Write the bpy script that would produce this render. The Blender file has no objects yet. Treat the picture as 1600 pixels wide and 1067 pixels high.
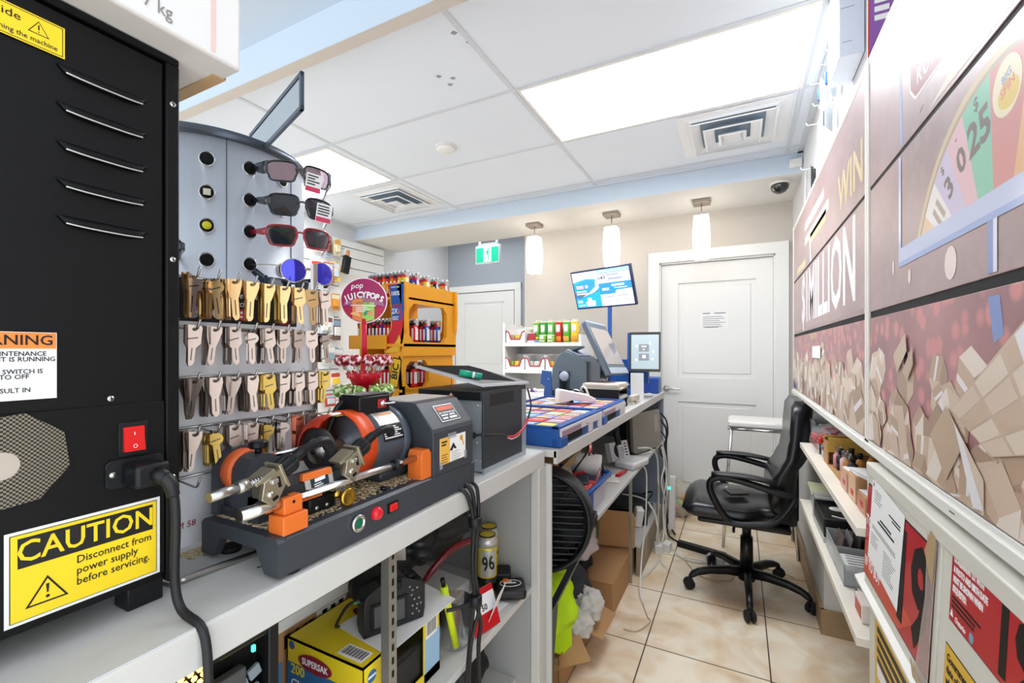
import bpy, bmesh, math, random
from mathutils import Matrix, Vector, Euler
random.seed(7)
SC = bpy.context.scene
COL = SC.collection
PI = math.pi

# ---------------------------------------------------------------- camera
cam_d = bpy.data.cameras.new('camera'); cam = bpy.data.objects.new('camera', cam_d); COL.objects.link(cam)
cam.location = (0, 0, 1.30)
cam.rotation_euler = (PI/2, 0, math.radians(27.0))
cam_d.sensor_width = 36.0; cam_d.lens = 36.0*697/1600
cam_d.shift_y = 14.5/1600
cam_d.clip_start = 0.01; cam_d.clip_end = 60
SC.camera = cam
# ---------------------------------------------------------------- view, world
vs = SC.view_settings
vs.view_transform = 'Standard'; vs.look = 'None'; vs.gamma = 1.0; vs.use_curve_mapping = False
vs.exposure = 0.60
PANEL = 9.6
PENDANT = 2.8
w = bpy.data.worlds.new('daylight'); SC.world = w; w.use_nodes = True
bg = w.node_tree.nodes['Background']
bg.inputs[0].default_value = (0.88, 0.94, 1.0, 1); bg.inputs[1].default_value = 1.55   # daylight added as fill; walls near the camera are left out to admit it

# ---------------------------------------------------------------- helpers
def lin(h):
    h = h.lstrip('#'); c = [int(h[i:i+2], 16)/255 for i in (0, 2, 4)]
    return tuple(x/12.92 if x <= .04045 else ((x+.055)/1.055)**2.4 for x in c) + (1,)
MATS = {}
def M(name, hexc='#808080', rough=.5, metal=0., var=0., scale=30., bump=0., emit=0., trans=0., coat=0., alpha=1., stretch=None, ior=1.45, spec=.5):
    if name in MATS: return MATS[name]
    m = bpy.data.materials.new(name); m.use_nodes = True
    nt = m.node_tree; b = nt.nodes['Principled BSDF']; c = lin(hexc)
    b.inputs['Base Color'].default_value = c; b.inputs['Roughness'].default_value = rough
    b.inputs['Metallic'].default_value = metal; b.inputs['IOR'].default_value = ior
    b.inputs['Specular IOR Level'].default_value = spec
    if trans: b.inputs['Transmission Weight'].default_value = trans
    if coat: b.inputs['Coat Weight'].default_value = coat; b.inputs['Coat Roughness'].default_value = .08
    if alpha < 1: b.inputs['Alpha'].default_value = alpha
    if emit:
        b.inputs['Emission Color'].default_value = c; b.inputs['Emission Strength'].default_value = emit
    if var or bump:
        tc = nt.nodes.new('ShaderNodeTexCoord'); n = nt.nodes.new('ShaderNodeTexNoise')
        n.inputs['Scale'].default_value = scale; n.inputs['Detail'].default_value = 4
        src = tc.outputs['Object']
        if stretch:
            mp = nt.nodes.new('ShaderNodeMapping'); mp.inputs['Scale'].default_value = stretch
            nt.links.new(src, mp.inputs[0]); src = mp.outputs[0]
        nt.links.new(src, n.inputs['Vector'])
        if var:
            r = nt.nodes.new('ShaderNodeMix'); r.data_type = 'RGBA'
            r.inputs[6].default_value = tuple(max(0, x*(1-var)) for x in c[:3])+(1,)
            r.inputs[7].default_value = tuple(min(1, x*(1+var)) for x in c[:3])+(1,)
            nt.links.new(n.outputs[0], r.inputs[0]); nt.links.new(r.outputs[2], b.inputs['Base Color'])
        if bump:
            bu = nt.nodes.new('ShaderNodeBump'); bu.inputs['Strength'].default_value = bump; bu.inputs['Distance'].default_value = .004
            nt.links.new(n.outputs[0], bu.inputs['Height']); nt.links.new(bu.outputs[0], b.inputs['Normal'])
    MATS[name] = m
    return m
def C(h, rough=.45):      # plain printed colour
    return M('ink_'+h.strip('#')+('' if rough == .45 else str(rough)), h, rough)

def T(x, y, z): return Matrix.Translation((x, y, z))
def RX(a): return Matrix.Rotation(a, 4, 'X')
def RY(a): return Matrix.Rotation(a, 4, 'Y')
def RZ(a): return Matrix.Rotation(a, 4, 'Z')
def face(o, right, up):   # local x -> right, y -> up, z -> out
    r = Vector(right).normalized(); u = Vector(up); u = (u - r*u.dot(r)).normalized(); n = r.cross(u)
    m = Matrix((r, u, n)).transposed().to_4x4(); m.translation = Vector(o); return m
def fx(x, y, z): return face((x, y, z), (0, 1, 0), (0, 0, 1))      # faces +X, local x along +Y
def fxn(x, y, z): return face((x, y, z), (0, -1, 0), (0, 0, 1))    # faces -X, local x along -Y
def fy(x, y, z): return face((x, y, z), (1, 0, 0), (0, 0, 1))      # faces -Y, local x along +X

WM = {}
class MB:
    def __init__(s, mat=None):
        s.bm = bmesh.new(); s.mats = []; s.i = 0
        if mat: s.m(mat)
    def m(s, mat):
        if mat not in s.mats: s.mats.append(mat)
        s.i = s.mats.index(mat); return s
    def _fin(s, fs, smooth=False):
        for f in fs: f.material_index = s.i; f.smooth = smooth
    def box(s, c, d, R=None, bev=0, seg=2):
        x, y, z = d[0]/2, d[1]/2, d[2]/2
        mt = (R @ T(*c)) if (R and R.translation.length > 0) else T(*c) @ (R if R else Matrix())
        v = [s.bm.verts.new(mt @ Vector(p)) for p in ((-x,-y,-z),(x,-y,-z),(x,y,-z),(-x,y,-z),(-x,-y,z),(x,-y,z),(x,y,z),(-x,y,z))]
        fs = [s.bm.faces.new([v[k] for k in q]) for q in ((3,2,1,0),(4,5,6,7),(0,1,5,4),(1,2,6,5),(2,3,7,6),(3,0,4,7))]
        s._fin(fs)
        if bev:
            es = list({e for f in fs for e in f.edges})
            r = bmesh.ops.bevel(s.bm, geom=es, offset=min(bev, .49*min(d)), segments=seg, profile=.5, affect='EDGES')
            s._fin(r['faces'], True)
        return s
    def bx(s, x0, x1, y0, y1, z0, z1, bev=0, R=None):
        return s.box(((x0+x1)/2, (y0+y1)/2, (z0+z1)/2), (abs(x1-x0), abs(y1-y0), abs(z1-z0)), R, bev)
    def rings(s, rs, smooth=True, cap0=True, cap1=True, close=True):
        vs_ = [[s.bm.verts.new(p) for p in r] for r in rs]; n = len(rs[0]); fs = []
        for a, b in zip(vs_, vs_[1:]):
            for k in range(n if close else n-1):
                fs.append(s.bm.faces.new((a[k], a[(k+1) % n], b[(k+1) % n], b[k])))
        s._fin(fs, smooth)
        caps = []
        if cap0: caps.append(s.bm.faces.new(list(reversed(vs_[0]))))
        if cap1: caps.append(s.bm.faces.new(vs_[-1]))
        s._fin(caps)
        return s
    def cyl(s, p0, p1, r0, r1=None, n=20, caps=True, smooth=True):
        p0 = Vector(p0); p1 = Vector(p1); r1 = r0 if r1 is None else r1
        d = (p1-p0).normalized(); a = d.orthogonal().normalized(); b = d.cross(a)
        R = [[p+(a*math.cos(2*PI*k/n)+b*math.sin(2*PI*k/n))*r for k in range(n)] for p, r in ((p0, r0), (p1, r1))]
        return s.rings(R, smooth, caps, caps)
    def tube(s, pts, r, n=8, curve=True, caps=True):
        P = [Vector(p) for p in pts]
        if curve and len(P) > 2:
            Q = []
            for i in range(len(P)-1):
                a, b, c, d = P[max(i-1, 0)], P[i], P[i+1], P[min(i+2, len(P)-1)]
                for t in (0, .2, .4, .6, .8):
                    Q.append(.5*((2*b)+(c-a)*t+(2*a-5*b+4*c-d)*t*t+(3*b-a-3*c+d)*t**3))
            P = Q+[P[-1]]
        P = [p for i, p in enumerate(P) if i == 0 or (p-P[i-1]).length > 1e-6]
        R = []; nrm = None
        for i, p in enumerate(P):
            t = (P[min(i+1, len(P)-1)]-P[max(i-1, 0)]).normalized()
            nrm = t.orthogonal().normalized() if nrm is None else (nrm-t*nrm.dot(t)).normalized()
            b = t.cross(nrm); rr = r[min(len(r)-1, int(i*len(r)/len(P)))] if isinstance(r, (list, tuple)) else r
            R.append([p+(nrm*math.cos(2*PI*k/n)+b*math.sin(2*PI*k/n))*rr for k in range(n)])
        return s.rings(R, True, caps, caps)
    def lathe(s, prof, mt=None, n=24, a0=0, a1=2*PI, smooth=True):
        mt = mt or Matrix(); full = abs(a1-a0-2*PI) < 1e-6; k = n if full else n+1
        R = [[mt @ Vector((max(r, 1e-5)*math.cos(a0+(a1-a0)*j/n), max(r, 1e-5)*math.sin(a0+(a1-a0)*j/n), z)) for j in range(k)] for r, z in prof]
        return s.rings(R, smooth, full and prof[0][0] > 0, full and prof[-1][0] > 0, full)
    def prism(s, poly, h, mt=None, smooth=False, bev=0):
        mt = mt or Matrix()
        a = [s.bm.verts.new(mt @ Vector((x, y, 0))) for x, y in poly]
        if h == 0:
            s._fin([s.bm.faces.new(a)]); return s
        b = [s.bm.verts.new(mt @ Vector((x, y, h))) for x, y in poly]; n = len(poly)
        ar = sum(poly[k][0]*poly[(k+1) % n][1]-poly[(k+1) % n][0]*poly[k][1] for k in range(n))
        if (ar < 0) != (h < 0): a.reverse(); b.reverse()
        side = [s.bm.faces.new((a[k], a[(k+1) % n], b[(k+1) % n], b[k])) for k in range(n)]
        cap = [s.bm.faces.new(list(reversed(a))), s.bm.faces.new(b)]
        s._fin(side, smooth); s._fin(cap)
        if bev:
            es = list({e for f in cap for e in f.edges})
            r = bmesh.ops.bevel(s.bm, geom=es, offset=bev, segments=2, profile=.5, affect='EDGES'); s._fin(r['faces'], True)
        return s
    def rect(s, x0, x1, y0, y1, mt, h=.0008):
        return s.prism([(x0, y0), (x1, y0), (x1, y1), (x0, y1)], h, mt)
    def sph(s, c, r, sc=(1, 1, 1), n=16, mt=None):
        mt = (mt or Matrix()); k = max(6, n//2)
        R = [[mt @ (Vector(c)+Vector((r*sc[0]*math.sin(PI*i/k)*math.cos(2*PI*j/n), r*sc[1]*math.sin(PI*i/k)*math.sin(2*PI*j/n), -r*sc[2]*math.cos(PI*i/k)))) for j in range(n)] for i in range(1, k)]
        lo = mt @ (Vector(c)-Vector((0, 0, r*sc[2]))); hi = mt @ (Vector(c)+Vector((0, 0, r*sc[2])))
        vs_ = [[s.bm.verts.new(p) for p in q] for q in R]; l = s.bm.verts.new(lo); h = s.bm.verts.new(hi); fs = []
        for a, b in zip(vs_, vs_[1:]):
            fs += [s.bm.faces.new((a[j], a[(j+1) % n], b[(j+1) % n], b[j])) for j in range(n)]
        fs += [s.bm.faces.new((l, vs_[0][(j+1) % n], vs_[0][j])) for j in range(n)]
        fs += [s.bm.faces.new((h, vs_[-1][j], vs_[-1][(j+1) % n])) for j in range(n)]
        s._fin(fs, True); return s
    def text(s, t, size, mt, h=.0006, align='CENTER', sx=1., shear=0., bold=0., spacing=1.):
        cu = bpy.data.curves.new('t', 'FONT'); cu.body = t; cu.size = size; cu.align_x = align; cu.align_y = 'CENTER'
        cu.extrude = h/2; cu.resolution_u = 2; cu.shear = shear; cu.offset = bold*size; cu.space_character = spacing
        ob = bpy.data.objects.new('t', cu); me = ob.to_mesh()
        tm = mt @ T(0, 0, h/2) @ Matrix.Diagonal((sx, 1, 1, 1))
        vv = [s.bm.verts.new(tm @ v.co) for v in me.vertices]
        for p in me.polygons:
            try: f = s.bm.faces.new([vv[k] for k in p.vertices]); f.material_index = s.i
            except ValueError: pass
        ob.to_mesh_clear(); bpy.data.objects.remove(ob); bpy.data.curves.remove(cu)
        return s
    def lines(s, x0, x1, y0, n, dy, hgt, mt, h=.0006, rnd=.4):   # rows of tiny print
        for k in range(n):
            e = x1-(x1-x0)*rnd*random.random(); y = y0-k*dy
            s.rect(x0, e, y-hgt/2, y+hgt/2, mt, h)
        return s
    def crumple(s, c, d, seed=0, amp=.25, n=24, freq=3., lump=1.):
        n = n*2   # crumpled cloth / bag blob
        rnd = random.Random(seed); ph = [rnd.uniform(0, 6) for _ in range(9)]; k = n//2; c = Vector(c); R = []
        for i in range(1, k):
            q = []
            for j in range(n):
                a, t = 2*PI*j/n, PI*i/k
                v = Vector((math.sin(t)*math.cos(a), math.sin(t)*math.sin(a), -math.cos(t)))
                f = 1+amp*(math.sin(freq*v.x*2+ph[0]+2*v.z)*math.sin(freq*v.y*2+ph[1])+.6*math.sin(freq*3*v.z+ph[2]+3*v.x)*math.sin(freq*2.6*v.x+ph[3])+.35*abs(math.sin(freq*5*v.y+ph[4]+v.z*4))-.45*abs(math.sin(freq*3.1*(v.x+.6*v.z)+ph[5]+2*math.sin(4*v.y+ph[6])))+.25*abs(math.sin(freq*6*(v.z-.4*v.y)+ph[7]+2*v.x)))
                q.append(c+Vector((v.x*d[0], v.y*d[1], max(-.92, v.z)*d[2]))*f*.5 if v.z > -.9 else c+Vector((v.x*d[0], v.y*d[1], -.9*d[2]))*.5)
            R.append(q)
        return s.rings(R, True)
    def build(s, name, parent=None, label=None, cat=None, group=None, kind=None):
        bmesh.ops.remove_doubles(s.bm, verts=s.bm.verts[:], dist=1e-7) if False else None
        me = bpy.data.meshes.new(name); o = bpy.data.objects.new(name, me); COL.objects.link(o)
        if parent is None:
            cs = [v.co for v in s.bm.verts]
            lo = Vector([min(c[k] for c in cs) for k in range(3)]); hi = Vector([max(c[k] for c in cs) for k in range(3)])
            base = Vector(((lo.x+hi.x)/2, (lo.y+hi.y)/2, lo.z))
            if kind == 'structure': base = Vector((0, 0, 0))
            bmesh.ops.translate(s.bm, verts=s.bm.verts[:], vec=-base)
            o.location = base; WM[o.name] = T(*base)
        else:
            o.parent = parent; o.matrix_parent_inverse = WM[parent.name].inverted(); WM[o.name] = Matrix()
        bmesh.ops.recalc_face_normals(s.bm, faces=s.bm.faces[:])
        s.bm.to_mesh(me); s.bm.free()
        for mt in s.mats: me.materials.append(mt)
        if label: o['label'] = label
        if cat: o['category'] = cat
        if group: o['group'] = group
        if kind: o['kind'] = kind
        return o
def thing(name, label, cat, loc=(0, 0, 0), group=None):
    o = bpy.data.objects.new(name, None); COL.objects.link(o); o.location = loc; o.empty_display_size = .05
    o['label'] = label; o['category'] = cat
    if group: o['group'] = group
    WM[o.name] = T(*loc); return o
KIDS = None
def dup(o, mat=None, label=None, group=None, parent=None):     # copy a thing with its parts and sub-parts
    c = o.copy(); COL.objects.link(c)
    if parent is not None: c.parent = parent
    if mat is not None: c.matrix_basis = mat
    if label: c['label'] = label
    if group: c['group'] = group
    for ch in [q for q in o.children]: dup(ch, parent=c)
    return c
def subdiv(o, n=1):
    md = o.modifiers.new('s', 'SUBSURF'); md.levels = n; md.render_levels = n; return o
ORD = ['first', 'second', 'third', 'fourth', 'fifth', 'sixth', 'seventh', 'eighth', 'ninth', 'tenth', 'eleventh', 'twelfth', 'thirteenth']

# ---------------------------------------------------------------- shared materials
WHITE = M('white_paint', '#eceae6', .55, var=.03, scale=6)
CREAM = M('cream_metal', '#dcd8cc', .42, var=.06, scale=9)
SHELFG = M('shelf_grey', '#c9c8c4', .45, var=.05, scale=12)
BLACKP = M('black_plastic', '#121316', .42, spec=.4)
BLACKM = M('black_powder_metal', '#0a0a0b', .5, bump=.06, scale=500, spec=.25)
DGREY = M('dark_grey_enamel', '#3b3f45', .42, var=.06, scale=14)
CHROME = M('chrome', '#d8d8d8', .18, 1.)
STEEL = M('steel', '#b5b3ae', .3, 1., var=.1, scale=40)
ORANGE = M('orange_paint', '#e2702a', .42, var=.06, scale=20)
RUBBER = M('rubber', '#1b1b1c', .7)
CARD = M('cardboard', '#b98d60', .8, var=.07, scale=8)
CARDD = M('cardboard_dark', '#8f6a45', .85, var=.08, scale=8)
PAPER = M('paper', '#f1f0ee', .7)
PAPERG = M('paper_print', '#7d7d80', .7)
REDP = M('red_plastic', '#c3161f', .35)
BLUEP = M('blue_plastic', '#17509a', .38)
NAVY = M('navy_plastic', '#1d4f96', .4)
CLEAR = M('clear_plastic', '#f4f6f8', .08, trans=.95, ior=1.3)
GLASS = M('glass', '#ffffff', .02, trans=1., ior=1.45)
WCABLE = M('white_cable', '#dedbd3', .5)
BCABLE = M('black_cable', '#18181a', .5)
KRAFT = M('kraft_tape', '#c9a676', .5)
# ================================================================ the room
def floor_mat():
    m = bpy.data.materials.new('marble_floor_tiles'); m.use_nodes = True; nt = m.node_tree; L = nt.links; N = nt.nodes
    b = N['Principled BSDF']; tc = N.new('ShaderNodeTexCoord'); mp = N.new('ShaderNodeMapping')
    mp.inputs['Location'].default_value = (.37, -2.025+.482*9, 0); L.new(tc.outputs['Object'], mp.inputs[0])
    br = N.new('ShaderNodeTexBrick'); br.offset = 0; br.squash = 1; br.inputs['Scale'].default_value = 1
    br.inputs['Brick Width'].default_value = .482; br.inputs['Row Height'].default_value = .482; br.inputs['Mortar Size'].default_value = .0028; br.inputs['Mortar Smooth'].default_value = .1
    br.inputs['Mortar'].default_value = lin('#4a3a2b')
    br.inputs['Color1'].default_value = (1, 1, 1, 1); br.inputs['Color2'].default_value = (.93, .93, .93, 1)
    L.new(mp.outputs[0], br.inputs[0])
    n = N.new('ShaderNodeTexNoise'); n.inputs['Scale'].default_value = 5; n.inputs['Detail'].default_value = 8; n.inputs['Distortion'].default_value = 1.2
    L.new(tc.outputs['Object'], n.inputs[0])
    r = N.new('ShaderNodeValToRGB'); e = r.color_ramp.elements
    e[0].position = .3; e[0].color = lin('#ecd0a8'); e[1].position = .62; e[1].color = lin('#fff2dc')
    L.new(n.outputs[0], r.inputs[0])
    n2 = N.new('ShaderNodeTexNoise'); n2.inputs['Scale'].default_value = 2.1; n2.inputs['Detail'].default_value = 6; n2.inputs['Distortion'].default_value = .6
    L.new(tc.outputs['Object'], n2.inputs[0])
    r2 = N.new('ShaderNodeValToRGB'); e = r2.color_ramp.elements
    e[0].position = .28; e[0].color = lin('#c9a172'); e[1].position = .46; e[1].color = (1, 1, 1, 1); L.new(n2.outputs[0], r2.inputs[0])
    mx = N.new('ShaderNodeMix'); mx.data_type = 'RGBA'; mx.blend_type = 'MULTIPLY'; mx.inputs[0].default_value = .75
    L.new(r.outputs[0], mx.inputs[6]); L.new(r2.outputs[0], mx.inputs[7])
    m2 = N.new('ShaderNodeMix'); m2.data_type = 'RGBA'; m2.blend_type = 'MULTIPLY'; m2.inputs[0].default_value = 1
    L.new(mx.outputs[2], m2.inputs[6]); L.new(br.outputs[0], m2.inputs[7]); L.new(m2.outputs[2], b.inputs['Base Color'])
    b.inputs['Roughness'].default_value = .32
    return m
FLOOR = floor_mat()
CEIL = M('ceiling_tile', '#e6edf6', .8, var=.02, scale=3)
CEILBAR = M('ceiling_bar', '#d3d8de', .6)
SOFF = M('soffit_paint', '#e4e2de', .7)
SOFFB = M('bulkhead_paint', '#c6d3e0', .7)
BEAMU = M('bulkhead_warm_underside', '#cdc5bb', .7)  # warm light on the bulkhead underside put into its colour
WALLB = M('beige_wall', '#c9c2b9', .75, var=.02, scale=4)
WALLG = M('grey_wall', '#a4aab2', .75, var=.02, scale=4)
WALLP = M('pale_grey_wall', '#d6d6d6', .75)
DOORW = M('door_white', '#ecebe7', .42)
RW = .355
def st(mb, name): return mb.build(name, kind='structure')
st(MB(FLOOR).bx(-3.6, .75, -1.6, 5.1, -.05, 0), 'floor')
c = MB(CEIL).bx(-3.6, .75, 1.24, 3.34, 2.55, 2.62).m(SOFFB).bx(-3.6, .75, -.8, 1.19, 2.60, 2.66)
c.m(SOFF).bx(-3.6, .75, 3.9, 5.1, 2.72, 2.78)
# a few chips knocked out of a tile
c.m(M('tile_chip', '#9aa0a6', .9))
for (x, y) in ((-1.22, 1.66), (-1.17, 1.70), (-1.21, 1.735), (-1.0, 1.46), (-.975, 1.53)): c.prism([(x-.013, y-.006), (x+.004, y-.012), (x+.014, y+.004), (x-.004, y+.01)], -.0015, T(0, 0, 2.55))
st(c, 'ceiling')
t = MB(CEILBAR)
for x in (-3.43, -2.2, -.967, .268): t.bx(x-.011, x+.011, 1.24, 3.31, 2.546, 2.55)
for y in (1.30, 1.905, 2.512, 3.2): t.bx(-3.48, RW, y-.011, y+.011, 2.5455, 2.5505)
t.bx(-3.48, RW, 3.285, 3.31, 2.54, 2.55); t.bx(RW-.03, RW, 1.24, 3.31, 2.54, 2.55)
st(t, 'trim_1')
st(MB(SOFFB).bx(-3.6, .75, 1.19, 1.24, 2.452, 2.66).m(BEAMU).bx(-3.6, .75, 1.19, 1.24, 2.45, 2.4525), 'trim_2')      # hanging bulkhead
s = MB(SOFFB).bx(-3.6, .75, 3.31, 3.93, 2.419, 2.62); s.m(SOFF).bx(-3.6, .75, 3.311, 3.93, 2.417, 2.42)
st(s, 'trim_3')                                                     # soffit the pendants hang from
# back wall with door opening
DX0, DX1, DH = -.60, .245, 2.035
b = MB(WALLB); b.bx(-1.85, DX0, 3.9, 4.0, 0, 2.43); b.bx(DX1, .75, 3.9, 4.0, 0, 2.43); b.bx(DX0, DX1, 3.9, 4.0, DH, 2.43)
st(b, 'wall_back')
g = MB(WALLG); g.bx(-3.6, -1.75, 4.94, 5.04, 0, 2.8); g.bx(-1.85, -1.75, 4.0, 4.94, 0, 2.8)
st(g, 'wall_recess')
st(MB(WALLP).bx(-3.58, -3.48, .8, 4.94, 0, 2.8), 'wall_left')
# right wall: recess behind the shelves, thick low part near the door, upper wall
r = MB(WALLP); r.bx(.62, .72, .39, 3.9, 0, 2.62); r.bx(RW, .62, .39, 3.9, 2.04, 2.62); r.bx(RW, .62, 3.14, 3.9, 0, 2.04); r.bx(.347, .62, 2.48, 3.14, 0, .93)
st(r, 'wall_right')
SKIRT = M('stained_tile_skirting', '#a98f6d', .5, var=.35, scale=7)
s = MB(SKIRT); s.bx(.334, .348, 2.468, 3.9, 0, .115); s.bx(.334, .62, 2.466, 2.48, 0, .115)
st(s, 'baseboard_right')
s = MB(WHITE); s.bx(-1.85, DX0-.075, 3.888, 3.9, 0, .12); st(s, 'baseboard_back')

def panel_door(mb, x0, x1, y, z0, z1, panels):
    """leaf facing -Y: recessed panels with a moulded edge"""
    xs = [p[0] for p in panels]
    mb.bx(x0, x1, y+.012, y+.04, z0, z1)
    a, bb = panels[0][0], panels[0][1]
    mb.bx(x0, a, y, y+.014, z0, z1); mb.bx(bb, x1, y, y+.014, z0, z1)
    zz = [z0]+[q for p in sorted(panels, key=lambda p: p[2]) for q in (p[2], p[3])]+[z1]
    for k in range(0, len(zz), 2): mb.bx(a, bb, y, y+.014, zz[k], zz[k+1])
    for (p0, p1, q0, q1) in panels: mb.box(((p0+p1)/2, y+.012, (q0+q1)/2), (p1-p0-.07, .012, q1-q0-.07), None, .005)
def casing(mb, x0, x1, y, h, wd=.085, th=.022):
    mb.bx(x0-wd, x0+.004, y-th, y, 0, h+wd, .004); mb.bx(x1-.004, x1+wd, y-th, y, 0, h+wd, .004); mb.bx(x0-wd, x1+wd, y-th-.001, y, h-.004, h+wd, .004)
    mb.bx(x0-.001, x0+.014, y, y+.09, 0, h); mb.bx(x1-.014, x1+.001, y, y+.09, 0, h); mb.bx(x0, x1, y, y+.09, h-.014, h+.001)
d = MB(DOORW); casing(d, DX0, DX1, 3.9, DH); st(d, 'trim_4')
d = MB(DOORW); panel_door(d, DX0+.016, DX1-.016, 3.935, .005, DH-.018, [(-.455, .115, 1.08, 1.86), (-.455, .115, .18, .88)])
dr = d.build('door_1', kind='structure')
h = MB(CHROME); h.lathe([(.0, 0), (.026, 0), (.026, .008), (.012, .01), (.010, .045), (0, .046)], face((-.545, 3.935, .985), (1, 0, 0), (0, 0, 1)), 20); h.tube([(-.545, 3.893, .985), (-.50, 3.888, .986), (-.43, 3.89, .985)], .008, 10)
h.build('door_handle', dr)
d = MB(DOORW); casing(d, -3.36, -2.47, 4.94, 2.06); st(d, 'trim_5')
d = MB(DOORW); panel_door(d, -3.345, -2.485, 4.926, .005, 2.045, [(-3.21, -2.62, 1.1, 1.92), (-3.21, -2.62, .18, .95)])
dr = d.build('door_2', kind='structure')
# opening behind each door is dark wall: backing
# ---- ceiling panels
DIFF = M('diffuser_glow', '#f6faff', .5, emit=PANEL)
def ceiling_light(x0, x1, y0, y1, z, label, dm=None):
    t = thing('ceiling_light', label, 'ceiling light', ((x0+x1)/2, (y0+y1)/2, z), 'recessed ceiling light panels')
    f = MB(WHITE); wv = .016
    f.bx(x0-wv, x1+wv, y0-wv, y0, z-.004, z+.004); f.bx(x0-wv, x1+wv, y1, y1+wv, z-.004, z+.004); f.bx(x0-wv, x0, y0, y1, z-.004, z+.004); f.bx(x1, x1+wv, y0, y1, z-.004, z+.004)
    f.build('frame', t)
    MB(dm or DIFF).bx(x0, x1, y0, y1, z-.003, z+.001).build('diffuser', t)
ceiling_light(-.935, .25, 1.93, 2.495, 2.549, 'large glowing ceiling panel above the counter aisle, beside the square air vent')
ceiling_light(-3.40, -2.27, 1.94, 2.50, 2.549, 'glowing ceiling panel farther left, partly behind the sunglasses tower')
VW = M('vent_white', '#eef0f2', .45)
ceiling_light(-3.2, -2.0, 4.05, 4.65, 2.719, 'added unseen fill panel brightening the far recess before the grey door', M('recess_fill_glow', '#f6faff', .5, emit=1.9))  # unseen panel added to brighten the dark recess
def vent(x0, x1, y0, y1, z, label):
    cx, cy = (x0+x1)/2, (y0+y1)/2
    t = thing('ceiling_vent', label, 'air vent', (cx, cy, z), 'square ceiling air vents')
    def ring(mb, a, bq, za, zb):   # sloped square ring from half-size a at za to half-size bq at zb
        R = [[(cx+sx*q, cy+sy*q, zz) for sx, sy in ((-1, -1), (1, -1), (1, 1), (-1, 1))] for q, zz in ((a, za), (bq, zb))]
        mb.rings(R, False, False, False)
    p = MB(VW); hw = (x1-x0)/2
    ring(p, hw, hw-.05, z-.002, z-.004); ring(p, hw-.05, hw-.075, z-.004, z+.03-.04)
    p.build('flange', t)
    MB(M('vent_dark', '#8798a8', .8)).bx(cx-hw+.04, cx+hw-.04, cy-hw+.04, cy+hw-.04, z-.0015, z-.001).build('throat', t)
    for k, (q, dz) in enumerate(((.215, .010), (.145, .022), (.07, .032))):
        c_ = MB(VW); ring(c_, q, q-.055 if k < 2 else q-.03, z-dz-.014, z-dz+.006); ring(c_, q, q-.012, z-dz-.014, z-dz-.017)
        if k == 2: c_.bx(cx-.045, cx+.045, cy-.045, cy+.045, z-dz-.004, z-dz)
        c_.build('louvre_cone', t)
vent(-.31, .24, 2.53, 3.10, 2.549, 'square white air vent beside the large ceiling panel')
vent(-2.80, -2.25, 2.56, 3.13, 2.549, 'square white air vent beyond the left ceiling panel')
s = thing('smoke_detector', 'round white smoke detector on a ceiling tile', 'smoke detector', (-1.6, 2.25, 2.55))
MB(WHITE).lathe([(0, -.03), (.045, -.03), (.056, -.022), (.06, -.012)], T(-1.6, 2.25, 2.55)).build('cover', s)
MB(WHITE).lathe([(.058, -.012), (.058, -.009), (.066, -.009), (.066, 0)], T(-1.6, 2.25, 2.55)).build('base', s)
# ---- pendants
NICKEL = M('brushed_nickel', '#a39a92', .35, 1.)
OPAL = M('opal_glass', '#fff6ea', .35, emit=PENDANT)
for k, (x, lab) in enumerate(((-.251, 'white glass pendant lamp nearest the panelled door'), (-.925, 'white glass pendant lamp above the tilted lottery screen'), (-1.612, 'white glass pendant lamp farthest from the panelled door, near the exit sign'))):
    t = thing('pendant_lamp', lab, 'pendant lamp', (x, 3.6, 2.0), 'row of pendant lamps')
    MB(NICKEL).box((x, 3.6, 2.404), (.12, .12, .026), None, .003).build('canopy', t)
    MB(NICKEL).cyl((x, 3.6, 2.39), (x, 3.6, 2.30), .004, n=10).build('rod', t)
    R = []
    for i in range(13):
        u = i/12; hw = .047+.011*math.sin(PI*(.08+.84*u)); R.append([(x+sx*hw, 3.6+sy*hw, 1.985+.315*u) for sx, sy in ((-1, -.9), (-.9, -1), (.9, -1), (1, -.9), (1, .9), (.9, 1), (-.9, 1), (-1, .9))])
    MB(OPAL).rings(R).build('glass_shade', t)
# ---- exit sign
EX = M('exit_green', '#12b58c', .5, emit=.55); EXW = M('exit_white', '#f4fffb', .5, emit=.8)
t = thing('exit_sign', 'green and white running figure exit sign hanging by the ceiling', 'exit sign', (-2.5, 4.3, 2.28))
MB(M('sign_housing', '#d8dbdd', .5)).bx(-2.655, -2.345, 4.30, 4.34, 2.27, 2.478, .004).bx(-2.62, -2.38, 4.305, 4.335, 2.478, 2.5).build('housing', t)
f = fy(-2.5, 4.2995, 2.374)
p = MB(EX); p.rect(-.14, .14, -.085, .085, f); p.build('green_panel', t)
p = MB(EXW); q = f @ T(0, 0, .0009); p.rect(-.05, .05, -.08, .08, q); p.rect(-.139, .139, .078, .0845, q); p.build('white_door_symbol', t)
p = MB(EX); q = f @ T(0, 0, .0019)
p.prism([(.012*math.cos(a*PI/6)+.012, .012*math.sin(a*PI/6)+.055) for a in range(12)], .0008, q)
for poly in ([(-.01, .04), (.012, .045), (.018, -.0), (-.006, -.005)], [(-.006, .038), (-.036, .02), (-.03, .012), (-.004, .025)], [(.012, .04), (.03, .015), (.042, .024), (.045, .016), (.03, .004), (.012, .02)], [(-.006, 0), (.006, .0), (-.012, -.035), (-.04, -.04), (-.042, -.05), (-.006, -.046)], [(.004, 0), (.018, 0), (.028, -.03), (.024, -.07), (.012, -.07), (.014, -.034)]): p.prism(poly, .0008, q)
p.build('running_figure', t)
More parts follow.
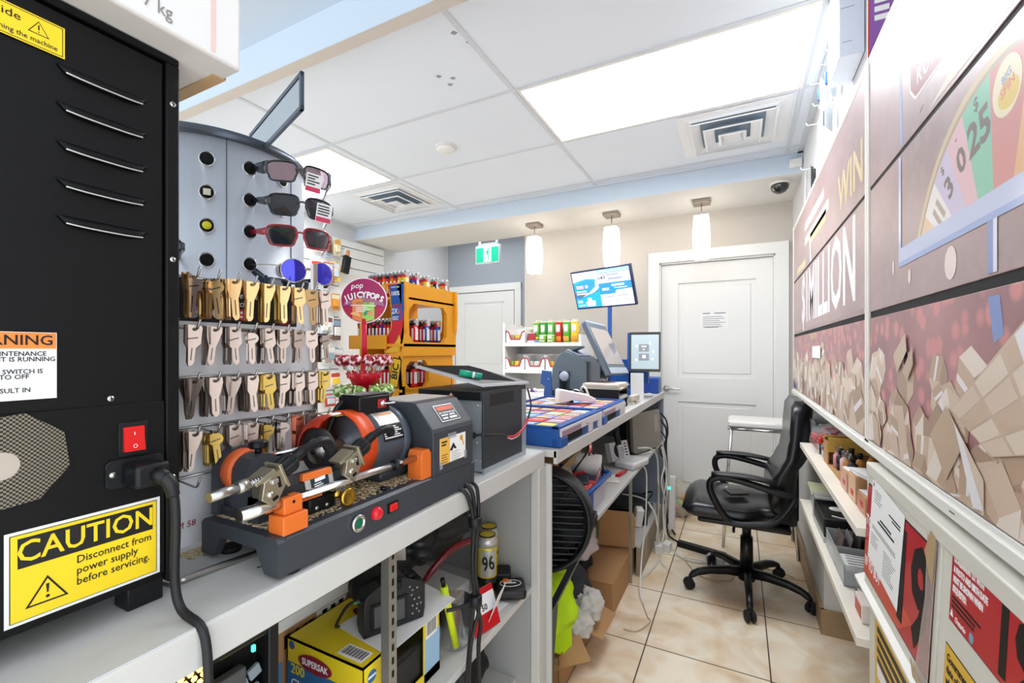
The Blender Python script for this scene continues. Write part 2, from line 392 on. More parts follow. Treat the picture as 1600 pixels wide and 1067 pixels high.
br = MB(VW); br.bx(-2.62, -2.60, 4.31, 4.33, 2.49, 2.72); br.bx(-2.40, -2.38, 4.31, 4.33, 2.49, 2.72); br.build('hanger', t)
# ---- dome camera
t = thing('dome_camera', 'black dome security camera under the soffit by the right wall', 'security camera', (.24, 3.45, 2.36))
MB(WHITE).lathe([(.0, .0), (.062, 0), (.062, -.012), (.05, -.016), (0, -.016)], T(.24, 3.45, 2.417)).build('base', t)
MB(M('dome_black', '#0b0b0d', .08, coat=1)).lathe([(.052, -.012), (.055, -.026), (.05, -.045), (.036, -.062), (.016, -.072), (0, -.074)], T(.24, 3.45, 2.417)).build('dome', t)
MB(WHITE).box((.315, 3.30, 2.475), (.07, .03, .055), None, .004).build('junction_box', None, 'white junction box with a black wire at the soffit corner', 'junction box')
# ---- paper notice on the door
t = thing('paper_notice', 'white printed notice taped on the panelled door', 'notice', (-.2, 3.93, 1.49))
MB(PAPER).rect(-.10, .10, -.065, .065, fy(-.18, 3.9405, 1.545), .0008).build('sheet', t)
f = fy(-.18, 3.9394, 1.545)
p = MB(PAPERG); p.rect(-.085, -.03, .054, .061, f); p.rect(.0, .085, .054, .061, f); p.lines(-.085, .085, .03, 6, .016, .004, f); p.rect(-.07, .03, -.058, -.054, f); p.build('print', t)
# ================================================================ near shop counter
t = thing('shop_counter', 'grey steel counter with the key cutting machine on it', 'counter', (-.77, .5, 0))
p = MB(SHELFG); p.bx(-1.01, -.525, -.35, 1.245, .996, 1.0); p.bx(-.535, -.523, -.35, 1.245, .953, .9995, .003); p.bx(-1.01, -.535, -.35, 1.245, .975, .996)
p.m(M('scuff', '#4d4b48', .8)); p.rect(-.006, .006, -.002, .002, T(-.592, .395, 1.0) @ RZ(1.2), .0004); p.rect(-.005, .005, -.002, .002, T(-.588, .405, 1.0) @ RZ(1.2), .0004)
p.build('countertop', t)
GREYPAN = M('grey_panel', '#a3a3a2', .5, var=.05, scale=5)
p = MB(GREYPAN); p.bx(-1.01, -.53, 1.205, 1.24, 0, .975); p.m(SHELFG).bx(-.55, -.522, 1.2, 1.252, 0, .955, .003); p.build('end_panel', t)
MB(GREYPAN).bx(-1.01, -.992, -.35, 1.205, 0, .975).build('back_panel', t)
p = MB(SHELFG); p.bx(-.992, -.545, -.35, 1.205, .585, .603, .003); p.build('shelf', t)
p = MB(SHELFG); p.bx(-.992, -.60, -.35, 1.205, .30, .315, .003); p.build('lower_shelf', t)
p = MB(M('galvanised', '#a9a8a0', .4, .8, var=.15, scale=25)); p.bx(-.560, -.542, .593, .613, .02, .975)
p.m(BLACKM)
for k in range(40): p.bx(-.5425, -.5415, .6005, .6055, .06+k*.023, .072+k*.023)
p.build('slotted_post', t)
# -------------------------------------------------- black machine
bm_ = thing('black_machine', 'tall black metal machine with louvres and a yellow CAUTION sign', 'machine', (-.83, .08, 1.0))
X0 = -.61
p = MB(BLACKM); p.bx(-1.0, X0-.001, -.28, .285, 1.03, 1.642, .002); p.bx(-1.0, X0+.0015, .2865, .301, 1.026, 1.645, .002); p.bx(-1.0, X0+.001, -.28, .301, 1.645, 1.654, .002); p.bx(X0-.002, X0+.0006, -.28, .2855, 1.036, 1.241, .001)
p.build('housing', bm_)
LOUV = M('louvre_edge', '#26262a', .25, .3)
for z in (1.583, 1.545, 1.506, 1.468, 1.431):
    v = MB(BLACKM); R = []
    for i in range(13):
        u = -1+2*i/12; y = .2295+.0385*u; k = math.sqrt(max(0, 1-abs(u)**4)); hh = .0095*k+.0004
        R.append([(X0-.0015, y, z+.007), (X0+.0035*k, y, z+.007-hh*.4), (X0+.0045*k, y, z+.007-hh), (X0+.0005, y, z+.007-hh-.0022)])
    v.rings(R, True); v.m(M('louvre_glint', '#d5d5d2', .3, .6)); v.tube([(X0+.0042, .197, z-.002), (X0+.0052, .215, z-.0033), (X0+.0052, .245, z-.0033), (X0+.0042, .262, z-.002)], .0009, 6)  # pale strip stands for the bright reflection along the louvre edge
    v.build('louvre', bm_)
f = fx(X0+.0008, .156, 1.196)
GRILL = bpy.data.materials.new('wire_mesh'); GRILL.use_nodes = True; nt = GRILL.node_tree; b = nt.nodes['Principled BSDF']; b.inputs['Metallic'].default_value = .6; b.inputs['Roughness'].default_value = .45
ck = nt.nodes.new('ShaderNodeTexChecker'); ck.inputs['Scale'].default_value = 500; ck.inputs[1].default_value = lin('#8d8574'); ck.inputs[2].default_value = lin('#2a2722'); tc = nt.nodes.new('ShaderNodeTexCoord')
nt.links.new(tc.outputs['Object'], ck.inputs[0]); nt.links.new(ck.outputs[0], b.inputs['Base Color'])
p = MB(GRILL); p.prism([(.046*math.cos(PI/4*k+PI/8+.12), .046*math.sin(PI/4*k+PI/8+.12)) for k in range(8)], .002, f); p.m(M('fan_hub', '#b9ada0', .6)); p.prism([(.013*math.cos(PI/10*k), .013*math.sin(PI/10*k)) for k in range(20)], .0006, f @ T(-.004, -.003, .002))
p.build('fan_grille', bm_)
SCREW = M('screw_zinc', '#c9c9c2', .3, .9)
for (y, z) in ((.2935, 1.597), (.234, 1.248), (.2935, 1.148), (.2935, 1.41)):
    p = MB(SCREW); q = fx(X0+.001, y, z); p.lathe([(0, 0), (.0035, 0), (.003, .0014), (0, .0018)], q, 14); p.m(BLACKM); p.rect(-.0022, .0022, -.0004, .0004, q @ T(0, 0, .0016), .0004); p.rect(-.0004, .0004, -.0022, .0022, q @ T(0, 0, .0016), .0004); p.build('screw', bm_)
MB(M('hole_dark', '#050505', .9)).bx(X0-.001, X0+.0017, .2915, .297, 1.315, 1.328).build('latch_slot', bm_)
# rocker switch
q = fx(X0+.0006, .254, 1.2015)
s = MB(BLACKP); s.prism([(-.0135, -.0185), (.0135, -.0185), (.0135, .0185), (-.0135, .0185)], .002, q, bev=.0005); sw = s.build('power_switch', bm_)
p = MB(M('switch_red', '#c81c1c', .25, emit=.12)); p.prism([(-.014, .0015), (0, .0055), (.014, .0065), (.014, .002), (-.014, .002)], .019, q @ T(-.0095, 0, .0) @ RY(PI/2) @ RZ(PI/2) @ RY(0)) if False else p.box((0, 0, .004), (.019, .028, .005), None, .001) if False else None
a = [(q @ T(0, y, 0)) for y in (-.0135, 0, .0135)]
p.rings([[a[0] @ Vector((-.0095, 0, .002)), a[0] @ Vector((.0095, 0, .002)), a[0] @ Vector((.0095, 0, .007)), a[0] @ Vector((-.0095, 0, .007))], [a[1] @ Vector((-.0095, 0, .002)), a[1] @ Vector((.0095, 0, .002)), a[1] @ Vector((.0095, 0, .0045)), a[1] @ Vector((-.0095, 0, .0045))], [a[2] @ Vector((-.0095, 0, .002)), a[2] @ Vector((.0095, 0, .002)), a[2] @ Vector((.0095, 0, .004)), a[2] @ Vector((-.0095, 0, .004))]], False)
p.m(PAPER); p.rect(-.0003, .0003, .004, .0075, q @ T(0, 0, .0045), .0005)
p.tube([q @ Vector((.0018*math.cos(k*PI/6), -.008+.0018*math.sin(k*PI/6), .0066)) for k in range(13)], .0003, 5)
p.build('rocker', sw)
# inlet + plug + cable
q = fx(X0+.0005, .2555, 1.165)
p = MB(BLACKP)
for (dy, r_) in ((0, .016),): p.prism([(.027*math.copysign(min(1, abs(math.cos(a))*1.25), math.cos(a)), .0155*math.copysign(min(1, abs(math.sin(a))*1.3), math.sin(a))) for a in [PI/16*k+.1 for k in range(32)]], .0035, q, bev=.0008)
inl = p.build('power_inlet', bm_)
p = MB(SCREW).lathe([(0, .003), (.0035, .003), (.003, .005), (0, .0055)], q @ T(-.021, 0, 0), 12); p.build('inlet_screw', inl)
t = thing('power_cable', 'thick black power cable plugged into the black machine', 'cable', (-.575, .27, .9))
p = MB(BLACKP); p.bx(X0+.004, -.576, .243, .276, 1.150, 1.1755, .004); p.cyl((-.582, .262, 1.164), (-.568, .268, 1.158), .009, .0075, 14); p.build('plug', t)
p = MB(BCABLE); p.tube([(-.575, .264, 1.161), (-.567, .269, 1.155), (-.565, .274, 1.135), (-.566, .276, 1.10), (-.568, .276, 1.04), (-.556, .277, 1.01), (-.52, .280, .995), (-.512, .281, .94), (-.514, .281, .85), (-.52, .275, .6), (-.53, .25, .02)], .0048, 12); p.build('cord', t)
p = MB(BCABLE); p.tube([(-.578, .2635, 1.163), (-.566, .2695, 1.154), (-.565, .273, 1.138)], [.0078, .0072, .0064], 12); p.build('strain_relief', t)
# signs on the machine
YEL = M('label_yellow', '#f4d21c', .4); INK = M('label_black', '#121212', .45)
def trap(mb, y0, y1, z0l, z1l, z0r, z1r, x, h): mb.prism([(y0, z0l), (y1, z0r), (y1, z1r), (y0, z1l)], h, fx(x, 0, 0)); return mb
p = MB(M('label_white', '#e9e9e6', .4)); q = fx(X0+.0008, .2175, 1.084)
p.rect(-.0625, .0625, -.0445, .0445, q, .0006); p.m(INK).rect(-.0593, .0593, -.0415, .0415, q @ T(0, 0, .0006), .0003); p.m(YEL).rect(-.0586, .0586, -.0408, .0408, q @ T(0, 0, .0009), .0003)
p.m(INK).rect(-.054, .055, .009, .0375, q @ T(0, 0, .0012), .0003)
cl = p.build('caution_sign', bm_)
p = MB(YEL); p.text('CAUTION', .0285, q @ T(0.0005, .0232, .0015), .0004, sx=.86, bold=.012); p.m(INK)
for k, s_ in enumerate(('Disconnect from', 'power supply', 'before servicing.')): p.text(s_, .0112, q @ T(-.012, .0005-k*.0112, .0012), .0004, 'LEFT', sx=.86, bold=.004)
p.prism([(-.049, -.031), (-.018, -.031), (-.0335, -.005)], .0004, q @ T(0, 0, .0012)); p.m(YEL).prism([(-.0462, -.0293), (-.0208, -.0293), (-.0335, -.0081)], .0004, q @ T(0, 0, .0014))
p.m(INK).prism([(-.0347, -.013), (-.0323, -.013), (-.0329, -.0215), (-.0341, -.0215)], .0004, q @ T(0, 0, .0017)); p.lathe([(0, 0), (.0015, 0), (.0015, .0004), (0, .0004)], q @ T(-.0335, -.0252, .0017), 12)
p.build('lettering', cl)
p = MB(M('label_white', '#e9e9e6')); q = fx(X0+.0008, .141, 1.2855); p.rect(-.05, .05, -.0325, .0325, q, .0005); p.m(M('label_orange', '#ef8a3c', .4)).rect(-.0495, .0495, .0165, .032, q @ T(0, 0, .0005), .0002)
wl = p.build('warning_label', bm_)
p = MB(INK); p.text('WARNING', .0135, q @ T(.0475, .0243, .0008), .0003, 'RIGHT', bold=.01)
for k, (s_, y) in enumerate((('DO NOT MAINTENANCE', .0115), ('WHILE IT IS RUNNING', .0062), ('POWER SWITCH IS', -.0055), ('PUT INTO OFF', -.0105), ('MAY RESULT IN', -.0232))): p.text(s_, .0062, q @ T((.0425, .049, .04, .0305, .0315)[k], y, .0006), .0003, 'RIGHT', sx=.92, bold=.006)
p.build('lettering', wl)
p = MB(YEL); q = fx(X0+.0008, .147, 1.6105); p.rect(-.05, .05, -.0155, .0155, q, .0005); p.m(INK)
for a_, b_, c_, d_ in ((-.0485, .0485, -.0142, -.0137), (-.0485, .0485, .0137, .0142), (.048, .0485, -.014, .014)): p.rect(a_, b_, c_, d_, q @ T(0, 0, .0005), .0003)
yl = p.build('notice_label', bm_)
p = MB(INK); p.text('inside', .0105, q @ T(.019, .0062, .0006), .0003, 'RIGHT', sx=1.05); p.text('opening the machine', .0068, q @ T(.0445, -.0088, .0006), .0003, 'RIGHT', sx=.86)
qq = q @ T(.031, .003, 0); p.prism([(-.0075, -.0055), (.0075, -.0055), (0, .0075)], .0003, qq @ T(0, 0, .0005)); p.m(YEL).prism([(-.0063, -.0048), (.0063, -.0048), (0, .0062)], .0003, qq @ T(0, 0, .0006)); p.m(INK).rect(-.0005, .0005, -.0012, .0035, qq @ T(0, 0, .0008), .0003).rect(-.0005, .0005, -.0035, -.0025, qq @ T(0, 0, .0008), .0003); p.build('lettering', yl)
for (x, y) in ((-.64, .273), (-.96, .273), (-.64, -.25), (-.96, -.25)): MB(BLACKP).bx(x-.016, x+.016, y-.018, y+.018, 1.0, 1.031, .002).build('foot', bm_)
# -------------------------------------------------- carton on top
t = thing('shipping_carton', 'white shipping carton resting on top of the black machine', 'box', (-.8, .05, 1.654))
CW = M('white_card', '#e4e1de', .75, var=.05, scale=10)
p = MB(CW); p.bx(-1.03, -.566, -.30, .35, 1.655, 2.02, .004); p.build('body', t)
p = MB(KRAFT); p.bx(-1.0, -.60, .3485, .3512, 1.6545, 1.72); p.bx(-.99, -.60, .335, .3505, 1.6535, 1.6555); p.build('torn_flap', t)
p = MB(M('grey_print', '#8b8784', .7)); q = fx(-.5655, .2585, 1.676); p.text('7 kg', .021, q, .0004, sx=.8); p.text('2', .02, q @ T(-.055, .004, 0), .0004); p.m(M('pink_print', '#e6c6bd', .7)).rect(.055, .06, -.015, .3, q, .0003); p.build('print', t)
# -------------------------------------------------- key rack foot rail is part of rack (p40)
# -------------------------------------------------- photo printer (dark steel case with its lid off)
t = thing('photo_printer', 'dark steel printer with loosened lid behind the key cutting machine', 'printer', (-.65, 1.05, 1.0))
GALV = M('galvanised_sheet', '#b4bcc2', .38, .55, var=.06, scale=30); PRD = M('printer_dark', '#33363b', .5, bump=.05, scale=700)
p = MB(GALV); p.bx(-.746, -.556, .937, 1.165, 1.003, 1.178); p.m(SCREW)
for (x, z) in ((-.572, 1.165), (-.578, 1.03), (-.566, 1.03), (-.60, 1.12), (-.575, 1.075)): p.lathe([(0, 0), (.0035, 0), (.0025, .002), (0, .0022)], fy(x, .937, z), 10)
p.build('chassis', t)
p = MB(PRD); p.bx(-.558, -.552, .932, 1.172, 1.012, 1.199, .002); p.bx(-.75, -.552, .930, 1.172, 1.178, 1.201, .002); p.bx(-.75, -.747, .932, 1.172, 1.012, 1.199); pv = p.build('cover', t)
p = MB(M('slot_black', '#0a0a0b', .8))
for k in range(9): p.bx(-.5525, -.5515, .963, 1.093, 1.162+k*.0034, 1.1635+k*.0034)
p.build('vent_slots', pv)
p = MB(GALV); p.bx(-.5535, -.551, 1.145, 1.171, 1.01, 1.19); p.bx(-.556, -.55, .932, 1.168, 1.0005, 1.013); p.m(SCREW).lathe([(0, 0), (.004, 0), (.003, .002), (0, .003)], fx(-.55, .955, 1.008), 10).lathe([(0, 0), (.004, 0), (.003, .002), (0, .003)], fx(-.55, 1.13, 1.010), 10); p.build('trim_strip', t)
p = MB(BLACKP); p.bx(-.748, -.56, .929, .934, 1.178, 1.199); p.bx(-.735, -.70, .928, .931, 1.17, 1.178); p.m(SCREW).lathe([(0, 0), (.005, 0), (.003, .003), (0, .0035)], fy(-.645, .929, 1.19), 12); p.build('front_rail', t)
def lidp(x, y, dz=0): return Vector((x, y, 1.2125+(-.55-x)*.21+(y-.93)*-.03+dz))
p = MB(M('lid_edge', '#c9cbd0', .4)); a = [lidp(-.55, .925), lidp(-.545, 1.178), lidp(-.752, 1.178), lidp(-.752, .925)]
p.rings([[v for v in a], [v+Vector((0, 0, .006)) for v in a]], False)
p.m(M('lid_grey', '#8f8c87', .8, spec=.2)).rings([[lidp(x, y, .0061) for x, y in ((-.556, .93), (-.551, 1.172), (-.747, 1.172), (-.747, .93))], [lidp(x, y, .0066) for x, y in ((-.556, .93), (-.551, 1.172), (-.747, 1.172), (-.747, .93))]], False)
p.m(M('lid_dark', '#232427', .9, var=.15, scale=60, stretch=(1, 12, 1), spec=.08)).rings([[lidp(x, y, .0068) for x, y in ((-.60, .955), (-.556, 1.115), (-.70, 1.172), (-.747, 1.172), (-.747, .94))], [lidp(x, y, .0076) for x, y in ((-.60, .955), (-.556, 1.115), (-.70, 1.172), (-.747, 1.172), (-.747, .94))]], False)
p.build('lid', t)
for (x, y) in ((-.735, .95), (-.565, .95), (-.735, 1.15), (-.565, 1.15)): MB(RUBBER).cyl((x, y, 1.0), (x, y, 1.004), .008).build('foot', t)
t = thing('glue_stick', 'green capped glue stick lying on the printer lid', 'glue stick', (-.6, .97, 1.23))
a, b = lidp(-.622, .945, .0165), lidp(-.583, .975, .0165); d = (b-a)
p = MB(M('green_cap', '#14a383', .35)); p.cyl(a-d*.15, a+d*.42, .0088); p.build('cap', t)
p = MB(M('glue_label', '#1f9f86', .4)); p.cyl(a+d*.42, a+d*1.0, .0082); p.m(PAPER).cyl(a+d*.5, a+d*.62, .0084); p.build('barrel', t)
t = thing('black_red_cord', 'black and red cord looped across the side of the printer', 'cord', (-.54, 1.0, 1.08))
p = MB(BCABLE); p.bx(-.60, -.575, .915, .936, 1.085, 1.10, .003); p.tube([(-.585, .922, 1.092), (-.556, .935, 1.096), (-.545, .95, 1.094), (-.543, 1.0, 1.086), (-.544, 1.04, 1.074)], .003); p.build('black_lead', t); p = MB(BCABLE); p.tube([(-.546, 1.17, 1.10), (-.544, 1.19, 1.14), (-.548, 1.175, 1.19)], .0025); p.build('black_lead', t)
p = MB(REDP); p.tube([(-.544, 1.04, 1.074), (-.541, 1.075, 1.070), (-.541, 1.12, 1.078), (-.543, 1.155, 1.092), (-.546, 1.17, 1.102)], .0034); p.m(WCABLE).tube([(-.544, 1.03, 1.077), (-.541, 1.06, 1.065), (-.541, 1.10, 1.067), (-.542, 1.12, 1.075)], .0016); p.build('red_lead', t)
# -------------------------------------------------- hanging bundle of leads
t = thing('cable_bundle', 'strapped bundle of black leads hanging over the counter edge', 'cables', (-.515, .86, .3))
p = MB(BCABLE)
p.tube([(-.55, 0.815, 1.012), (-.525, 0.817, 1.008), (-.514, 0.823, .985), (-.511, 0.827, .93), (-.512, 0.828, .84), (-.514, 0.827, .76), (-.520, 0.820, .67), (-.53, 0.810, .5), (-.54, 0.795, .25)], .0048)
p.build('lead', t)
p = MB(BCABLE); p.tube([(-.56, 0.790, 1.012), (-.522, 0.797, 1.003), (-.513, 0.811, .97), (-.511, 0.821, .92), (-.514, 0.821, .84), (-.512, 0.833, .75), (-.517, 0.860, .69), (-.52, 0.855, .62), (-.53, 0.885, .40)], .0048); p.build('lead', t)
p = MB(BCABLE); p.tube([(-.56, 0.845, 1.01), (-.522, 0.843, 1.004), (-.511, 0.839, .98), (-.508, 0.835, .93), (-.508, 0.823, .82), (-.507, 0.837, .74), (-.515, 0.815, .66), (-.53, 0.825, .45)], .004); p.build('lead', t)
for z in (.928, .758): MB(BLACKP).lathe([(.012, -.012), (.0145, -.01), (.0145, .01), (.012, .012)], T(-.5105, .827, z), 14).build('velcro_tie', t)
p = MB(BCABLE).tube([(-.515, 0.821, .757), (-.53, 0.795, .754), (-.55, 0.775, .752)], .004).build('strap_tail', t)
# ================================================================ key cutting machine
km = thing('key_cutting_machine', 'dark grey and orange key cutting machine on the near counter', 'machine', (-.615, .61, 1.0))
BX0, BX1, BY0, BY1, BZ = -.70, -.529, .375, .852, 1.056
p = MB(DGREY)
prof = [(BX0, 1.006), (BX0, 1.050), (BX0+.006, BZ), (BX1-.006, BZ), (BX1, 1.050), (BX1, 1.006), (BX1-.028, 1.006), (BX1-.046, 1.036), (BX0+.046, 1.036), (BX0+.028, 1.006)]
p.prism([(x, z) for x, z in prof], -.012, fy(0, BY0, 0)); p.prism(prof, -.012, fy(0, BY1-.012, 0))
p.prism([(BX0+.001, 1.030), (BX0+.001, BZ-.002), (BX0+.006, BZ), (BX1-.006, BZ), (BX1-.0005, BZ-.004), (BX1-.0005, 1.006), (BX1-.008, 1.006), (BX1-.01, 1.034)], -(BY1-BY0-.024), fy(0, BY0+.012, 0))
p.build('base', km)
for x in (BX0+.02, BX1-.018):
    for y in (BY0+.03, BY1-.03): MB(RUBBER).cyl((x, y, 1.0), (x, y, 1.008), .013, .016).build('foot', km)
# filings on the bed and the counter
rnd = random.Random(3)
def flakes(n, x0, x1, y0, y1, z, f=None):
    mb = MB()
    ms = [M('brass_flake', '#dcc294', .45, .15), M('pale_flake', '#e3d3b0', .5), M('dull_flake', '#a68c62', .5, .15)]
    for k in range(n):
        x, y = rnd.uniform(x0, x1), rnd.uniform(y0, y1)
        if f and not f(x, y): continue
        mb.m(ms[rnd.randrange(3)]); r = rnd.uniform(.001, .003); a = rnd.uniform(0, 6)
        mb.prism([(r*math.cos(a), r*math.sin(a)), (r*math.cos(a+2), r*.6*math.sin(a+2)), (r*math.cos(a+4), r*.8*math.sin(a+4))], .0004+rnd.random()*.0006, T(x, y, z))
    return mb
flakes(9000, BX0+.01, BX1-.02, BY0+.015, .70, BZ, lambda x, y: rnd.random() < (1.0 if y < .47 else .55)*(1 if x < -.56 else .35)).build('brass_shavings', None, 'layer of brass key shavings on the bed of the cutting machine', 'shavings', None, 'stuff')
flakes(1800, -.735, -.70, .36, .52, 1.0003).build('brass_shavings', None, 'scatter of brass shavings on the counter below the key rack', 'shavings', None, 'stuff')
# control housing
HX = -.690
p = MB(DGREY); q = face((0, .702, 0), (1, 0, 0), (0, 0, 1))
p.prism([(HX, BZ-.002), (HX, 1.194), (-.586, 1.197), (-.572, 1.194), (-.532, 1.146), (-.529, 1.138), (-.529, BZ-.002)], -.145, q, bev=.002)
hs = p.build('control_housing', km)
MB(M('bare_lid', '#c4c1bb', .4)).bx(HX+.004, -.59, .706, .84, 1.1965, 1.1985).build('top_cover', hs)
n = Vector((.048, 0, .04)).normalized(); q = face((-.552, .774, 1.1705), (0, 1, 0), (-.04, 0, .048))
p = MB(M('plate_silver', '#c9c9c6', .35, .5)); p.rect(-.030, .036, -.0215, .019, q, .0012)
pl = p.build('name_plate', hs)
p = MB(M('plate_dark', '#2e3136', .4)); p.rect(-.028, .034, -.0195, .017, q @ T(0, 0, .0012), .0003); p.m(M('plate_orange', '#e2572c', .4)).rect(-.024, .030, .005, .0145, q @ T(0, 0, .0015), .0003)
p.m(PAPER).text('KEY CUTTING MACHINE', .0062, q @ T(.003, -.0008, .0015), .0003, sx=.80, bold=.01).text('CUTTERMAC', .0075, q @ T(.003, .0098, .0018), .0002, sx=.75, bold=.015) if False else p.m(PAPER).text('KEY CUTTING MACHINE', .0062, q @ T(.003, -.0012, .0015), .0003, sx=.80, bold=.01)
p.rect(-.022, .001, -.0085, -.0055, q @ T(0, 0, .0015), .0003).rect(.006, .026, -.0085, -.0055, q @ T(0, 0, .0015), .0003).rect(-.022, -.004, -.016, -.012, q @ T(0, 0, .0015), .0003).rect(.002, .028, -.0165, -.0115, q @ T(0, 0, .0015), .0003)
p.build('plate_print', pl)
q = fx(-.5288, .7685, 1.0985)
p = MB(PAPER); p.prism([(-.046, -.027), (.046, -.026), (.046, .027), (-.046, .026)], .0006, q); p.m(M('card_amber', '#efb84d', .5)).prism([(-.046, -.027), (-.012, -.0265), (-.012, .0263), (-.046, .026)], .0003, q @ T(0, 0, .0006))
p.m(INK).prism([(-.013, -.003), (0, .012), (.012, -.0025), (.003, -.001), (0, .003), (-.004, -.004)], .0003, q @ T(0, 0, .0009)).lines(-.041, -.022, .018, 2, .006, .003, q @ T(0, 0, .0009), .0003).lines(-.041, -.02, -.008, 4, .005, .0012, q @ T(0, 0, .0009), .0003)
p.m(PAPERG).lines(-.006, .03, -.008, 5, .0042, .0008, q @ T(0, 0, .0006), .0003); p.m(M('key_gold_print', '#d8a53c', .4)).prism([(.03+.006*math.cos(a*PI/5), .017+.006*math.sin(a*PI/5)) for a in range(10)], .0003, q @ T(0, 0, .0006)).prism([(.032, .013), (.036, .013), (.040, .001), (.037, .0)], .0003, q @ T(0, 0, .0006))
p.build('taped_card', hs)
p = MB(M('clear_tape', '#b9bcc0', .2, alpha=.35)); p.bm.free()
for tr in ((-.048, -.038, -.035, -.02), (-.02, .01, .022, .033), (.04, .05, -.03, -.012)): MB(M('clear_tape', '#b9bcc0')).rect(*tr, q @ T(0, 0, .0012), .0002).build('tape', hs)
p = MB(ORANGE).rect(-.006, .006, -.004, .004, face((-.588, .845, 1.1975), (0, 1, 0), (-1, 0, 0)), .001); p.build('sticker', hs)
# switches on the base front
p = MB(CHROME); q = fx(BX1, .5085, 1.0325); p.lathe([(.0085, 0), (.0135, .0), (.0135, .004), (.0125, .006), (.0095, .006), (.0085, .004)], q, 28); r_ = p.build('push_button', km)
MB(M('button_green', '#0f6a4d', .3)).lathe([(0, 0), (.0088, 0), (.0088, .0035), (.0075, .0048), (0, .005)], q, 24).build('green_cap', r_)
p = MB(M('lamp_red', '#d3202e', .12, trans=.4, emit=.15)); q = fx(BX1, .548, 1.035); p.lathe([(.0105, 0), (.011, .002), (.0095, .0075), (.006, .0105), (0, .0115)], q, 20); l_ = p.build('indicator_lamp', km)
p = MB(BLACKP); q = fx(BX1, .588, 1.033); p.rect(-.0125, .0125, -.0085, .0085, q, .002); r_ = p.build('rocker_switch', km)
MB(M('switch_red', '#c81c1c')).box((0, 0, 0), (.003, .018, .012), T(BX1+.003, .588, 1.033) @ RZ(.12), .0008).build('rocker', r_) if False else MB(M('switch_red', '#c81c1c')).bx(BX1+.001, BX1+.0045, .579, .597, 1.027, 1.039, .001).build('rocker', r_)
# motor
mx, mz = -.632, 1.128
MOT = M('motor_blue_grey', '#4b535c', .32, var=.05, scale=20)
p = MB(MOT); ry = face((mx, 0, mz), (1, 0, 0), (0, 0, 1)) ; ax = T(mx, 0, mz) @ RX(-PI/2)
p.lathe([(.0, .598), (.050, .598), (.057, .603), (.060, .612), (.060, .675), (.057, .69), (.052, .7), (0, .7)], ax, 40); mo = p.build('motor', km)
p = MB(MOT); p.lathe([(.0605, .668), (.063, .67), (.063, .684), (.0605, .686)], ax, 40); p.build('motor_band', mo)
def arcpatch(mb, r, y0, y1, a0, a1, n=8):
    P = [[(mx+r_*math.cos(a0+(a1-a0)*k/n), y, mz+r_*math.sin(a0+(a1-a0)*k/n)) for k in range(n+1)] for y, r_ in ((y0, r), (y1, r))]
    v = [[mb.bm.verts.new(q) for q in r2] for r2 in P]
    mb._fin([mb.bm.faces.new((v[0][k], v[0][k+1], v[1][k+1], v[1][k])) for k in range(n)], True)
p = MB(M('label_silver', '#b9b4ad', .35, .3)); arcpatch(p, .0605, .614, .668, .50, 1.15); p.m(M('label_orange', '#ef8a3c')); arcpatch(p, .0607, .628, .662, .98, 1.08); p.m(INK); arcpatch(p, .0607, .614, .668, .10, .62); p.m(PAPER)
for k in range(6): arcpatch(p, .0609, .617, .664-.006*(k % 3), .18+.066*k, .215+.066*k, 2)
p.build('rating_label', mo)
p = MB(BLACKP); p.bx(mx-.030, mx+.024, .590, .668, 1.180, 1.216, .003); sb = p.build('switch_box', km)
p = MB(BLACKP); p.bx(mx-.026, mx+.022, .592, .668, 1.216, 1.219, .001); p.m(M('boxlid', '#55595f', .4)); p.bx(mx-.020, mx+.02, .61, .66, 1.2185, 1.2195); p.m(SCREW).lathe([(0, 0), (.003, 0), (.002, .0015), (0, .002)], T(mx, .598, 1.219), 10); p.build('box_lid', sb)
q = fx(mx+.0245, .645, 1.2); p = MB(M('plate_red', '#b32626', .4)); p.rect(-.011, .011, -.0085, .0085, q, .0008); p.m(CHROME).lathe([(0, 0), (.006, 0), (.005, .004), (.0025, .005), (.0025, .007)], q, 16); p.tube([(mx+.031, .645, 1.2), (mx+.040, .652, 1.201), (mx+.047, .657, 1.202)], [.0016, .0022], 8); p.build('toggle_switch', sb)
p = MB(BCABLE); p.tube([(mx-.02, .592, 1.205), (mx-.02, .578, 1.195), (mx-.025, .565, 1.16), (mx-.03, .555, 1.12)], .005); p.build('lead', sb)
p = MB(DGREY); p.bx(mx-.04, mx+.045, .62, .698, BZ, 1.075, .006); p.bx(mx-.03, mx+.03, .625, .695, 1.07, 1.085); p.build('motor_mount', km)
# discs, guard
DISC = M('disc_dark', '#5c6067', .35, .25)
p = MB(DISC); p.lathe([(0, .568), (.014, .568), (.016, .574), (.022, .575), (.024, .579), (.050, .580), (.053, .583), (.053, .590), (0, .591)], T(mx, 0, mz+.004) @ RX(-PI/2), 40); p.build('brush_disc', km)
p = MB(M('guard_orange', '#e8531f', .38, var=.06, scale=18)); gz = T(mx, 0, mz+.004) @ RX(-PI/2)
p.lathe([(.0555, .567), (.0605, .567), (.0615, .570), (.0615, .597), (.0555, .597), (.0555, .567)], gz, 36, -3.5, .9, True)
p.build('disc_guard', km)
p = MB(M('shield_red', '#d23c2c', .25, trans=.25)); p.lathe([(.040, .514), (.051, .520), (.0575, .535), (.060, .566)], gz, 20, -3.6, -1.35); sh = p.build('splash_shield', km)
MB(M('shield_sticker', '#f0d23a', .4)).bx(mx-.012, mx+.012, .548, .564, mz+.0585, mz+.0595).build('sticker', sh)
p = MB(M('shaft_brown', '#8a6a58', .35, .5)); p.cyl((mx, .520, mz+.004), (mx, .572, mz+.004), .0125, n=24); p.build('shaft', km)
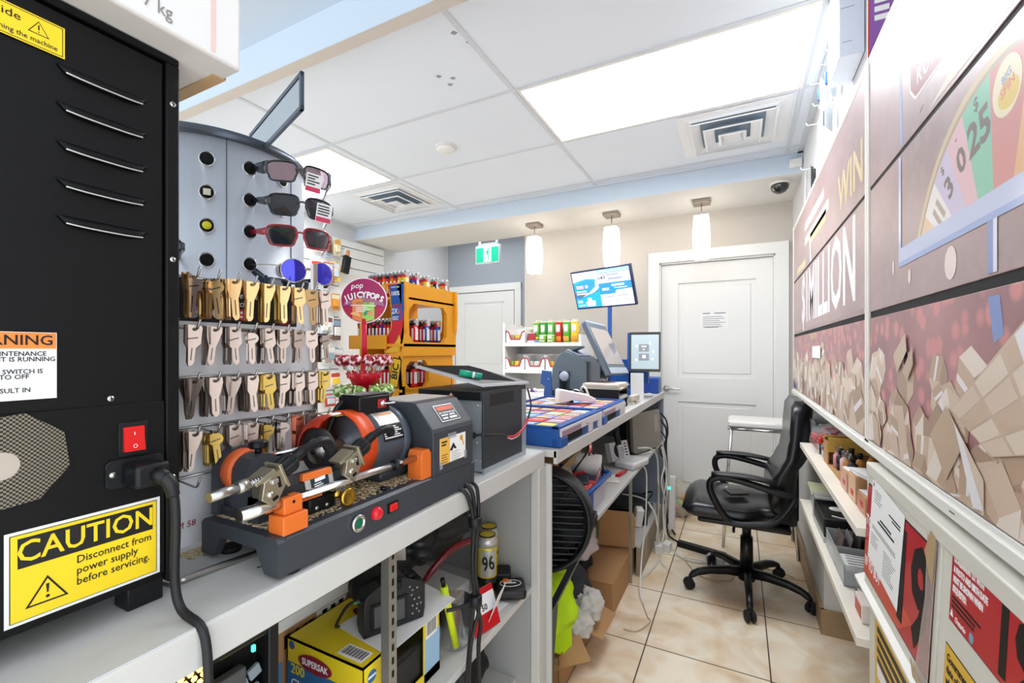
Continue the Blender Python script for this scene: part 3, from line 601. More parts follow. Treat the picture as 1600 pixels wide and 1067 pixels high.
p = MB(M('cutter_black', '#26272a', .5, bump=.3, scale=900)); p.lathe([(.021, .5165), (.036, .5165), (.038, .519), (.038, .526), (.036, .5285), (.021, .5285)], T(mx, 0, mz+.004) @ RX(-PI/2), 40); cu = p.build('cutter_wheel', km)
p = MB(STEEL); p.lathe([(0, .510), (.011, .510), (.014, .513), (.020, .514), (.022, .517), (.022, .528), (0, .529)], T(mx, 0, mz+.004) @ RX(-PI/2), 28); p.m(BLACKM).lathe([(0, .5085), (.005, .5085), (.005, .5105), (0, .5105)], T(mx, 0, mz+.004) @ RX(-PI/2), 6); p.build('hub', cu)
# brush pedestal at the near end
wy, wz = .425, 1.118
p = MB(DGREY)
def cheek(x0, x1, r):
    pr = [(wy-r, BZ), (wy-r, wz)]+[(wy-r*math.cos(a*PI/10), wz+r*math.sin(a*PI/10)) for a in range(11)]+[(wy+r, wz), (wy+r, BZ)]
    p.prism(pr, x1-x0, face((x0, 0, 0), (0, 1, 0), (0, 0, 1)))
cheek(-.7035, -.688, .035); cheek(-.664, -.630, .029); p.bx(-.7035, -.63, wy-.026, wy+.026, BZ, 1.089); p.bx(-.712, -.60, wy-.030, wy+.04, BZ, 1.070); p.build('brush_pedestal', km)
p = MB(M('wheel_orange', '#ef6f3a', .6)); p.lathe([(0, -.687), (.0305, -.687), (.032, -.685), (.032, -.667), (.0305, -.665), (0, -.665)], T(0, wy-.0015, wz) @ RY(-PI/2) @ Matrix.Scale(-1, 4, (0, 0, 1)), 36); p.build('deburring_wheel', km)
p = MB(BLACKP); c0 = Vector((-.645, wy, wz+.027))
p.cyl(c0, c0+Vector((0, 0, .010)), .005); p.lathe([(0, .008), (.012, .009)]+[(.0135, .011), (.0135, .018), (.011, .020), (0, .0205)], T(*c0), 12, smooth=False); p.build('top_knob', km)
p = MB(BLACKP); p.cyl((-.63, wy+.004, wz), (-.622, wy+.004, wz), .011); p.box((-.616, wy+.004, wz), (.012, .024, .009), RX(.5), .003); p.build('wing_nut', km)
# guide rods and orange blocks
p = MB(CHROME); p.cyl((-.548, .336, 1.0965), (-.548, .402, 1.0965), .0085, n=24); p.cyl((-.548, .402, 1.0965), (-.548, .71, 1.0965), .006, n=20); p.build('guide_rod', km)
p = MB(CHROME); p.cyl((-.66, .46, 1.135), (-.66, .56, 1.135), .004, n=16); p.build('rear_rod', km)
p = MB(ORANGE); p.bx(-.562, -.531, .384, .422, BZ, 1.081, .0015); p.bx(-.560, -.536, .389, .417, 1.081, 1.104, .0015); p.m(BLACKM).lathe([(0, 0), (.0022, 0), (.0022, .0005), (0, .0005)], fx(-.536, .403, 1.0965), 12); p.build('rod_block', km)
p = MB(ORANGE); p.prism([(-.015, 0), (.015, 0), (.015, .046), (.009, .055), (-.009, .055), (-.015, .046)], .034, T(-.566, .685, BZ) @ face((0, 0, 0), (0, 1, 0), (0, 0, 1)), bev=.0015); p.build('rod_block', km)
p = MB(ORANGE); p.bx(-.585, -.560, .425, .47, 1.082, 1.102, .001); p.build('cross_block', km)
p = MB(BLACKP); p.lathe([(.006, 0), (.0095, 0), (.0095, .014), (.006, .014)], T(-.548, .612, 1.0965) @ RX(-PI/2), 20); p.m(SCREW).cyl((-.54, .619, 1.1), (-.536, .619, 1.102), .003, n=10); p.build('rod_collar', km)
# carriage with two vices
p = MB(M('carriage_dark', '#303338', .4, .3)); q = fx(-.566, 0, 0)
p.prism([(.366, 1.092), (.366, 1.100), (.40, 1.112), (.53, 1.118), (.535, 1.108), (.50, 1.100), (.41, 1.092)], .014, q, bev=.0012); p.bx(-.61, -.56, .40, .53, 1.098, 1.112, .002); p.build('carriage', km)
p = MB(ORANGE); p.bx(-.558, -.5495, .428, .478, 1.114, 1.1245, .0015); p.build('carriage_grip', km)
q = face((-.5505, .4555, 1.1095), (0, 1, .10), (-.1, 0, 1)); p = MB(M('plate_silver', '#c9c9c6')); p.rect(-.024, .024, -.0115, .0115, q, .001); pl = p.build('maker_plate', km)
p = MB(M('plate_ink', '#20303a', .4)); p.rect(-.015, .016, -.0085, .008, q @ T(0, 0, .001), .0003); p.m(PAPER).rect(-.008, .01, .0, .005, q @ T(0, 0, .0013), .0003).lines(-.01, .01, -.003, 2, .003, .0012, q @ T(0, 0, .0013), .0003); p.m(SCREW).lathe([(0, 0), (.0018, 0), (.0015, .001), (0, .0012)], q @ T(-.02, 0, .001), 8).lathe([(0, 0), (.0018, 0), (.0015, .001), (0, .0012)], q @ T(.0205, 0, .001), 8); p.build('plate_print', pl)
NIC = M('nickel_satin', '#b3ad98', .3, .85, var=.08, scale=60)
def vice(cy, cz, nm):
    q = T(-.548, cy, cz) @ RX(.42)
    p = MB(NIC); fq = q @ face((.006, 0, 0), (0, 1, 0), (0, 0, 1))
    p.prism([(-.022, -.004), (-.010, .014), (.014, .017), (.018, -.004), (.004, -.012), (-.010, -.024)], .008, fq, bev=.0008); p.prism([(-.016, -.010), (-.008, .012), (.016, .014), (.016, -.012)], -.024, fq, bev=.0008); p.box((.0, .016, .006), (.032, .004, .034), q, .0008); p.box((-.004, -.002, .0165), (.026, .030, .005), q @ RX(.08), .0008)
    p.m(BLACKM).box((.0142, .006, .004), (.0012, .004, .014), q @ RX(-.2)).box((.0142, -.006, -.013), (.0012, .008, .004), q); v = p.build('key_vice', km)
    p = MB(SCREW); p.lathe([(0, 0), (.0045, 0), (.004, .0025), (0, .003)], q @ T(.014, -.010, -.004) @ RY(PI/2), 14); p.box((.015, -.001, .008), (.005, .009, .006), q @ RX(-.3), .001); p.build('vice_screw', v)
    p = MB(BLACKP); a = q @ Vector((.0, .020, .008)); d = (q.to_3x3() @ Vector((.10, 1, .12))).normalized()
    mt = face(a, d.orthogonal(), d.cross(d.orthogonal())); mt = Matrix.Translation(a) @ d.to_track_quat('Z', 'Y').to_matrix().to_4x4()
    R = []
    for z, r in ((0, .009), (.002, .0135), (.016, .0145), (.022, .0125), (.027, .007)):
        R.append([mt @ Vector(((r*(1-.10*(k % 2)))*math.cos(2*PI*k/28), (r*(1-.10*(k % 2)))*math.sin(2*PI*k/28), z)) for k in range(28)])
    p.rings(R, False); kn = p.build('clamp_knob', v)
    p = MB(BLACKP); e = mt @ Vector((0, 0, .022))
    p.tube([e, e+Vector((.004, .012, .010)), e+Vector((.006, .030, .016)), e+Vector((.004, .050, .016)), e+Vector((.0, .060, .006))], [.0085, .0075, .0062, .0065, .0075, .0085, .0080], 12); p.build('lever', kn)
vice(.375, 1.124, 'a'); vice(.508, 1.122, 'b')
p = MB(STEEL); p.cyl((-.5455, .300, 1.130), (-.5455, .332, 1.1325), .0062, n=18); p.cyl((-.5455, .332, 1.1325), (-.5455, .345, 1.1335), .0078, n=18); p.cyl((-.5455, .345, 1.1335), (-.5455, .375, 1.136), .0035, n=10)
p.tube([(-.5455+.0052*math.cos(k*.9), .345+k*.00055, 1.1335+k*.00004+.0052*math.sin(k*.9)) for k in range(44)], .0008, 5, False); p.build('stop_spindle', km)
p = MB(M('brass', '#c9a545', .25, 1.)); p.lathe([(0, 0), (.013, 0), (.0145, .002), (.0145, .005), (.012, .007), (.009, .0055), (0, .006)], fx(-.548, .505, 1.071), 28); p.cyl((-.575, .49, 1.078), (-.548, .502, 1.072), .004); p.lathe([(0, 0), (.006, 0), (.006, .006), (0, .007)], fx(-.553, .488, 1.08), 14); p.build('brass_thumbscrew', km)
p = MB(BLACKP); p.bx(-.60, -.565, .45, .50, BZ, 1.08, .004); p.m(SCREW).lathe([(0, 0), (.0035, 0), (.003, .0015), (0, .002)], fx(-.565, .463, 1.064), 10).lathe([(0, 0), (.0035, 0), (.003, .0015), (0, .002)], fx(-.565, .482, 1.064), 10); p.build('stop_block', km)
MB(BLACKP).lathe([(0, 0), (.006, 0), (.006, .005), (.003, .006), (.003, .003), (0, .003)], T(-.556, .595, BZ), 6).build('bed_bolt', km)
# ================================================================ key rack
rk = thing('key_rack', 'white key rack board with rows of wire hooks on the near counter', 'key rack', (-.745, .42, 1.0))
BX = -.745
MB(M('board_white', '#f4f4f7', .5)).bx(BX-.006, BX, .305, .606, 1.004, 1.415).build('backboard', rk)
p = MB(STEEL); p.bx(BX-.004, BX+.004, .6, .610, 1.002, 1.47); p.bx(BX-.004, BX+.004, .306, .314, 1.002, 1.47) if False else None; p.tube([(BX, .31, 1.005), (-.65, .31, 1.005), (-.639, .318, 1.005), (-.637, .34, 1.005), (-.626, .47, 1.005), (-.640, .600, 1.005), (BX, .605, 1.005)], .0045, 10); p.build('stand_frame', rk)
ROWZ = (1.409, 1.334, 1.258, 1.182, 1.108)
for z in ROWZ:
    p = MB(STEEL); p.cyl((BX+.003, .306, z+.002), (BX+.003, .606, z+.002), .0022, n=8); p.build('hook_rail', rk)
YK = [.364+.0283*k for k in range(-5, 9)]
for z in ROWZ:
    for k, y in enumerate(YK):
        if y < .31 or (z < 1.15 and y > .385): continue
        p = MB(STEEL); p.tube([(BX+.002, y, z), (BX+.05, y, z-.004), (BX+.054, y+.0005, z-.002), (BX+.060, y+.001, z+.011)], .0016, 6, False); p.build('hook', rk)
p = MB(M('poster_black', '#17161a', .5)); q = fx(BX+.0004, 0, 0)
p.rect(.306, .565, 1.345, 1.414, q, .0008); p.m(M('poster_red', '#7d1420', .5)).rect(.375, .395, 1.37, 1.40, q @ T(0, 0, .0008), .0003).rect(.53, .548, 1.347, 1.36, q @ T(0, 0, .0008), .0003)
for k, (y, c1, c2) in enumerate(((.385, '#8fa3c4', '#e8e8ea'), (.425, '#e9e1d2', '#c2361f'), (.465, '#c9343d', '#f2f2f2'), (.498, '#2c2320', '#d9b26a'), (.535, '#d97a35', '#2a1a10'))):
    p.m(C(c1)).prism([(y+.011*math.cos(a*PI/8), 1.360+.010*math.sin(a*PI/8)) for a in range(16)], .0004, q @ T(0, 0, .0008)); p.m(C(c2))
    for a in range(5): p.prism([(y+.006*math.cos(a*1.257)+.0022*math.cos(b_*PI/4), 1.360+.006*math.sin(a*1.257)+.0022*math.sin(b_*PI/4)) for b_ in range(8)], .0003, q @ T(0, 0, .0012))
p.m(PAPER).text('Rich the Glory', .0145, q @ T(.458, 1.392, .0009), .0003, shear=.25, sx=.85).text('Exciter', .0145, q @ T(.462, 1.378, .0009), .0003, shear=.25, sx=.85)
p.build('poster', rk)
RINK = M('marker_red', '#b3303f', .6)
p = MB(RINK); q = fx(BX+.0006, 0, 0)
for s_, y, z, h in (('3E', .385, 1.325, .010), ('T 6', .423, 1.324, .010), ('G21', .45, 1.324, .010), ('KR3', .474, 1.325, .010), ('SK4P', .545, 1.326, .009), ('$25', .56, 1.314, .008), ('GM 58', .372, 1.037, .013), ('L31N  L31N', .512, 1.198, .006), ('1106', .565, 1.145, .007), ('B86', .44, 1.126, .006)): p.text(s_, h, q @ T(y, z, 0), .0003, shear=.1)
p.build('handwriting', rk)
p = MB(M('note_yellow', '#e6dc9c', .6)); p.rect(.555, .576, 1.204, 1.222, q, .0006).rect(.58, .60, 1.206, 1.224, q, .0006); p.m(INK).text('M', .01, q @ T(.592, 1.215, .0006), .0002); p.build('paper_tag', rk)
# keys
KM = {'gold': M('key_gold', '#d6ae78', .28, .9, var=.1, scale=60), 'brass': M('key_brass', '#b3924a', .3, .9, var=.1, scale=60), 'nickel': M('key_nickel', '#b5a195', .34, .9, var=.08, scale=60), 'steel': M('key_steel', '#8f827a', .36, .9, var=.08, scale=60), 'copper': M('key_copper', '#b4624a', .32, 1., var=.08, scale=60), 'dark': M('key_dark', '#5d5650', .35, 1.)}
def key_mesh(kind, L, W, shape):
    """key hanging from its hole at the origin: head up, blade down -Z, flat in YZ"""
    p = MB(KM[kind]); bw = W*.215; th = .0022
    if shape == 'round': hd = [(W/2*math.cos(a), -.010+W/2*.9*math.sin(a)) for a in [PI*1.5+.55+(2*PI-1.1)*k/16 for k in range(17)]]
    elif shape == 'square': hd = [(bw, -.026), (W/2, -.019), (W/2, .004), (W*.4, .007), (-W*.4, .007), (-W/2, .004), (-W/2, -.019), (-bw, -.026)]
    else: hd = [(bw, -.024), (W*.34, -.016), (W/2, -.002), (W*.47, .006), (-W*.47, .006), (-W/2, -.002), (-W*.34, -.016), (-bw, -.024)]
    yb = hd[0][1]; bl = [(-bw, hd[-1][1]-.001), (-bw, -L+.006), (-bw*.3, -L), (bw*.5, -L+.001), (bw, -L+.005), (bw, yb-.001)]
    poly = hd+bl if shape == 'round' else hd+bl
    p.prism(poly, th, face((-th/2, 0, 0), (0, 1, 0), (0, 0, 1)))
    p.m(KM['dark']); p.prism([(-bw*.15, -.026), (bw*.2, -.026), (bw*.2, -L+.008), (-bw*.15, -L+.008)], .0001, face((th/2, 0, 0), (0, 1, 0), (0, 0, 1)))
    p.prism([(.0024*math.cos(a*PI/5), .0024*math.sin(a*PI/5)+.001) for a in range(10)], .0001, face((th/2, 0, 0), (0, 1, 0), (0, 0, 1)))
    if shape in ('round', 'square'): p.m(KM['dark']); p.prism([(-W*.3, -.0145), (W*.3, -.0115), (W*.3, -.0095), (-W*.3, -.0125)], .0001, face((th/2, 0, 0), (0, 1, 0), (0, 0, 1)))
    return p
PROTO = {}
def key(kind, L, W, shape, mtx, label, group):
    k = (kind, L, W, shape)
    if k not in PROTO:
        o = key_mesh(*k).build('key', None); base = o.location.copy(); o.data.transform(Matrix.Translation(base)); PROTO[k] = o
        o.location = (0, 0, 0); WM[o.name] = Matrix(); o['category'] = 'key'
    else:
        o = PROTO[k].copy(); COL.objects.link(o)
    o.matrix_basis = mtx; o['label'] = label; o['group'] = group
rows = ['top', 'second', 'third', 'fourth']
def bunch(ri, k, spec, L=.052, W=.024):
    y = YK[k+5]; z = ROWZ[ri]-.004; x = BX+.046
    seq = [s_ for s_, n in spec for _ in range(n)]
    nm = {'gold': 'gold', 'brass': 'brass', 'nickel': 'pale nickel', 'steel': 'silvery steel', 'copper': 'copper'}[seq[-1].split('_')[0]]
    where = ('third', 'second', 'first')[k+3]+' hook behind the black machine' if k < 0 else ORD[k]+' visible hook'
    lab = f'{nm} key in the bunch on the {where} of the {rows[ri]} rack row'
    for j, s_ in enumerate(reversed(seq)):
        kind, shape = s_.split('_'); rz = rnd.uniform(.9, 1.6) if j else rnd.uniform(-.25, .15); ry = rnd.uniform(-.12, .12)
        LL = L*(1 if j == 0 else .97)
        key(kind, L, W, shape, T(x-j*.0045, y-(.0025+.0009*j)*(j > 0), z+.0003*(j > 0)) @ RZ(rz-.5) @ RX(ry), lab, f'keys on the {ri+1} row hook {k+4}'.replace('the 1 row', 'the top row').replace('the 2 row', 'the second row').replace('the 3 row', 'the third row').replace('the 4 row', 'the fourth row'))
g, b_, n_, s_, c_ = 'gold', 'brass', 'nickel', 'steel', 'copper'
R1 = [('nickel_round', 'gold_tri', 1, 2), ('gold_round', 'gold_round', 1, 6), ('gold_tri', 'gold_tri', 1, 4), ('gold_tri', 'gold_tri', 1, 1), ('gold_tri', 'brass_tri', 1, 3), ('gold_tri', 'brass_tri', 1, 3), ('gold_square', 'gold_square', 1, 2), ('gold_square', 'gold_square', 1, 0), ('nickel_square', 'nickel_tri', 1, 3)]
R2 = [('nickel_square', 'steel_square', 1, 1), ('nickel_tri', 'steel_tri', 1, 4), ('nickel_square', 'steel_square', 1, 3), ('nickel_round', 'nickel_round', 1, 1), ('nickel_square', 'steel_square', 1, 3), ('nickel_square', 'steel_tri', 1, 6), ('nickel_square', 'steel_square', 1, 2), ('nickel_square', 'nickel_tri', 1, 0), ('nickel_round', 'steel_round', 1, 5)]
R3 = [('nickel_tri', 'steel_tri', 1, 3), ('nickel_tri', 'steel_tri', 1, 5), ('nickel_tri', 'steel_tri', 1, 4), ('nickel_tri', 'steel_tri', 1, 5), ('brass_square', 'brass_square', 1, 3), ('nickel_square', 'steel_square', 1, 5), ('nickel_square', 'steel_square', 1, 5), ('nickel_square', 'steel_square', 1, 4), ('brass_square', 'brass_square', 1, 4)]
R4 = [('nickel_tri', 'steel_tri', 1, 4), ('brass_round', 'brass_round', 1, 4), ('nickel_square', 'steel_square', 1, 3), ('nickel_square', 'nickel_square', 1, 2), ('brass_round', 'brass_round', 1, 4), ('nickel_round', 'steel_round', 1, 4), ('copper_square', 'copper_square', 1, 2), ('steel_square', 'steel_square', 1, 2)]
for ri, R_ in enumerate((R1, R2, R3, R4)):
    for k, (f_, o_, a, n) in enumerate(R_):
        bunch(ri, k, [(o_, n), (f_, a)], (.058, .052, .053, .052)[ri], (.0225, .020, .0215, .0205)[ri])
# ================================================================ sunglasses tower
TX, TY, TR, TZ = -1.237, .70, .21, 1.80
tw = thing('sunglasses_tower', 'round brushed silver sunglasses display tower behind the key rack', 'display stand', (TX, TY, 0))
ALU = M('brushed_aluminium', '#d6dbe3', .36, .45, var=.05, scale=120, stretch=(1, 1, .03))
p = MB(ALU); p.lathe([(TR, .55), (TR, TZ-.012)], T(TX, TY, 0), 64); p.build('drum', tw)
p = MB(M('seam_dark', '#3c4048', .5))
for a in range(8):
    an = math.radians(-24.4+45*a); x, y = TX+(TR+.0004)*math.cos(an), TY+(TR+.0004)*math.sin(an); p.box((x, y, (.55+TZ)/2), (.0012, .0016, TZ-.57), RZ(an))
p.build('seam_strips', tw)
p = MB(M('rim_dark', '#575e68', .28, .6)); p.lathe([(TR-.02, TZ+.004), (TR+.006, TZ+.004), (TR+.008, TZ), (TR+.008, TZ-.014), (TR+.005, TZ-.016), (TR, TZ-.016)], T(TX, TY, 0), 64); p.build('top_rim', tw)
p = MB(M('rim_dark', '#575e68')); p.lathe([(0, TZ-.002), (TR-.01, TZ-.002), (TR-.01, TZ-.006), (0, TZ-.006)], T(TX, TY, 0), 48); p.build('top_plate', tw)
p = MB(STEEL); p.cyl((TX, TY, 0.02), (TX, TY, .56), .03); p.build('post', tw)
p = MB(BLACKM); p.lathe([(0, 0), (.17, 0), (.17, .012), (.05, .03), (0, .03)], T(TX, TY, 0), 40); p.build('floor_base', tw)
for an in (-57, -34.5, -11.5, 11.5):
    for z in (1.731, 1.656, 1.581, 1.504, 1.43):
        a = math.radians(an); q = face((TX+TR*math.cos(a), TY+TR*math.sin(a), z), (-math.sin(a), math.cos(a), 0), (0, 0, 1))
        p = MB(CHROME); rr = [(.0135, -.004), (.0148, .0015), (.0155, .0028), (.0165, .003), (.0175, .0012), (.0178, -.004)]
        p.lathe(rr, q @ Matrix.Diagonal((.92, 1, 1, 1)), 24); p.m(M('hole_dark', '#050505')).lathe([(0, .0008), (.0138, .0008), (.0138, .0002), (0, .0002)], q @ Matrix.Diagonal((.92, 1, 1, 1)), 24)
        if an == -34.5 and z == 1.656: p.m(M('tag_cream', '#d9d3bf', .5)).bx(0, 0, 0, 0, 0, 0) if False else p.m(M('tag_cream', '#d9d3bf', .5)).rect(-.007, .007, -.007, .007, q, .004)
        if an == -34.5 and z == 1.581: p.m(C('#d6cf1e')).lathe([(0, .004), (.009, .004), (.009, .001), (0, .001)], q, 18)
        p.build('grommet', tw)
def mirror(a, b, z0, z1):
    a = Vector((*a, z0)); b = Vector((*b, z0)); L = (b-a).length; q = face(a, b-a, (0, 0, 1)); h = z1-z0
    p = MB(M('frame_slate', '#4e5967', .35, .3)); th = .007
    for r in ((0, L, 0, .009), (0, L, h-.009, h), (0, .009, 0, h), (L-.009, L, 0, h)): p.rect(*r, q @ T(0, 0, -th/2), th)
    f_ = p.build('mirror_frame', tw)
    MB(M('mirror_glass', '#c3c9cc', .06, 1.)).rect(.009, L-.009, .009, h-.009, q @ T(0, 0, -.002), .004).build('mirror_glass', f_)
mirror((-1.14, .73), (-.788, .612), 1.788, 1.866); mirror((-1.28, .50), (-1.26, .43), 1.802, 1.87)
# sunglasses
def sunglasses(name_label, C0, L, fr, lens, shape='rect', temple=.012, tag=None, w=.138, h=.040, pitch=0, tl=.075, hole=None):
    L = Vector((L[0], L[1], 0)).normalized(); n = Vector((L.y, -L.x, 0)); q = face(C0, L, (0, 0, 1)) @ RX(pitch)
    t = thing('sunglasses', name_label, 'sunglasses', C0, 'sunglasses on the tower')
    lw = w*.41; cx = w*.255
    for sg in (-1, 1):
        if shape == 'round': pts = [(sg*cx+.026*math.cos(k*PI/14), .026*math.sin(k*PI/14)) for k in range(28)]
        else:
            pts = []
            for k in range(28):
                a = k*PI/14; ca, sa = math.cos(a), math.sin(a); e = .45
                X_ = lw/2*math.copysign(abs(ca)**e, ca); Y_ = h/2*math.copysign(abs(sa)**e, sa)
                if Y_ < 0: X_ *= .86
                pts.append((sg*cx+X_, Y_-abs(X_+sg*0)*.0+(.05*X_*sg)))
        wrap = lambda x: -.9*x*x*(1 if shape != 'round' else .4)/ .138
        p = MB(fr); loop = [q @ Vector((x, y, wrap(x))) for x, y in pts]; loop.append(loop[0]); loop.append(loop[1]); p.tube(loop, .0024 if shape != 'round' else .0012, 8, False); p.build('rim', t)
        p = MB(lens); c_ = q @ Vector((sg*cx, 0, wrap(cx)+.003)); vs_ = [p.bm.verts.new(q @ Vector((x*.985+sg*cx*.015, y*.97, wrap(x)))) for x, y in pts]; vc = p.bm.verts.new(c_); p._fin([p.bm.faces.new((vc, vs_[k], vs_[(k+1) % 28])) for k in range(28)], True); p.build('lens', t)
        p = MB(fr); x0 = sg*w/2; zb = wrap(w/2)
        tl_ = tl if sg < 0 else .115; th = temple
        A = [q @ Vector((sg*(cx+lw*.45), h*.25, wrap(cx+lw*.45))), q @ Vector((x0, h*.22, zb-.004)), q @ Vector((x0*1.0, h*.15, zb-tl_*.5)), q @ Vector((x0*.98, h*.05 if sg < 0 else -.004, zb-tl_))]
        if hole and sg < 0: hv = Vector(hole); A[3] = hv; A[2] = A[1].lerp(hv, .5)+Vector((0, 0, .002))
        if shape == 'round': p.tube(A, .0012, 8)
        else:
            up = Vector((0, 0, 1)); R = []
            for i, a in enumerate(A):
                hh = th*(1.1, 1.1, .8, .6)[i]/2; o_ = L*.0016; R.append([a-o_-up*hh, a+o_-up*hh, a+o_+up*hh, a-o_+up*hh])
            p.rings(R, True)
        p.build('temple', t)
    p = MB(fr); p.tube([q @ Vector((-cx+lw*.5-.004, h*.12, wrap(.01))), q @ Vector((0, h*.2, .001)), q @ Vector((cx-lw*.5+.004, h*.12, wrap(.01)))], .0022, 8); p.build('bridge', t)
    if tag:
        qq = q @ T(*tag) @ RZ(-.12); p = MB(PAPER); p.rect(-.017, .017, -.024, .02, qq, .0008); p.m(C('#d4335b')).rect(-.016, .016, -.023, -.012, qq @ T(0, 0, .0008), .0003); p.m(INK).lines(-.014, .013, .014, 4, .0065, .003, qq @ T(0, 0, .0008), .0003); p.build('price_tag', t)
LDARK = M('lens_smoke', '#2b3038', .06, .25, coat=1); LMIR = M('lens_pink_mirror', '#a58f98', .06, .8); LBLUE = M('lens_blue_mirror', '#2d2ccf', .08, .55, coat=1)
GB = M('frame_gloss_black', '#202328', .2, coat=.5)
sunglasses('black wraparound sunglasses with mirrored lens on the top hole of the tower', (-.911, .703, 1.714), (.5, .866), GB, LMIR, temple=.026, tag=(.026, -.020, .012), h=.046, w=.148, hole=(-1.034, .662, 1.730))
sunglasses('black framed dark lens sunglasses second from the top of the tower', (-.905, .703, 1.636), (.5, .866), GB, LDARK, temple=.017, tag=(.044, -.012, .016), h=.048, w=.148, hole=(-1.034, .662, 1.655))
sunglasses('red framed sunglasses with dark lenses on the tower', (-.908, .700, 1.565), (.5, .866), M('frame_red', '#9e1c2b', .25, coat=.5), LDARK, temple=.014, h=.046, w=.148, hole=(-1.034, .66, 1.580))
sunglasses('round wire sunglasses with blue mirrored lenses on the tower', (-.878, .700, 1.480), (.25, .97), M('frame_wire', '#c9c2b2', .25, .9), LBLUE, 'round', tag=(.012, -.046, .004), w=.13, hole=(-1.034, .66, 1.503))
sunglasses('navy sunglasses with a broad temple hanging below the blue round pair', (-.935, .700, 1.452), (.75, .66), M('frame_navy', '#1b2c3f', .25, coat=.4), LDARK, temple=.024, pitch=.25, h=.03, hole=(-1.034, .66, 1.497))
sunglasses('black sunglasses half hidden behind the black machine on the tower', (-1.01, .435, 1.505), (.35, .94), GB, LDARK, temple=.014, tl=.10)
# ================================================================ lollipop stand
LX, LY = -.787, .778
ls = thing('lollipop_stand', 'red lollipop stand with a round plum coloured sign', 'lollipop stand', (LX, LY, 1.0))
RS = M('stand_red', '#d3162e', .3)
p = MB(RS); p.lathe([(0, 1.0), (.055, 1.0), (.055, 1.008), (.02, 1.02), (.013, 1.05), (.013, 1.20), (0, 1.2)], T(LX, LY, 0), 28); p.build('base', ls)
for z in (1.232, 1.165, 1.10):
    p = MB(RS); p.lathe([(.012, z-.012), (.026, z-.012), (.034, z+.004), (.043, z+.016), (.041, z+.0165), (.030, z+.004), (.024, z-.006), (.012, z-.006)], T(LX, LY, 0), 28)
    for k in range(14):
        a = 2*PI*k/14; p.box((LX+.037*math.cos(a), LY+.037*math.sin(a), z+.013), (.003, .004, .018), RZ(a))
    p.build('basket_tier', ls)
p = MB(RS); p.cyl((LX, LY, 1.2), (LX, LY, 1.27), .012, .007); p.cyl((LX, LY, 1.27), (LX, LY, 1.375), .0062, n=12); p.build('stem', ls)
q = face((LX, LY, 1.418), (math.cos(math.radians(33)), math.sin(math.radians(33)), 0), (0, 0, 1))
disc = lambda r, n=40: [(r*math.cos(2*PI*k/n), r*math.sin(2*PI*k/n)) for k in range(n)]
p = MB(PAPER); p.prism(disc(.0535), .003, q); p.m(M('sign_plum', '#a3195b', .4)).prism(disc(.0515), .0003, q @ T(0, 0, .003))
def seg(r, lo, hi, n=20):   # part of disc between two heights
    P = [(x, y) for x, y in disc(r, 80) if lo <= y <= hi]; L_ = sorted([v for v in P if v[0] < 0], key=lambda v: v[1]); R_ = sorted([v for v in P if v[0] >= 0], key=lambda v: -v[1]); return L_+R_
p.m(M('sign_crimson', '#b81f46', .4)).prism(seg(.051, -.0515, -.012), .0003, q @ T(0, 0, .0033))
p.m(M('sign_mauve', '#a86a85', .4)).prism([(-.044, -.004), (0, .008), (.044, -.004), (.048, -.013), (.03, -.010), (-.03, -.010), (-.047, -.013)], .0003, q @ T(0, 0, .0036))
p.m(M('sign_orange', '#ea8a4c', .4)).prism([(-.026, -.044), (-.003, -.051), (-.003, .004), (-.015, .004), (-.026, .001)], .0003, q @ T(0, 0, .0040)); p.m(M('sign_green', '#a4d35a', .4)).prism([(-.003, -.051), (.024, -.045), (.024, -.004), (-.003, -.004)], .0003, q @ T(0, 0, .0040))
p.m(M('sign_peach', '#f4c07a', .4)).prism([(-.020+.012*math.cos(a), -.035+.008*math.sin(a)) for a in [PI*k/8-.4 for k in range(9)]], .0003, q @ T(0, 0, .0044)); p.m(M('sign_teal', '#2f9c6a', .4)).prism([(.010+.011*math.cos(a), -.032+.009*math.sin(a)) for a in [PI*k/8+.5 for k in range(9)]], .0003, q @ T(0, 0, .0044)); p.m(M('sign_pomelo', '#e89a72', .4)).prism([(.014+.007*math.cos(a), -.030+.005*math.sin(a)) for a in [PI*k/5 for k in range(10)]], .0003, q @ T(0, 0, .0047))
p.m(M('sign_olive', '#7d7a3c', .5)).text('ASSORTED', .0065, q @ T(-.002, -.006, .0044), .0002, bold=.02); p.m(PAPER).lines(-.03, .03, -.012, 1, .005, .0022, q @ T(0, 0, .0044), .0003, .1).lines(-.018, .016, -.017, 3, .0045, .002, q @ T(0, 0, .0044), .0003)
sg = p.build('sign', ls)
p = MB(PAPER); wd = 'JUICYPOPS'
for k, ch in enumerate(wd):
    u = (k-4)/4; x = .0405*u; y = .013-.010*u*u; p.text(ch, .0195, q @ T(x, y, .0036) @ RZ(-.38*u), .0003, bold=.045, sx=.86)
p.text('pop', .018, q @ T(-.016, .034, .0036) @ RZ(.1), .0003, shear=.2, bold=.01) ; p.build('lettering', sg)
def foil(name, c0, c1, c2):
    m = M(name, c0, .28, .15); nt = m.node_tree; b = nt.nodes['Principled BSDF']; tc = nt.nodes.new('ShaderNodeTexCoord'); v = nt.nodes.new('ShaderNodeTexNoise'); v.inputs['Scale'].default_value = 130; v.inputs['Detail'].default_value = 3
    nt.links.new(tc.outputs['Object'], v.inputs[0]); r = nt.nodes.new('ShaderNodeValToRGB'); e = r.color_ramp.elements; e[0].position = .42; e[0].color = lin(c0); e[1].position = .50; e[1].color = lin(c1); k = e.new(.60); k.color = lin(c2)
    nt.links.new(v.outputs[0], r.inputs[0]); nt.links.new(r.outputs[0], b.inputs['Base Color']); return m
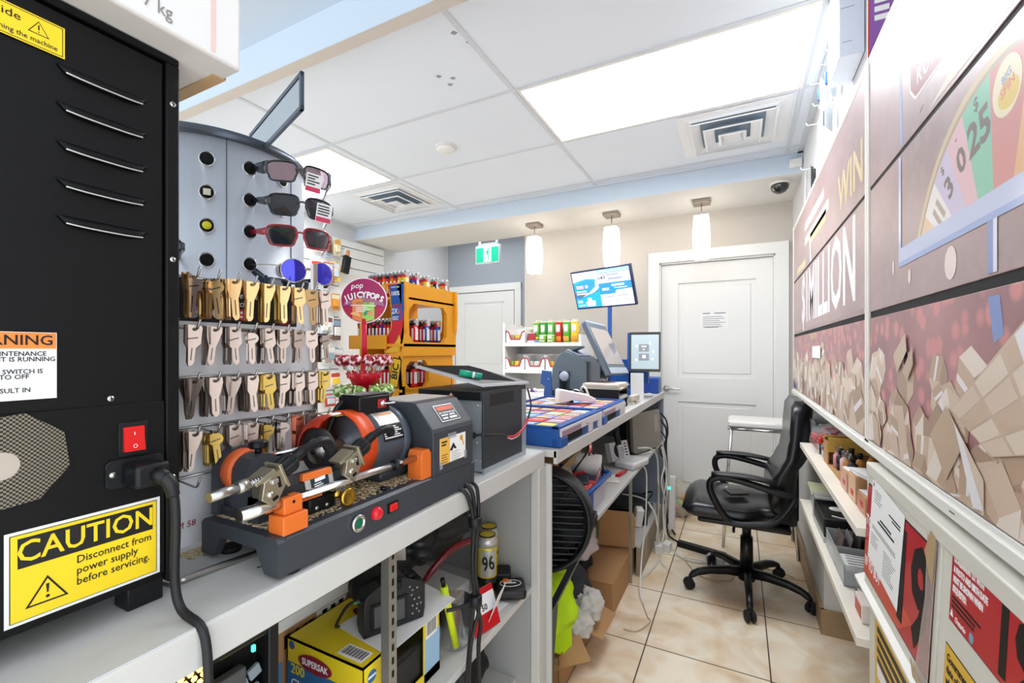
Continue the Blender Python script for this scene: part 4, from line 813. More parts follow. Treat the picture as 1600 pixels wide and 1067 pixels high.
FOIL = [foil('pop_red_foil', '#7d1526', '#d33a48', '#f4dcdc'), foil('pop_green_foil', '#5f9433', '#a6cf68', '#f2efd0'), foil('pop_purple_foil', '#4d0f3a', '#96205f', '#e4c4d4')]
STK = M('pop_stick', '#eeeae4', .5)
lbl = ('red foil lollipop in the top ring of the round sign stand', 'green foil lollipop in the middle ring of the round sign stand', 'purple foil lollipop in the lowest ring of the round sign stand')
for ti, (z, r, hz) in enumerate(((1.232, .030, .046), (1.165, .034, .042), (1.10, .036, .036))):
    proto = thing('lollipop', lbl[ti], 'lollipop', (0, 0, 0), ('lollipops in the top ring', 'lollipops in the middle ring', 'lollipops in the lowest ring')[ti])
    p = MB(FOIL[ti]); R = []
    for i in range(9):
        a = PI*i/8; R.append([(.0142*math.sin(a)*(1+.10*math.sin(7*b*PI/9))*math.cos(b*PI/9)+1e-5, .0142*math.sin(a)*(1+.10*math.sin(7*b*PI/9))*math.sin(b*PI/9), -.0138*math.cos(a)) for b in range(18)])
    p.rings(R); p.build('candy', proto)
    p = MB(M('wrapper_twist', '#d9d5d0', .25, .4)); p.cyl((0, 0, -.011), (0, 0, -.024), .004, .0065, 8, True, False); p.build('wrapper', proto); MB(STK).cyl((0, 0, -.012), (0, 0, -.062), .0017, n=8).build('stick', proto)
    for k in range(11):
        a = 2*PI*k/11+.2*ti; tilt = .55
        m_ = T(LX+(r+.022)*math.cos(a), LY+(r+.022)*math.sin(a), z+hz) @ RZ(a) @ RY(tilt)
        if k == 0: proto.matrix_basis = m_
        else: dup(proto, m_)
# ================================================================ lighter display
bd = thing('lighter_display', 'yellow lighter display with a red flame on its side', 'display stand', (-.93, 1.1, 1.0))
YB = M('display_yellow', '#f6a81e', .35)
Ya, Yb = .97, 1.225
outl = [(-.826, 1.492), (-.824, 1.42), (-.828, 1.365), (-.838, 1.32), (-.845, 1.285), (-.838, 1.2), (-.838, 1.0), (-.885, 1.0), (-.875, 1.20), (-.888, 1.26), (-.905, 1.30), (-.897, 1.335), (-.88, 1.365), (-.878, 1.41), (-.885, 1.46), (-.90, 1.492)]
p = MB(YB); p.prism(outl, -.012, fy(0, Ya, 0)); sp = p.build('side_panel', bd)
p = MB(YB); p.prism(outl, -.012, fy(0, Yb-.012, 0)); p.build('side_panel', bd)
def fr(y0, y1, z0, z1, wy0, wy1, wz0, wz1, x=-.832):
    p = MB(YB); q = fx(x, 0, 0)
    p.rect(y0, y1, z0, wz0, q @ T(0, 0, -.012), .012).rect(y0, y1, wz1, z1, q @ T(0, 0, -.012), .012).rect(y0, wy0, wz0, wz1, q @ T(0, 0, -.012), .012).rect(wy1, y1, wz0, wz1, q @ T(0, 0, -.012), .012)
    for cy, cz, sy, sz in ((wy0, wz0, 1, 1), (wy1, wz0, -1, 1), (wy0, wz1, 1, -1), (wy1, wz1, -1, -1)): p.prism([(cy, cz), (cy+sy*.02, cz), (cy, cz+sz*.02)], .012, q @ T(0, 0, -.012))
    return p
fr(Ya, Yb, 1.285, 1.492, Ya+.022, 1.175, 1.325, 1.435).build('upper_frame', bd)
fr(Ya, Yb-.02, 1.0, 1.285, Ya+.015, 1.09, 1.19, 1.272, -.838).build('lower_frame', bd)
p = MB(YB); p.bx(-.985, -.832, Ya+.0, Yb, 1.446, 1.452); p.bx(-.987, -.983, Ya, Yb, 1.446, 1.49); p.bx(-.985, -.9, Ya, Ya+.004, 1.446, 1.49); p.build('top_tray', bd)
p = MB(YB); p.bx(-1.035, -.832, Ya-.005, Yb, 1.312, 1.320); p.bx(-1.037, -1.03, Ya-.005, Yb, 1.305, 1.345); p.bx(-1.035, -.89, Ya-.008, Ya-.003, 1.305, 1.345); p.build('middle_tray', bd)
p = MB(YB); p.bx(-1.0, -.838, Ya, Yb-.02, 1.183, 1.191); p.build('lower_tray', bd)
p = MB(YB); p.bx(-1.0, -.838, Ya, Yb, 1.0, 1.02); p.bx(-1.0, -.99, Ya, Yb, 1.0, 1.45); p.build('back_base', bd)
q = fy(0, Ya-.0002, 0)
p = MB(M('flame_red', '#d6202c', .35)); p.prism([(-.833, 1.488), (-.831, 1.42), (-.836, 1.365), (-.848, 1.315), (-.862, 1.30), (-.897, 1.29), (-.902, 1.30), (-.894, 1.335), (-.876, 1.365), (-.874, 1.41), (-.880, 1.46), (-.892, 1.488)], .0006, q); p.m(M('flame_blue', '#2357a8', .35)).prism([(-.833, 1.488), (-.831, 1.42), (-.834, 1.385), (-.842, 1.43), (-.858, 1.488)], .0004, q @ T(0, 0, .0006)).prism([(-.876, 1.425), (-.843, 1.425), (-.843, 1.385), (-.874, 1.385)], .0004, q @ T(0, 0, .0006)).prism([(-.882, 1.486), (-.84, 1.486), (-.84, 1.43), (-.877, 1.43)], .0004, q @ T(0, 0, .0006))
p.m(M('flame_yellow', '#f2c62e', .35)).prism([(-.848, 1.345), (-.842, 1.33), (-.85, 1.298), (-.895, 1.293), (-.9, 1.30), (-.872, 1.312), (-.856, 1.33)], .0004, q @ T(0, 0, .0010)); p.m(PAPER)
for s_, h, x, z in (('MORE THAN', .006, -.862, 1.479), ('100%', .017, -.862, 1.461), ('2X', .021, -.864, 1.411)): p.text(s_, h, q @ T(x, z, .0011), .0003, sx=.85, bold=.02)
p.lines(-.872, -.846, 1.396, 3, .004, .0018, q @ T(0, 0, .0011), .0003); p.m(ORANGE).prism([(-.849, 1.418), (-.845, 1.408), (-.848, 1.402), (-.852, 1.408)], .0003, q @ T(0, 0, .0011)); p.build('flame_graphic', sp)
q2 = q @ T(-.862, 1.238, .0006) @ RZ(-.17+PI/2)
rr = lambda a, b: [(math.copysign(min(a, abs(1.35*a*math.cos(t))), math.cos(t)), math.copysign(min(b, abs(1.35*b*math.sin(t))), math.sin(t))) for t in [2*PI*(k+.5)/32 for k in range(32)]]
p = MB(INK); p.prism(rr(.042, .0165), .0008, q2); p.m(M('badge_yellow', '#f7c51f', .35)).prism(rr(.039, .0142), .0004, q2 @ T(0, 0, .0008)); p.m(INK).text('BIC', .030, q2 @ T(.004, 0, .0012), .0004, bold=.025, sx=1.0); p.build('badge', sp)
LC = ['#d21f2b', '#f2c21c', '#ee7a1e', '#5b2b8c', '#1e4fa3', '#18181a', '#c81f5a', '#2b8a4a']
def lighter_mesh(c):
    p = MB(C(c, .25)); R = []
    for z in (0, .055):
        R.append([(.0062*math.copysign(abs(math.cos(t))**.7, math.cos(t)), .0122*math.copysign(abs(math.sin(t))**.7, math.sin(t)), z) for t in [2*PI*k/16 for k in range(16)]])
    p.rings(R); p.m(PAPER).bx(.0058, .0066, -.006, .006, .012, .046); p.bx(-.003, .003, -.0126, -.0118, .012, .046)
    p.m(CHROME).bx(-.0055, .0055, -.002, .0115, .055, .075, .001); p.m(C(LC[0] if c != '#d21f2b' else '#18181a', .3)).bx(-.0052, .0052, -.0118, -.002, .055, .062, .001); p.m(STEEL).cyl((-.0045, -.005, .066), (.0045, -.005, .066), .0042, n=10)
    return p
LP = {}
cn = {'#d21f2b': 'red', '#f2c21c': 'yellow', '#ee7a1e': 'orange', '#5b2b8c': 'purple', '#1e4fa3': 'blue', '#18181a': 'black', '#c81f5a': 'pink', '#2b8a4a': 'green'}
def lighter(c, x, y, z, tray):
    if c not in LP:
        o = lighter_mesh(c).build('lighter', None); o.data.transform(Matrix.Translation(o.location)); o['category'] = 'lighter'; LP[c] = o
    else: o = LP[c].copy(); COL.objects.link(o)
    o.matrix_basis = T(x, y, z) @ RZ(rnd.uniform(-.05, .05)); o['label'] = f'{cn[c]} lighter standing in the {tray} tray of the yellow display'; o['group'] = f'{cn[c]} lighters in the {tray} tray'
for j in range(5):
    for k in range(10): lighter(rnd.choice(LC[:7]), -.842-.0144*k, .988+.048*j, 1.452, 'top')
for j in range(4):
    for k in range(12): lighter(rnd.choice([LC[0], LC[0], LC[5], LC[0], LC[4], LC[3]]), -.856-.0144*k, .992+.055*j, 1.320, 'middle')
for j in range(3):
    for k in range(6): lighter(rnd.choice([LC[0], LC[1], LC[0], LC[5]]), -.862-.0144*k, 1.0+.05*j, 1.191, 'lower')
# ================================================================ slatwall on the far left wall
sw = thing('slatwall', 'white slotted display wall panel on the far left wall', 'wall panel', (-3.46, 3.0, .9))
p = MB(M('slat_white', '#eeedea', .5))
z = .62
while z < 2.38: p.bx(-3.474, -3.455, 2.1, 3.70, z+.008, min(2.392, z+.1)); z += .1
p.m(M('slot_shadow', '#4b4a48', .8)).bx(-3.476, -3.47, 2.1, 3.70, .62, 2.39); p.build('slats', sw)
MB(M('board_plain', '#e9e5de', .5)).bx(-3.455, -3.449, 3.085, 3.66, .62, 2.06).build('blank_panel', sw)
cols = ['#d9d4c8', '#b8c6cf', '#e3d8b5', '#e8e4e0', '#c7432f', '#f0c33c', '#8fa6b5', '#d8953a', '#cfd3d6', '#7c4a3a']
i = 0
PK = [(2.80, 2.36, .10, .16), (2.92, 2.37, .09, .20), (3.02, 2.36, .08, .16), (2.79, 2.12, .11, .17), (2.92, 2.12, .10, .20), (3.0, 2.14, .09, .18), (2.88, 1.86, .10, .14), (3.0, 1.84, .10, .16), (2.90, 1.62, .12, .17), (3.01, 1.60, .11, .2), (2.93, 1.34, .12, .16), (3.03, 1.32, .10, .15), (2.86, 1.12, .12, .15), (3.0, 1.1, .11, .15), (2.94, .9, .12, .12)]
for (y, z, wd_, hg) in PK:
    c1, c2 = cols[i % 10], cols[(i*7+3) % 10]; names = ['grey', 'pale blue', 'cream', 'white', 'red', 'yellow', 'slate blue', 'amber', 'silver', 'brown']
    t = thing('hanging_pack', f'{names[i % 10]} blister pack hanging on the slotted wall, ' + ('top row' if z > 2.3 else 'second row down' if z > 2 else 'third row down' if z > 1.8 else 'fourth row down' if z > 1.5 else 'low row') , 'blister pack', (-3.4, y, z-hg), 'packs on the slotted wall')
    q = fx(-3.40, y, z-hg/2) @ RY(rnd.uniform(-.3, .2))
    p = MB(C(c1)); p.rect(-wd_/2, wd_/2, -hg/2, hg/2, q, .002); p.m(C(c2)).rect(-wd_/2+.008, wd_/2-.008, hg*.18, hg/2-.012, q @ T(0, 0, .002), .0005); p.m(PAPERG).lines(-wd_/2+.012, wd_/2-.012, -hg*.36, 2, .012, .005, q @ T(0, 0, .002), .0005); p.build('card', t)
    p = MB(C(cols[(i*3+6) % 10], .2)); p.box((0, 0, 0), (wd_*.66, hg*.42, .02), q @ T(0, -hg*.08, .011), .006); p.build('contents', t)
    p = MB(STEEL); p.tube([(-3.46, y, z-.01), (-3.36, y, z-.008), (-3.35, y, z+.006)], .0025, 6, False); p.build('peg', t)
    i += 1
t = thing('lint_brush', 'black brush with a wooden handle hanging on the slotted wall', 'brush', (-3.33, 3.07, 2.0)); q = fx(-3.34, 3.075, 2.14) @ RZ(-.2)
p = MB(BLACKP); p.box((0, 0, 0), (.075, .17, .04), q @ T(0, -.02, 0), .006); p.build('brush_head', t); MB(M('wood_tan', '#b97a35', .5)).cyl(q @ Vector((0, .06, 0)), q @ Vector((0, .12, 0)), .016).build('handle', t)
p = MB(STEEL).tube([(-3.46, 3.05, 2.27), (-3.34, 3.05, 2.27), (-3.33, 3.05, 2.285)], .003, 6, False).build('peg', t)
# ================================================================ far service counter
t = thing('service_counter', 'long grey service counter with lottery trays, running to the panelled door', 'counter', (-.75, 2.35, 0))
CB = -.97
p = MB(SHELFG); p.bx(CB, -.49, 1.255, 3.43, .978, 1.0); p.bx(-.5, -.488, 1.255, 3.43, .958, .9995, .002); p.build('countertop', t)
p = MB(SHELFG); p.bx(-.55, -.507, 1.254, 1.266, 0, .957, .002); p.build('front_post', t)
BLG = M('blue_grey_panel', '#8c96a5', .5, var=.05, scale=6)
MB(BLG).bx(CB, CB+.02, 1.26, 3.42, 0, .978).build('back_panel', t)
p = MB(BLG); p.bx(CB+.02, -.505, 3.40, 3.42, 0, .978).bx(-.53, -.495, 3.385, 3.43, 0, .958, .002); p.build('end_panel', t)
p = MB(SHELFG); p.bx(CB+.02, -.5, 1.62, 3.40, .625, .643, .002); p.build('middle_shelf', t)
p = MB(SHELFG); p.bx(CB+.02, -.505, 2.62, 3.40, .165, .185, .002); p.m(M('plinth_grime', '#a39480', .6, var=.3, scale=9)).bx(-.53, -.505, 2.62, 3.40, 0, .165); p.build('bottom_deck', t)
MB(M('galvanised', '#a9a8a0')).bx(-.55, -.535, 2.52, 2.535, 0, .625).build('support_post', t)
p = MB(M('sticker_red', '#d2452e', .5)); p.rect(-.02, .012, -.018, .018, fx(-.489, 1.60, .945), .0006) ; p.m(PAPER).text('99', .02, fx(-.4882, 1.596, .945), .0003, bold=.02); p.build('price_sticker', t)
# ---- two scratch ticket trays
TK = ['#e8d84a', '#f2f0ea', '#d8462f', '#f0a23c', '#7fb6d8', '#e77d62', '#c9dc84', '#d9a8c8', '#f5e6b0', '#5d8cc4', '#c4c9d0', '#e3563c']
tcount = 0
def tray(y0, y1, x0, label, where):
    x1 = -.485
    t = thing('ticket_tray', label, 'ticket tray', ((x0+x1)/2, (y0+y1)/2, 1.0), 'blue scratch ticket trays')
    p = MB(BLUEP); p.bx(x0, x1-.01, y0, y1, 1.0005, 1.058, .003); p.bx(x1-.035, x1, y0, y0+.06, 1.0005, 1.030, .003); b_ = p.build('body', t)
    p = MB(BLUEP); p.bx(x0, x1-.008, y0, y0+.012, 1.058, 1.066, .002); p.bx(x0, x1-.008, y1-.012, y1, 1.058, 1.066, .002); p.bx(x1-.034, x1-.006, y0, y1, 1.058, 1.066, .002); p.bx(x0, x0+.012, y0, y1, 1.058, 1.066, .002); p.build('rim', t)
    p = MB(M('label_rail', '#d8d2d6', .35)); p.bx(x1-.010, x1-.003, y0+.01, y1-.004, 1.032, 1.058, .001); p.bx(x1-.010, x1-.004, y0+.30, y0+.345, 1.003, 1.032); p.bx(x1-.010, x1-.004, y1-.05, y1-.004, 1.003, 1.032); p.m(M('rail_mauve', '#9d7f8f', .4)).bx(x1-.003, x1-.0024, y0+.015, y0+.20, 1.034, 1.05); p.m(INK).bx(x1-.003, x1-.0024, y0+.27, y0+.275, 1.035, 1.041); p.build('label_rail', t)
    p = MB(M('slot_black', '#0a0a0b')); p.bx(x1-.0095, x1-.0085, y0+.06, y0+.23, 1.006, 1.030); p.m(NAVY).bx(x1-.0095, x1-.0085, y0+.25, y0+.36, 1.004, 1.03); p.build('dispenser_slot', t)
    return t
def tickets(y0, y1, x0, x1, nr, nc, where, skip=lambda r, c: False):
    dy, dx = (y1-y0)/nr, (x1-x0)/nc; k = 0
    for r_ in range(nr):
        for c_ in range(nc):
            if skip(r_, c_): continue
            a, b = TK[(r_*5+c_*3) % 12], TK[(r_*7+c_*5+4) % 12]; nm = {'#e8d84a': 'yellow', '#f2f0ea': 'white', '#d8462f': 'red', '#f0a23c': 'amber', '#7fb6d8': 'pale blue', '#e77d62': 'coral', '#c9dc84': 'lime', '#d9a8c8': 'pink', '#f5e6b0': 'cream', '#5d8cc4': 'blue', '#c4c9d0': 'grey', '#e3563c': 'scarlet'}
            X_, Y_ = x0+dx*(c_+.5), y0+dy*(r_+.5); q = T(X_, Y_, 1.0584) @ RZ(rnd.uniform(-.03, .03))
            p = MB(C(a)); w_, h_ = dx*.88, dy*.84; p.rect(-w_/2, w_/2, -h_/2, h_/2, q, .0012); p.m(C(b)).rect(-w_*.42, w_*.42, -h_*.05, h_*.34, q @ T(0, 0, .0012), .0003); p.m(C(TK[(r_+c_*5+7) % 12])).rect(-w_*.4, w_*.25, -h_*.4, -h_*.15, q @ T(0, 0, .0012), .0003); p.m(PAPER).rect(-w_*.3, w_*.3, h_*.1, h_*.18, q @ T(0, 0, .0015), .0003)
            p.build('scratch_ticket', None, f'{nm[a]} scratch ticket in the {where} tray, {ORD[r_]} row, {ORD[nc-1-c_]} from the aisle edge', 'lottery ticket', f'tickets in the {where} tray')
tray(1.285, 1.755, -.90, 'nearer blue tray of scratch tickets on the service counter', 'nearer')
tickets(1.30, 1.74, -.885, -.522, 5, 5, 'nearer')
tray(1.765, 2.16, -.90, 'farther blue ticket tray, under the white scanner', 'farther')
tickets(1.78, 2.145, -.885, -.522, 4, 5, 'farther')
# ---- white ticket scanner lying on the farther tray
t = thing('ticket_scanner', 'white handheld ticket scanner dock lying on the farther blue tray', 'scanner', (-.66, 1.93, 1.066))
SW = M('scanner_white', '#e9e4e2', .35)
q = T(-.665, 1.935, 1.067) @ RZ(math.radians(38))
p = MB(SW); p.prism([(-.085, .0), (-.085, .055), (-.075, .062), (.05, .036), (.088, .018), (.09, .004), (.07, .0), (.04, .012), (-.02, .02), (-.04, .004)], .07, q @ face((0, .035, 0), (1, 0, 0), (0, 0, 1)), bev=.006); b_ = p.build('housing', t)
p = MB(BLACKP); p.box((-.01, -.012, .0515), (.10, .006, .004), q @ RY(.21)); p.build('card_slot', t)
p = MB(RUBBER); p.box((-.03, 0, .004), (.03, .05, .008), q); p.build('foot', t)
# ---- blue bracket
t = thing('counter_bracket', 'upright blue bracket between the ticket tray and the white shelves', 'bracket', (-.90, 2.25, 1.0))
q = fy(-.905, 2.22, 1.0)
p = MB(NAVY); p.prism([(-.02, 0), (.018, 0), (.014, .10), (.012, .19), (-.04, .195), (-.05, .125), (-.022, .11), (-.03, .07)], .012, q, bev=.001); p.m(SCREW).lathe([(0, 0), (.004, 0), (.003, .002), (0, .002)], q @ T(-.002, .15, .012), 10); p.build('plate', t)
p = MB(NAVY); p.bx(-.965, -.89, 2.17, 2.235, 1.0, 1.008); p.build('foot', t)
# ---- lottery terminal
t = thing('lottery_terminal', 'dark grey lottery terminal with a tilted touchscreen', 'terminal', (-.78, 2.45, 1.0))
TG = M('terminal_grey', '#5f6b75', .45, var=.05, scale=15); TG2 = M('terminal_light', '#aab3c2', .4)
q = face((0, 2.33, 0), (1, 0, 0), (0, 0, 1))
p = MB(TG); p.prism([(-.945, 1.075), (-.935, 1.20), (-.905, 1.27), (-.86, 1.30), (-.775, 1.265), (-.735, 1.24), (-.735, 1.075)], -.26, q, bev=.006); b_ = p.build('printer_body', t)
p = MB(TG2); p.prism([(-.862, 1.303), (-.785, 1.270), (-.785, 1.274), (-.858, 1.309)], -.2, q @ T(0, 0, -.03)); p.m(TG).box((-.83, 2.44, 1.31), (.07, .10, .012), RY(-.35), .002); p.build('paper_lid', b_)
p = MB(M('dark_window', '#22262b', .2)); p.rect(-.03, .03, -.055, .045, fy(-.86, 2.329, 1.14), .003); p.m(TG2).lathe([(0, 0), (.028, 0), (.026, .012), (.014, .02), (0, .022)], fy(-.86, 2.328, 1.16), 20); p.build('dome_reader', t)
p = MB(BLACKP); p.bx(-.95, -.60, 2.30, 2.62, 1.0, 1.075, .004); p.build('base_drawer', t)
p = MB(M('mech_grey', '#6f7479', .35, .5)); p.bx(-.74, -.67, 2.36, 2.58, 1.08, 1.24); p.m(BLACKP).bx(-.672, -.665, 2.38, 2.56, 1.10, 1.13).bx(-.672, -.665, 2.38, 2.56, 1.15, 1.19); p.m(CHROME).cyl((-.668, 2.4, 1.14), (-.668, 2.54, 1.14), .012).bx(-.67, -.64, 2.37, 2.57, 1.078, 1.09); p.build('printer_mechanism', t)
# touchscreen: faces the aisle, leaning back
n_yaw, n_pit = 1.505, -.474
def tilted(cx, cy, cz, yaw, pit, roll): return T(cx, cy, cz) @ RZ(yaw) @ RX(PI/2) @ RX(pit) @ RZ(roll)
qs = tilted(-.653, 2.45, 1.3216, 1.505, -.474*1.0, -.04)
p = MB(TG); W_, H_ = .30, .30
p.prism([(-W_/2, -H_/2), (W_/2, -H_/2), (W_/2, H_/2+.01), (-W_/2, H_/2+.01)], -.034, qs @ T(0, -.012, .0), bev=.006); p.m(TG2).rect(-W_/2+.004, W_/2-.004, -H_/2, -H_/2+.034, qs @ T(0, -.012, 0), .003).rect(-W_/2, W_/2, H_/2-.0, H_/2+.012, qs @ T(0, -.006, -.03), .03); ms = p.build('touchscreen', t)
p = MB(M('screen_reflective', '#b8aca6', .18, .25)); p.rect(-.135, .135, -.108, .113, qs, .0015); p.m(M('screen_grey', '#8b8a90', .2, .2)).prism([(.05, -.05), (.12, -.02), (.13, .03), (.03, .02)], .0004, qs @ T(0, 0, .0015)); p.build('screen', ms)
p = MB(TG); p.tube([(-.70, 2.47, 1.23), (-.69, 2.47, 1.27), (-.67, 2.46, 1.30)], .022, 10); p.build('screen_arm', t)
# ---- customer display on blue stand
t = thing('player_display', 'grey screen in a black frame on a blue stand at the counter end', 'monitor', (-.55, 2.85, 1.0))
q = face((-.515, 2.80, 1.2945), (1, .10, 0), (0, .06, 1))
p = MB(NAVY); p.rect(-.105, .085, -.122, .118, q @ T(0, 0, -.045), .04); hs_ = p.build('housing', t)
p = MB(M('bezel_dark', '#3b3836', .4)); p.rect(-.09, .092, -.122, .120, q @ T(0, 0, -.004), .006); p.build('bezel', hs_)
p = MB(M('screen_soft', '#b4c4c8', .25, emit=.12)); p.rect(-.080, .082, -.106, .104, q @ T(0, 0, .002), .001); sc_ = p.build('screen', hs_)
p = MB(M('screen_tile', '#8e8f96', .3, emit=.1)); qq = q @ T(0, 0, .003); p.rect(-.035, .025, .0, .045, qq, .0003).rect(-.035, .025, -.055, -.012, qq, .0003); p.m(PAPER)
for x, y in ((-.048, .034), (-.05, -.05), (.03, .05), (.045, -.045), (.05, .0)): p.rect(x-.006, x+.006, y-.008, y+.008, qq, .0003)
p.rect(-.02, .01, .028, .036, qq @ T(0, 0, .0003), .0002).rect(-.012, .0, .01, .018, qq @ T(0, 0, .0003), .0002).rect(-.015, .006, -.04, -.02, qq @ T(0, 0, .0003), .0002); p.build('screen_icons', sc_)
p = MB(NAVY); p.bx(-.74, -.60, 2.84, 2.88, 1.06, 1.245, .003).bx(-.62, -.50, 2.84, 2.87, 1.10, 1.20); p.bx(-.70, -.55, 2.82, 2.92, 1.0, 1.06, .004); p.build('stand', t)
# ---- tilted screen on blue pole
t = thing('lottery_screen', 'tilted lottery screen on a blue pole above the service counter', 'screen', (-.84, 3.1, 1.0))
p = MB(NAVY); p.bx(-.836, -.810, 3.14, 3.166, 1.0, 1.74, .003); p.bx(-.88, -.76, 3.08, 3.22, 1.0, 1.008); p.build('pole', t)
q = T(-.866, 3.10, 1.742) @ RZ(-.287) @ RX(PI/2) @ RX(.339) @ RZ(.008)
def tv(mb, x0, x1, y0, y1, h, z=0): return mb.rect(x0, x1, y0, y1, q @ T(0, 0, z), h)
W_, H_ = .242, .1405
p = MB(M('tv_bezel', '#1a2550', .35)); p.prism([(-W_, -H_), (W_, -H_), (W_, H_), (-W_, H_)], -.03, q, bev=.003); p.box((0, 0, -.05), (.12, .10, .04), q); tb = p.build('housing', t)
E_ = lambda n, c, e=.5: M(n, c, .4, emit=e)
p = MB(E_('tv_base', '#dfe6fb')); tv(p, -.232, .232, -.128, .131, .0006, .0005); sc_ = p.build('screen', tb)
p = MB(E_('tv_cyan', '#1fa0e8')); tv(p, -.232, -.02, -.128, .131, .0003, .0011); p.m(E_('tv_sky', '#c3d0e6')); p.prism([(-.232, .131), (-.02, .131), (-.02, .07), (-.12, .08), (-.232, .06)], .0003, q @ T(0, 0, .0014)); p.m(E_('tv_teal', '#2f8fb4')); p.prism([(-.232, .04), (-.10, .075), (-.05, .06), (-.06, .0), (-.15, -.03), (-.232, -.02)], .0003, q @ T(0, 0, .0017)); p.m(E_('tv_deep', '#3d6b95')); p.prism([(-.232, -.02), (-.15, -.03), (-.06, .0), (-.03, -.015), (-.10, -.035), (-.19, -.06), (-.232, -.055)], .0003, q @ T(0, 0, .0020)); p.m(E_('tv_cream', '#cfc7ca')); p.prism([(-.04, .08), (-.02, .06), (-.02, .01), (-.06, -.02), (-.17, -.05), (-.10, -.015), (-.05, .02)], .0003, q @ T(0, 0, .0022))
p.m(E_('tv_pink', '#e8a8c0')); tv(p, -.21, -.15, .012, .036, .0003, .0024); tv(p, -.135, -.11, .014, .036, .0003, .0024); p.m(E_('tv_white', '#ffffff', .6)); tv(p, -.215, -.13, -.012, -.004, .0003, .0024); tv(p, -.215, -.09, -.03, -.022, .0003, .0024); p.prism([(-.145, -.12), (-.075, -.12), (-.07, -.085), (-.10, -.08), (-.10, -.06), (-.13, -.06), (-.133, -.085), (-.15, -.09)], .0003, q @ T(0, 0, .0024)); tv(p, -.215, -.18, -.09, -.075, .0003, .0024); tv(p, -.215, -.16, -.115, -.107, .0003, .0024); p.build('picture_half', sc_)
p = MB(E_('tv_header', '#8fc3ee')); tv(p, -.02, .232, .115, .131, .0003, .0011); p.m(E_('tv_bar', '#2b86c9')); tv(p, -.02, .232, .105, .110, .0003, .0011); tv(p, -.02, .232, -.045, .035, .0003, .0011); p.m(E_('tv_base', '#dfe6fb')); p.prism([(.10, -.045), (.232, -.045), (.232, -.018), (.11, -.022)], .0003, q @ T(0, 0, .0015)); p.m(E_('tv_grey', '#8594b5', .4))
tv(p, .05, .15, .085, .094, .0003, .0011); tv(p, .06, .17, .055, .066, .0003, .0011); tv(p, .0, .09, -.068, -.062, .0003, .0011); tv(p, .12, .2, -.066, -.06, .0003, .0011)
for x in (.0, .075, .15):
    for (a, b, c, d) in ((x, x+.068, -.082, -.081), (x, x+.068, -.118, -.117), (x, x+.001, -.118, -.081), (x+.067, x+.068, -.118, -.081)): tv(p, a, b, c, d, .0003, .0011)
    tv(p, x+.02, x+.05, -.1, -.095, .0003, .0011)
p.m(INK); p.text('649', .04, q @ T(.012, .072, .0012), .0003, bold=.01); p.m(E_('tv_white', '#ffffff')); p.text('$5,000,000', .022, q @ T(.13, .014, .0015), .0003, bold=.02).text('MAX', .026, q @ T(.03, -.01, .0015), .0003, bold=.02).lines(.10, .22, -.006, 1, .01, .005, q @ T(0, 0, .0015), .0003).text('LOTTERY', .011, q @ T(.03, .123, .0015), .0003); p.build('jackpot_half', sc_)
# ---- document tray, documents, small boxes
t = thing('document_tray', 'black document tray with papers stacked on top', 'document tray', (-.62, 2.33, 1.0))
p = MB(BLACKP); p.bx(-.73, -.545, 2.26, 2.27, 1.0, 1.095); p.bx(-.73, -.545, 2.45, 2.46, 1.0, 1.095); p.bx(-.73, -.545, 2.26, 2.46, 1.0, 1.006); p.bx(-.73, -.545, 2.26, 2.46, 1.045, 1.051); p.bx(-.73, -.725, 2.26, 2.46, 1.0, 1.095); p.bx(-.735, -.54, 2.255, 2.465, 1.095, 1.10); p.build('tray', t)
p = MB(M('tray_paper', '#ccd3d2', .6)); p.bx(-.72, -.542, 2.275, 2.445, 1.051, 1.066); p.bx(-.72, -.55, 2.275, 2.445, 1.006, 1.02); p.build('paper_sheets', t)
p = MB(M('paper_cream', '#e6dccd', .65)); rnd.seed(5)
for k in range(7): p.box((-.638+rnd.uniform(-.006, .006), 2.36+rnd.uniform(-.006, .006), 1.103+k*.0042), (.19, .20, .0036), RZ(rnd.uniform(-.09, .09)))
p.m(M('paper_line_red', '#d99a8e', .6)).box((-.64, 2.36, 1.131), (.10, .02, .0006), RZ(.4)); p.build('paper_stack', None, 'stack of cream papers on top of the black document tray', 'papers')
t = thing('upright_document', 'white document standing beside the black document tray', 'document', (-.53, 2.66, 1.0)); MB(PAPER).box((-.545, 2.72, 1.085), (.075, .004, .165), RZ(.15) @ RX(.1)).build('sheet', t)
p = MB(M('paper_line', '#c9c5bd', .6)); p.rect(-.03, .03, .05, .055, face((-.545, 2.717, 1.085), (1, .15, 0), (0, .1, 1)), .0005); p.build('print', t)
p = MB(M('stapler_beige', '#cfc7b8', .4)); p.box((-.535, 2.58, 1.032), (.03, .13, .035), RZ(-.1), .006).box((-.535, 2.58, 1.006), (.034, .14, .012), RZ(-.1), .003); p.m(STEEL).box((-.52, 2.55, 1.012), (.012, .02, .02), RZ(-.1)); p.build('receipt_printer', None, 'beige device with a chrome clip in front of the white document', 'device')
t = thing('blue_box', 'ribbed blue plastic box at the far end of the counter', 'box', (-.52, 3.28, 1.0)); p = MB(M('box_indigo', '#2b4fa0', .4)); p.bx(-.60, -.50, 3.22, 3.34, 1.0, 1.115, .008); b_ = p.build('body', t)
p = MB(M('box_indigo_dark', '#223f86', .45))
for k in range(7): p.bx(-.59+.013*k, -.586+.013*k, 3.216, 3.222, 1.01, 1.10)
p.build('ribs', b_)
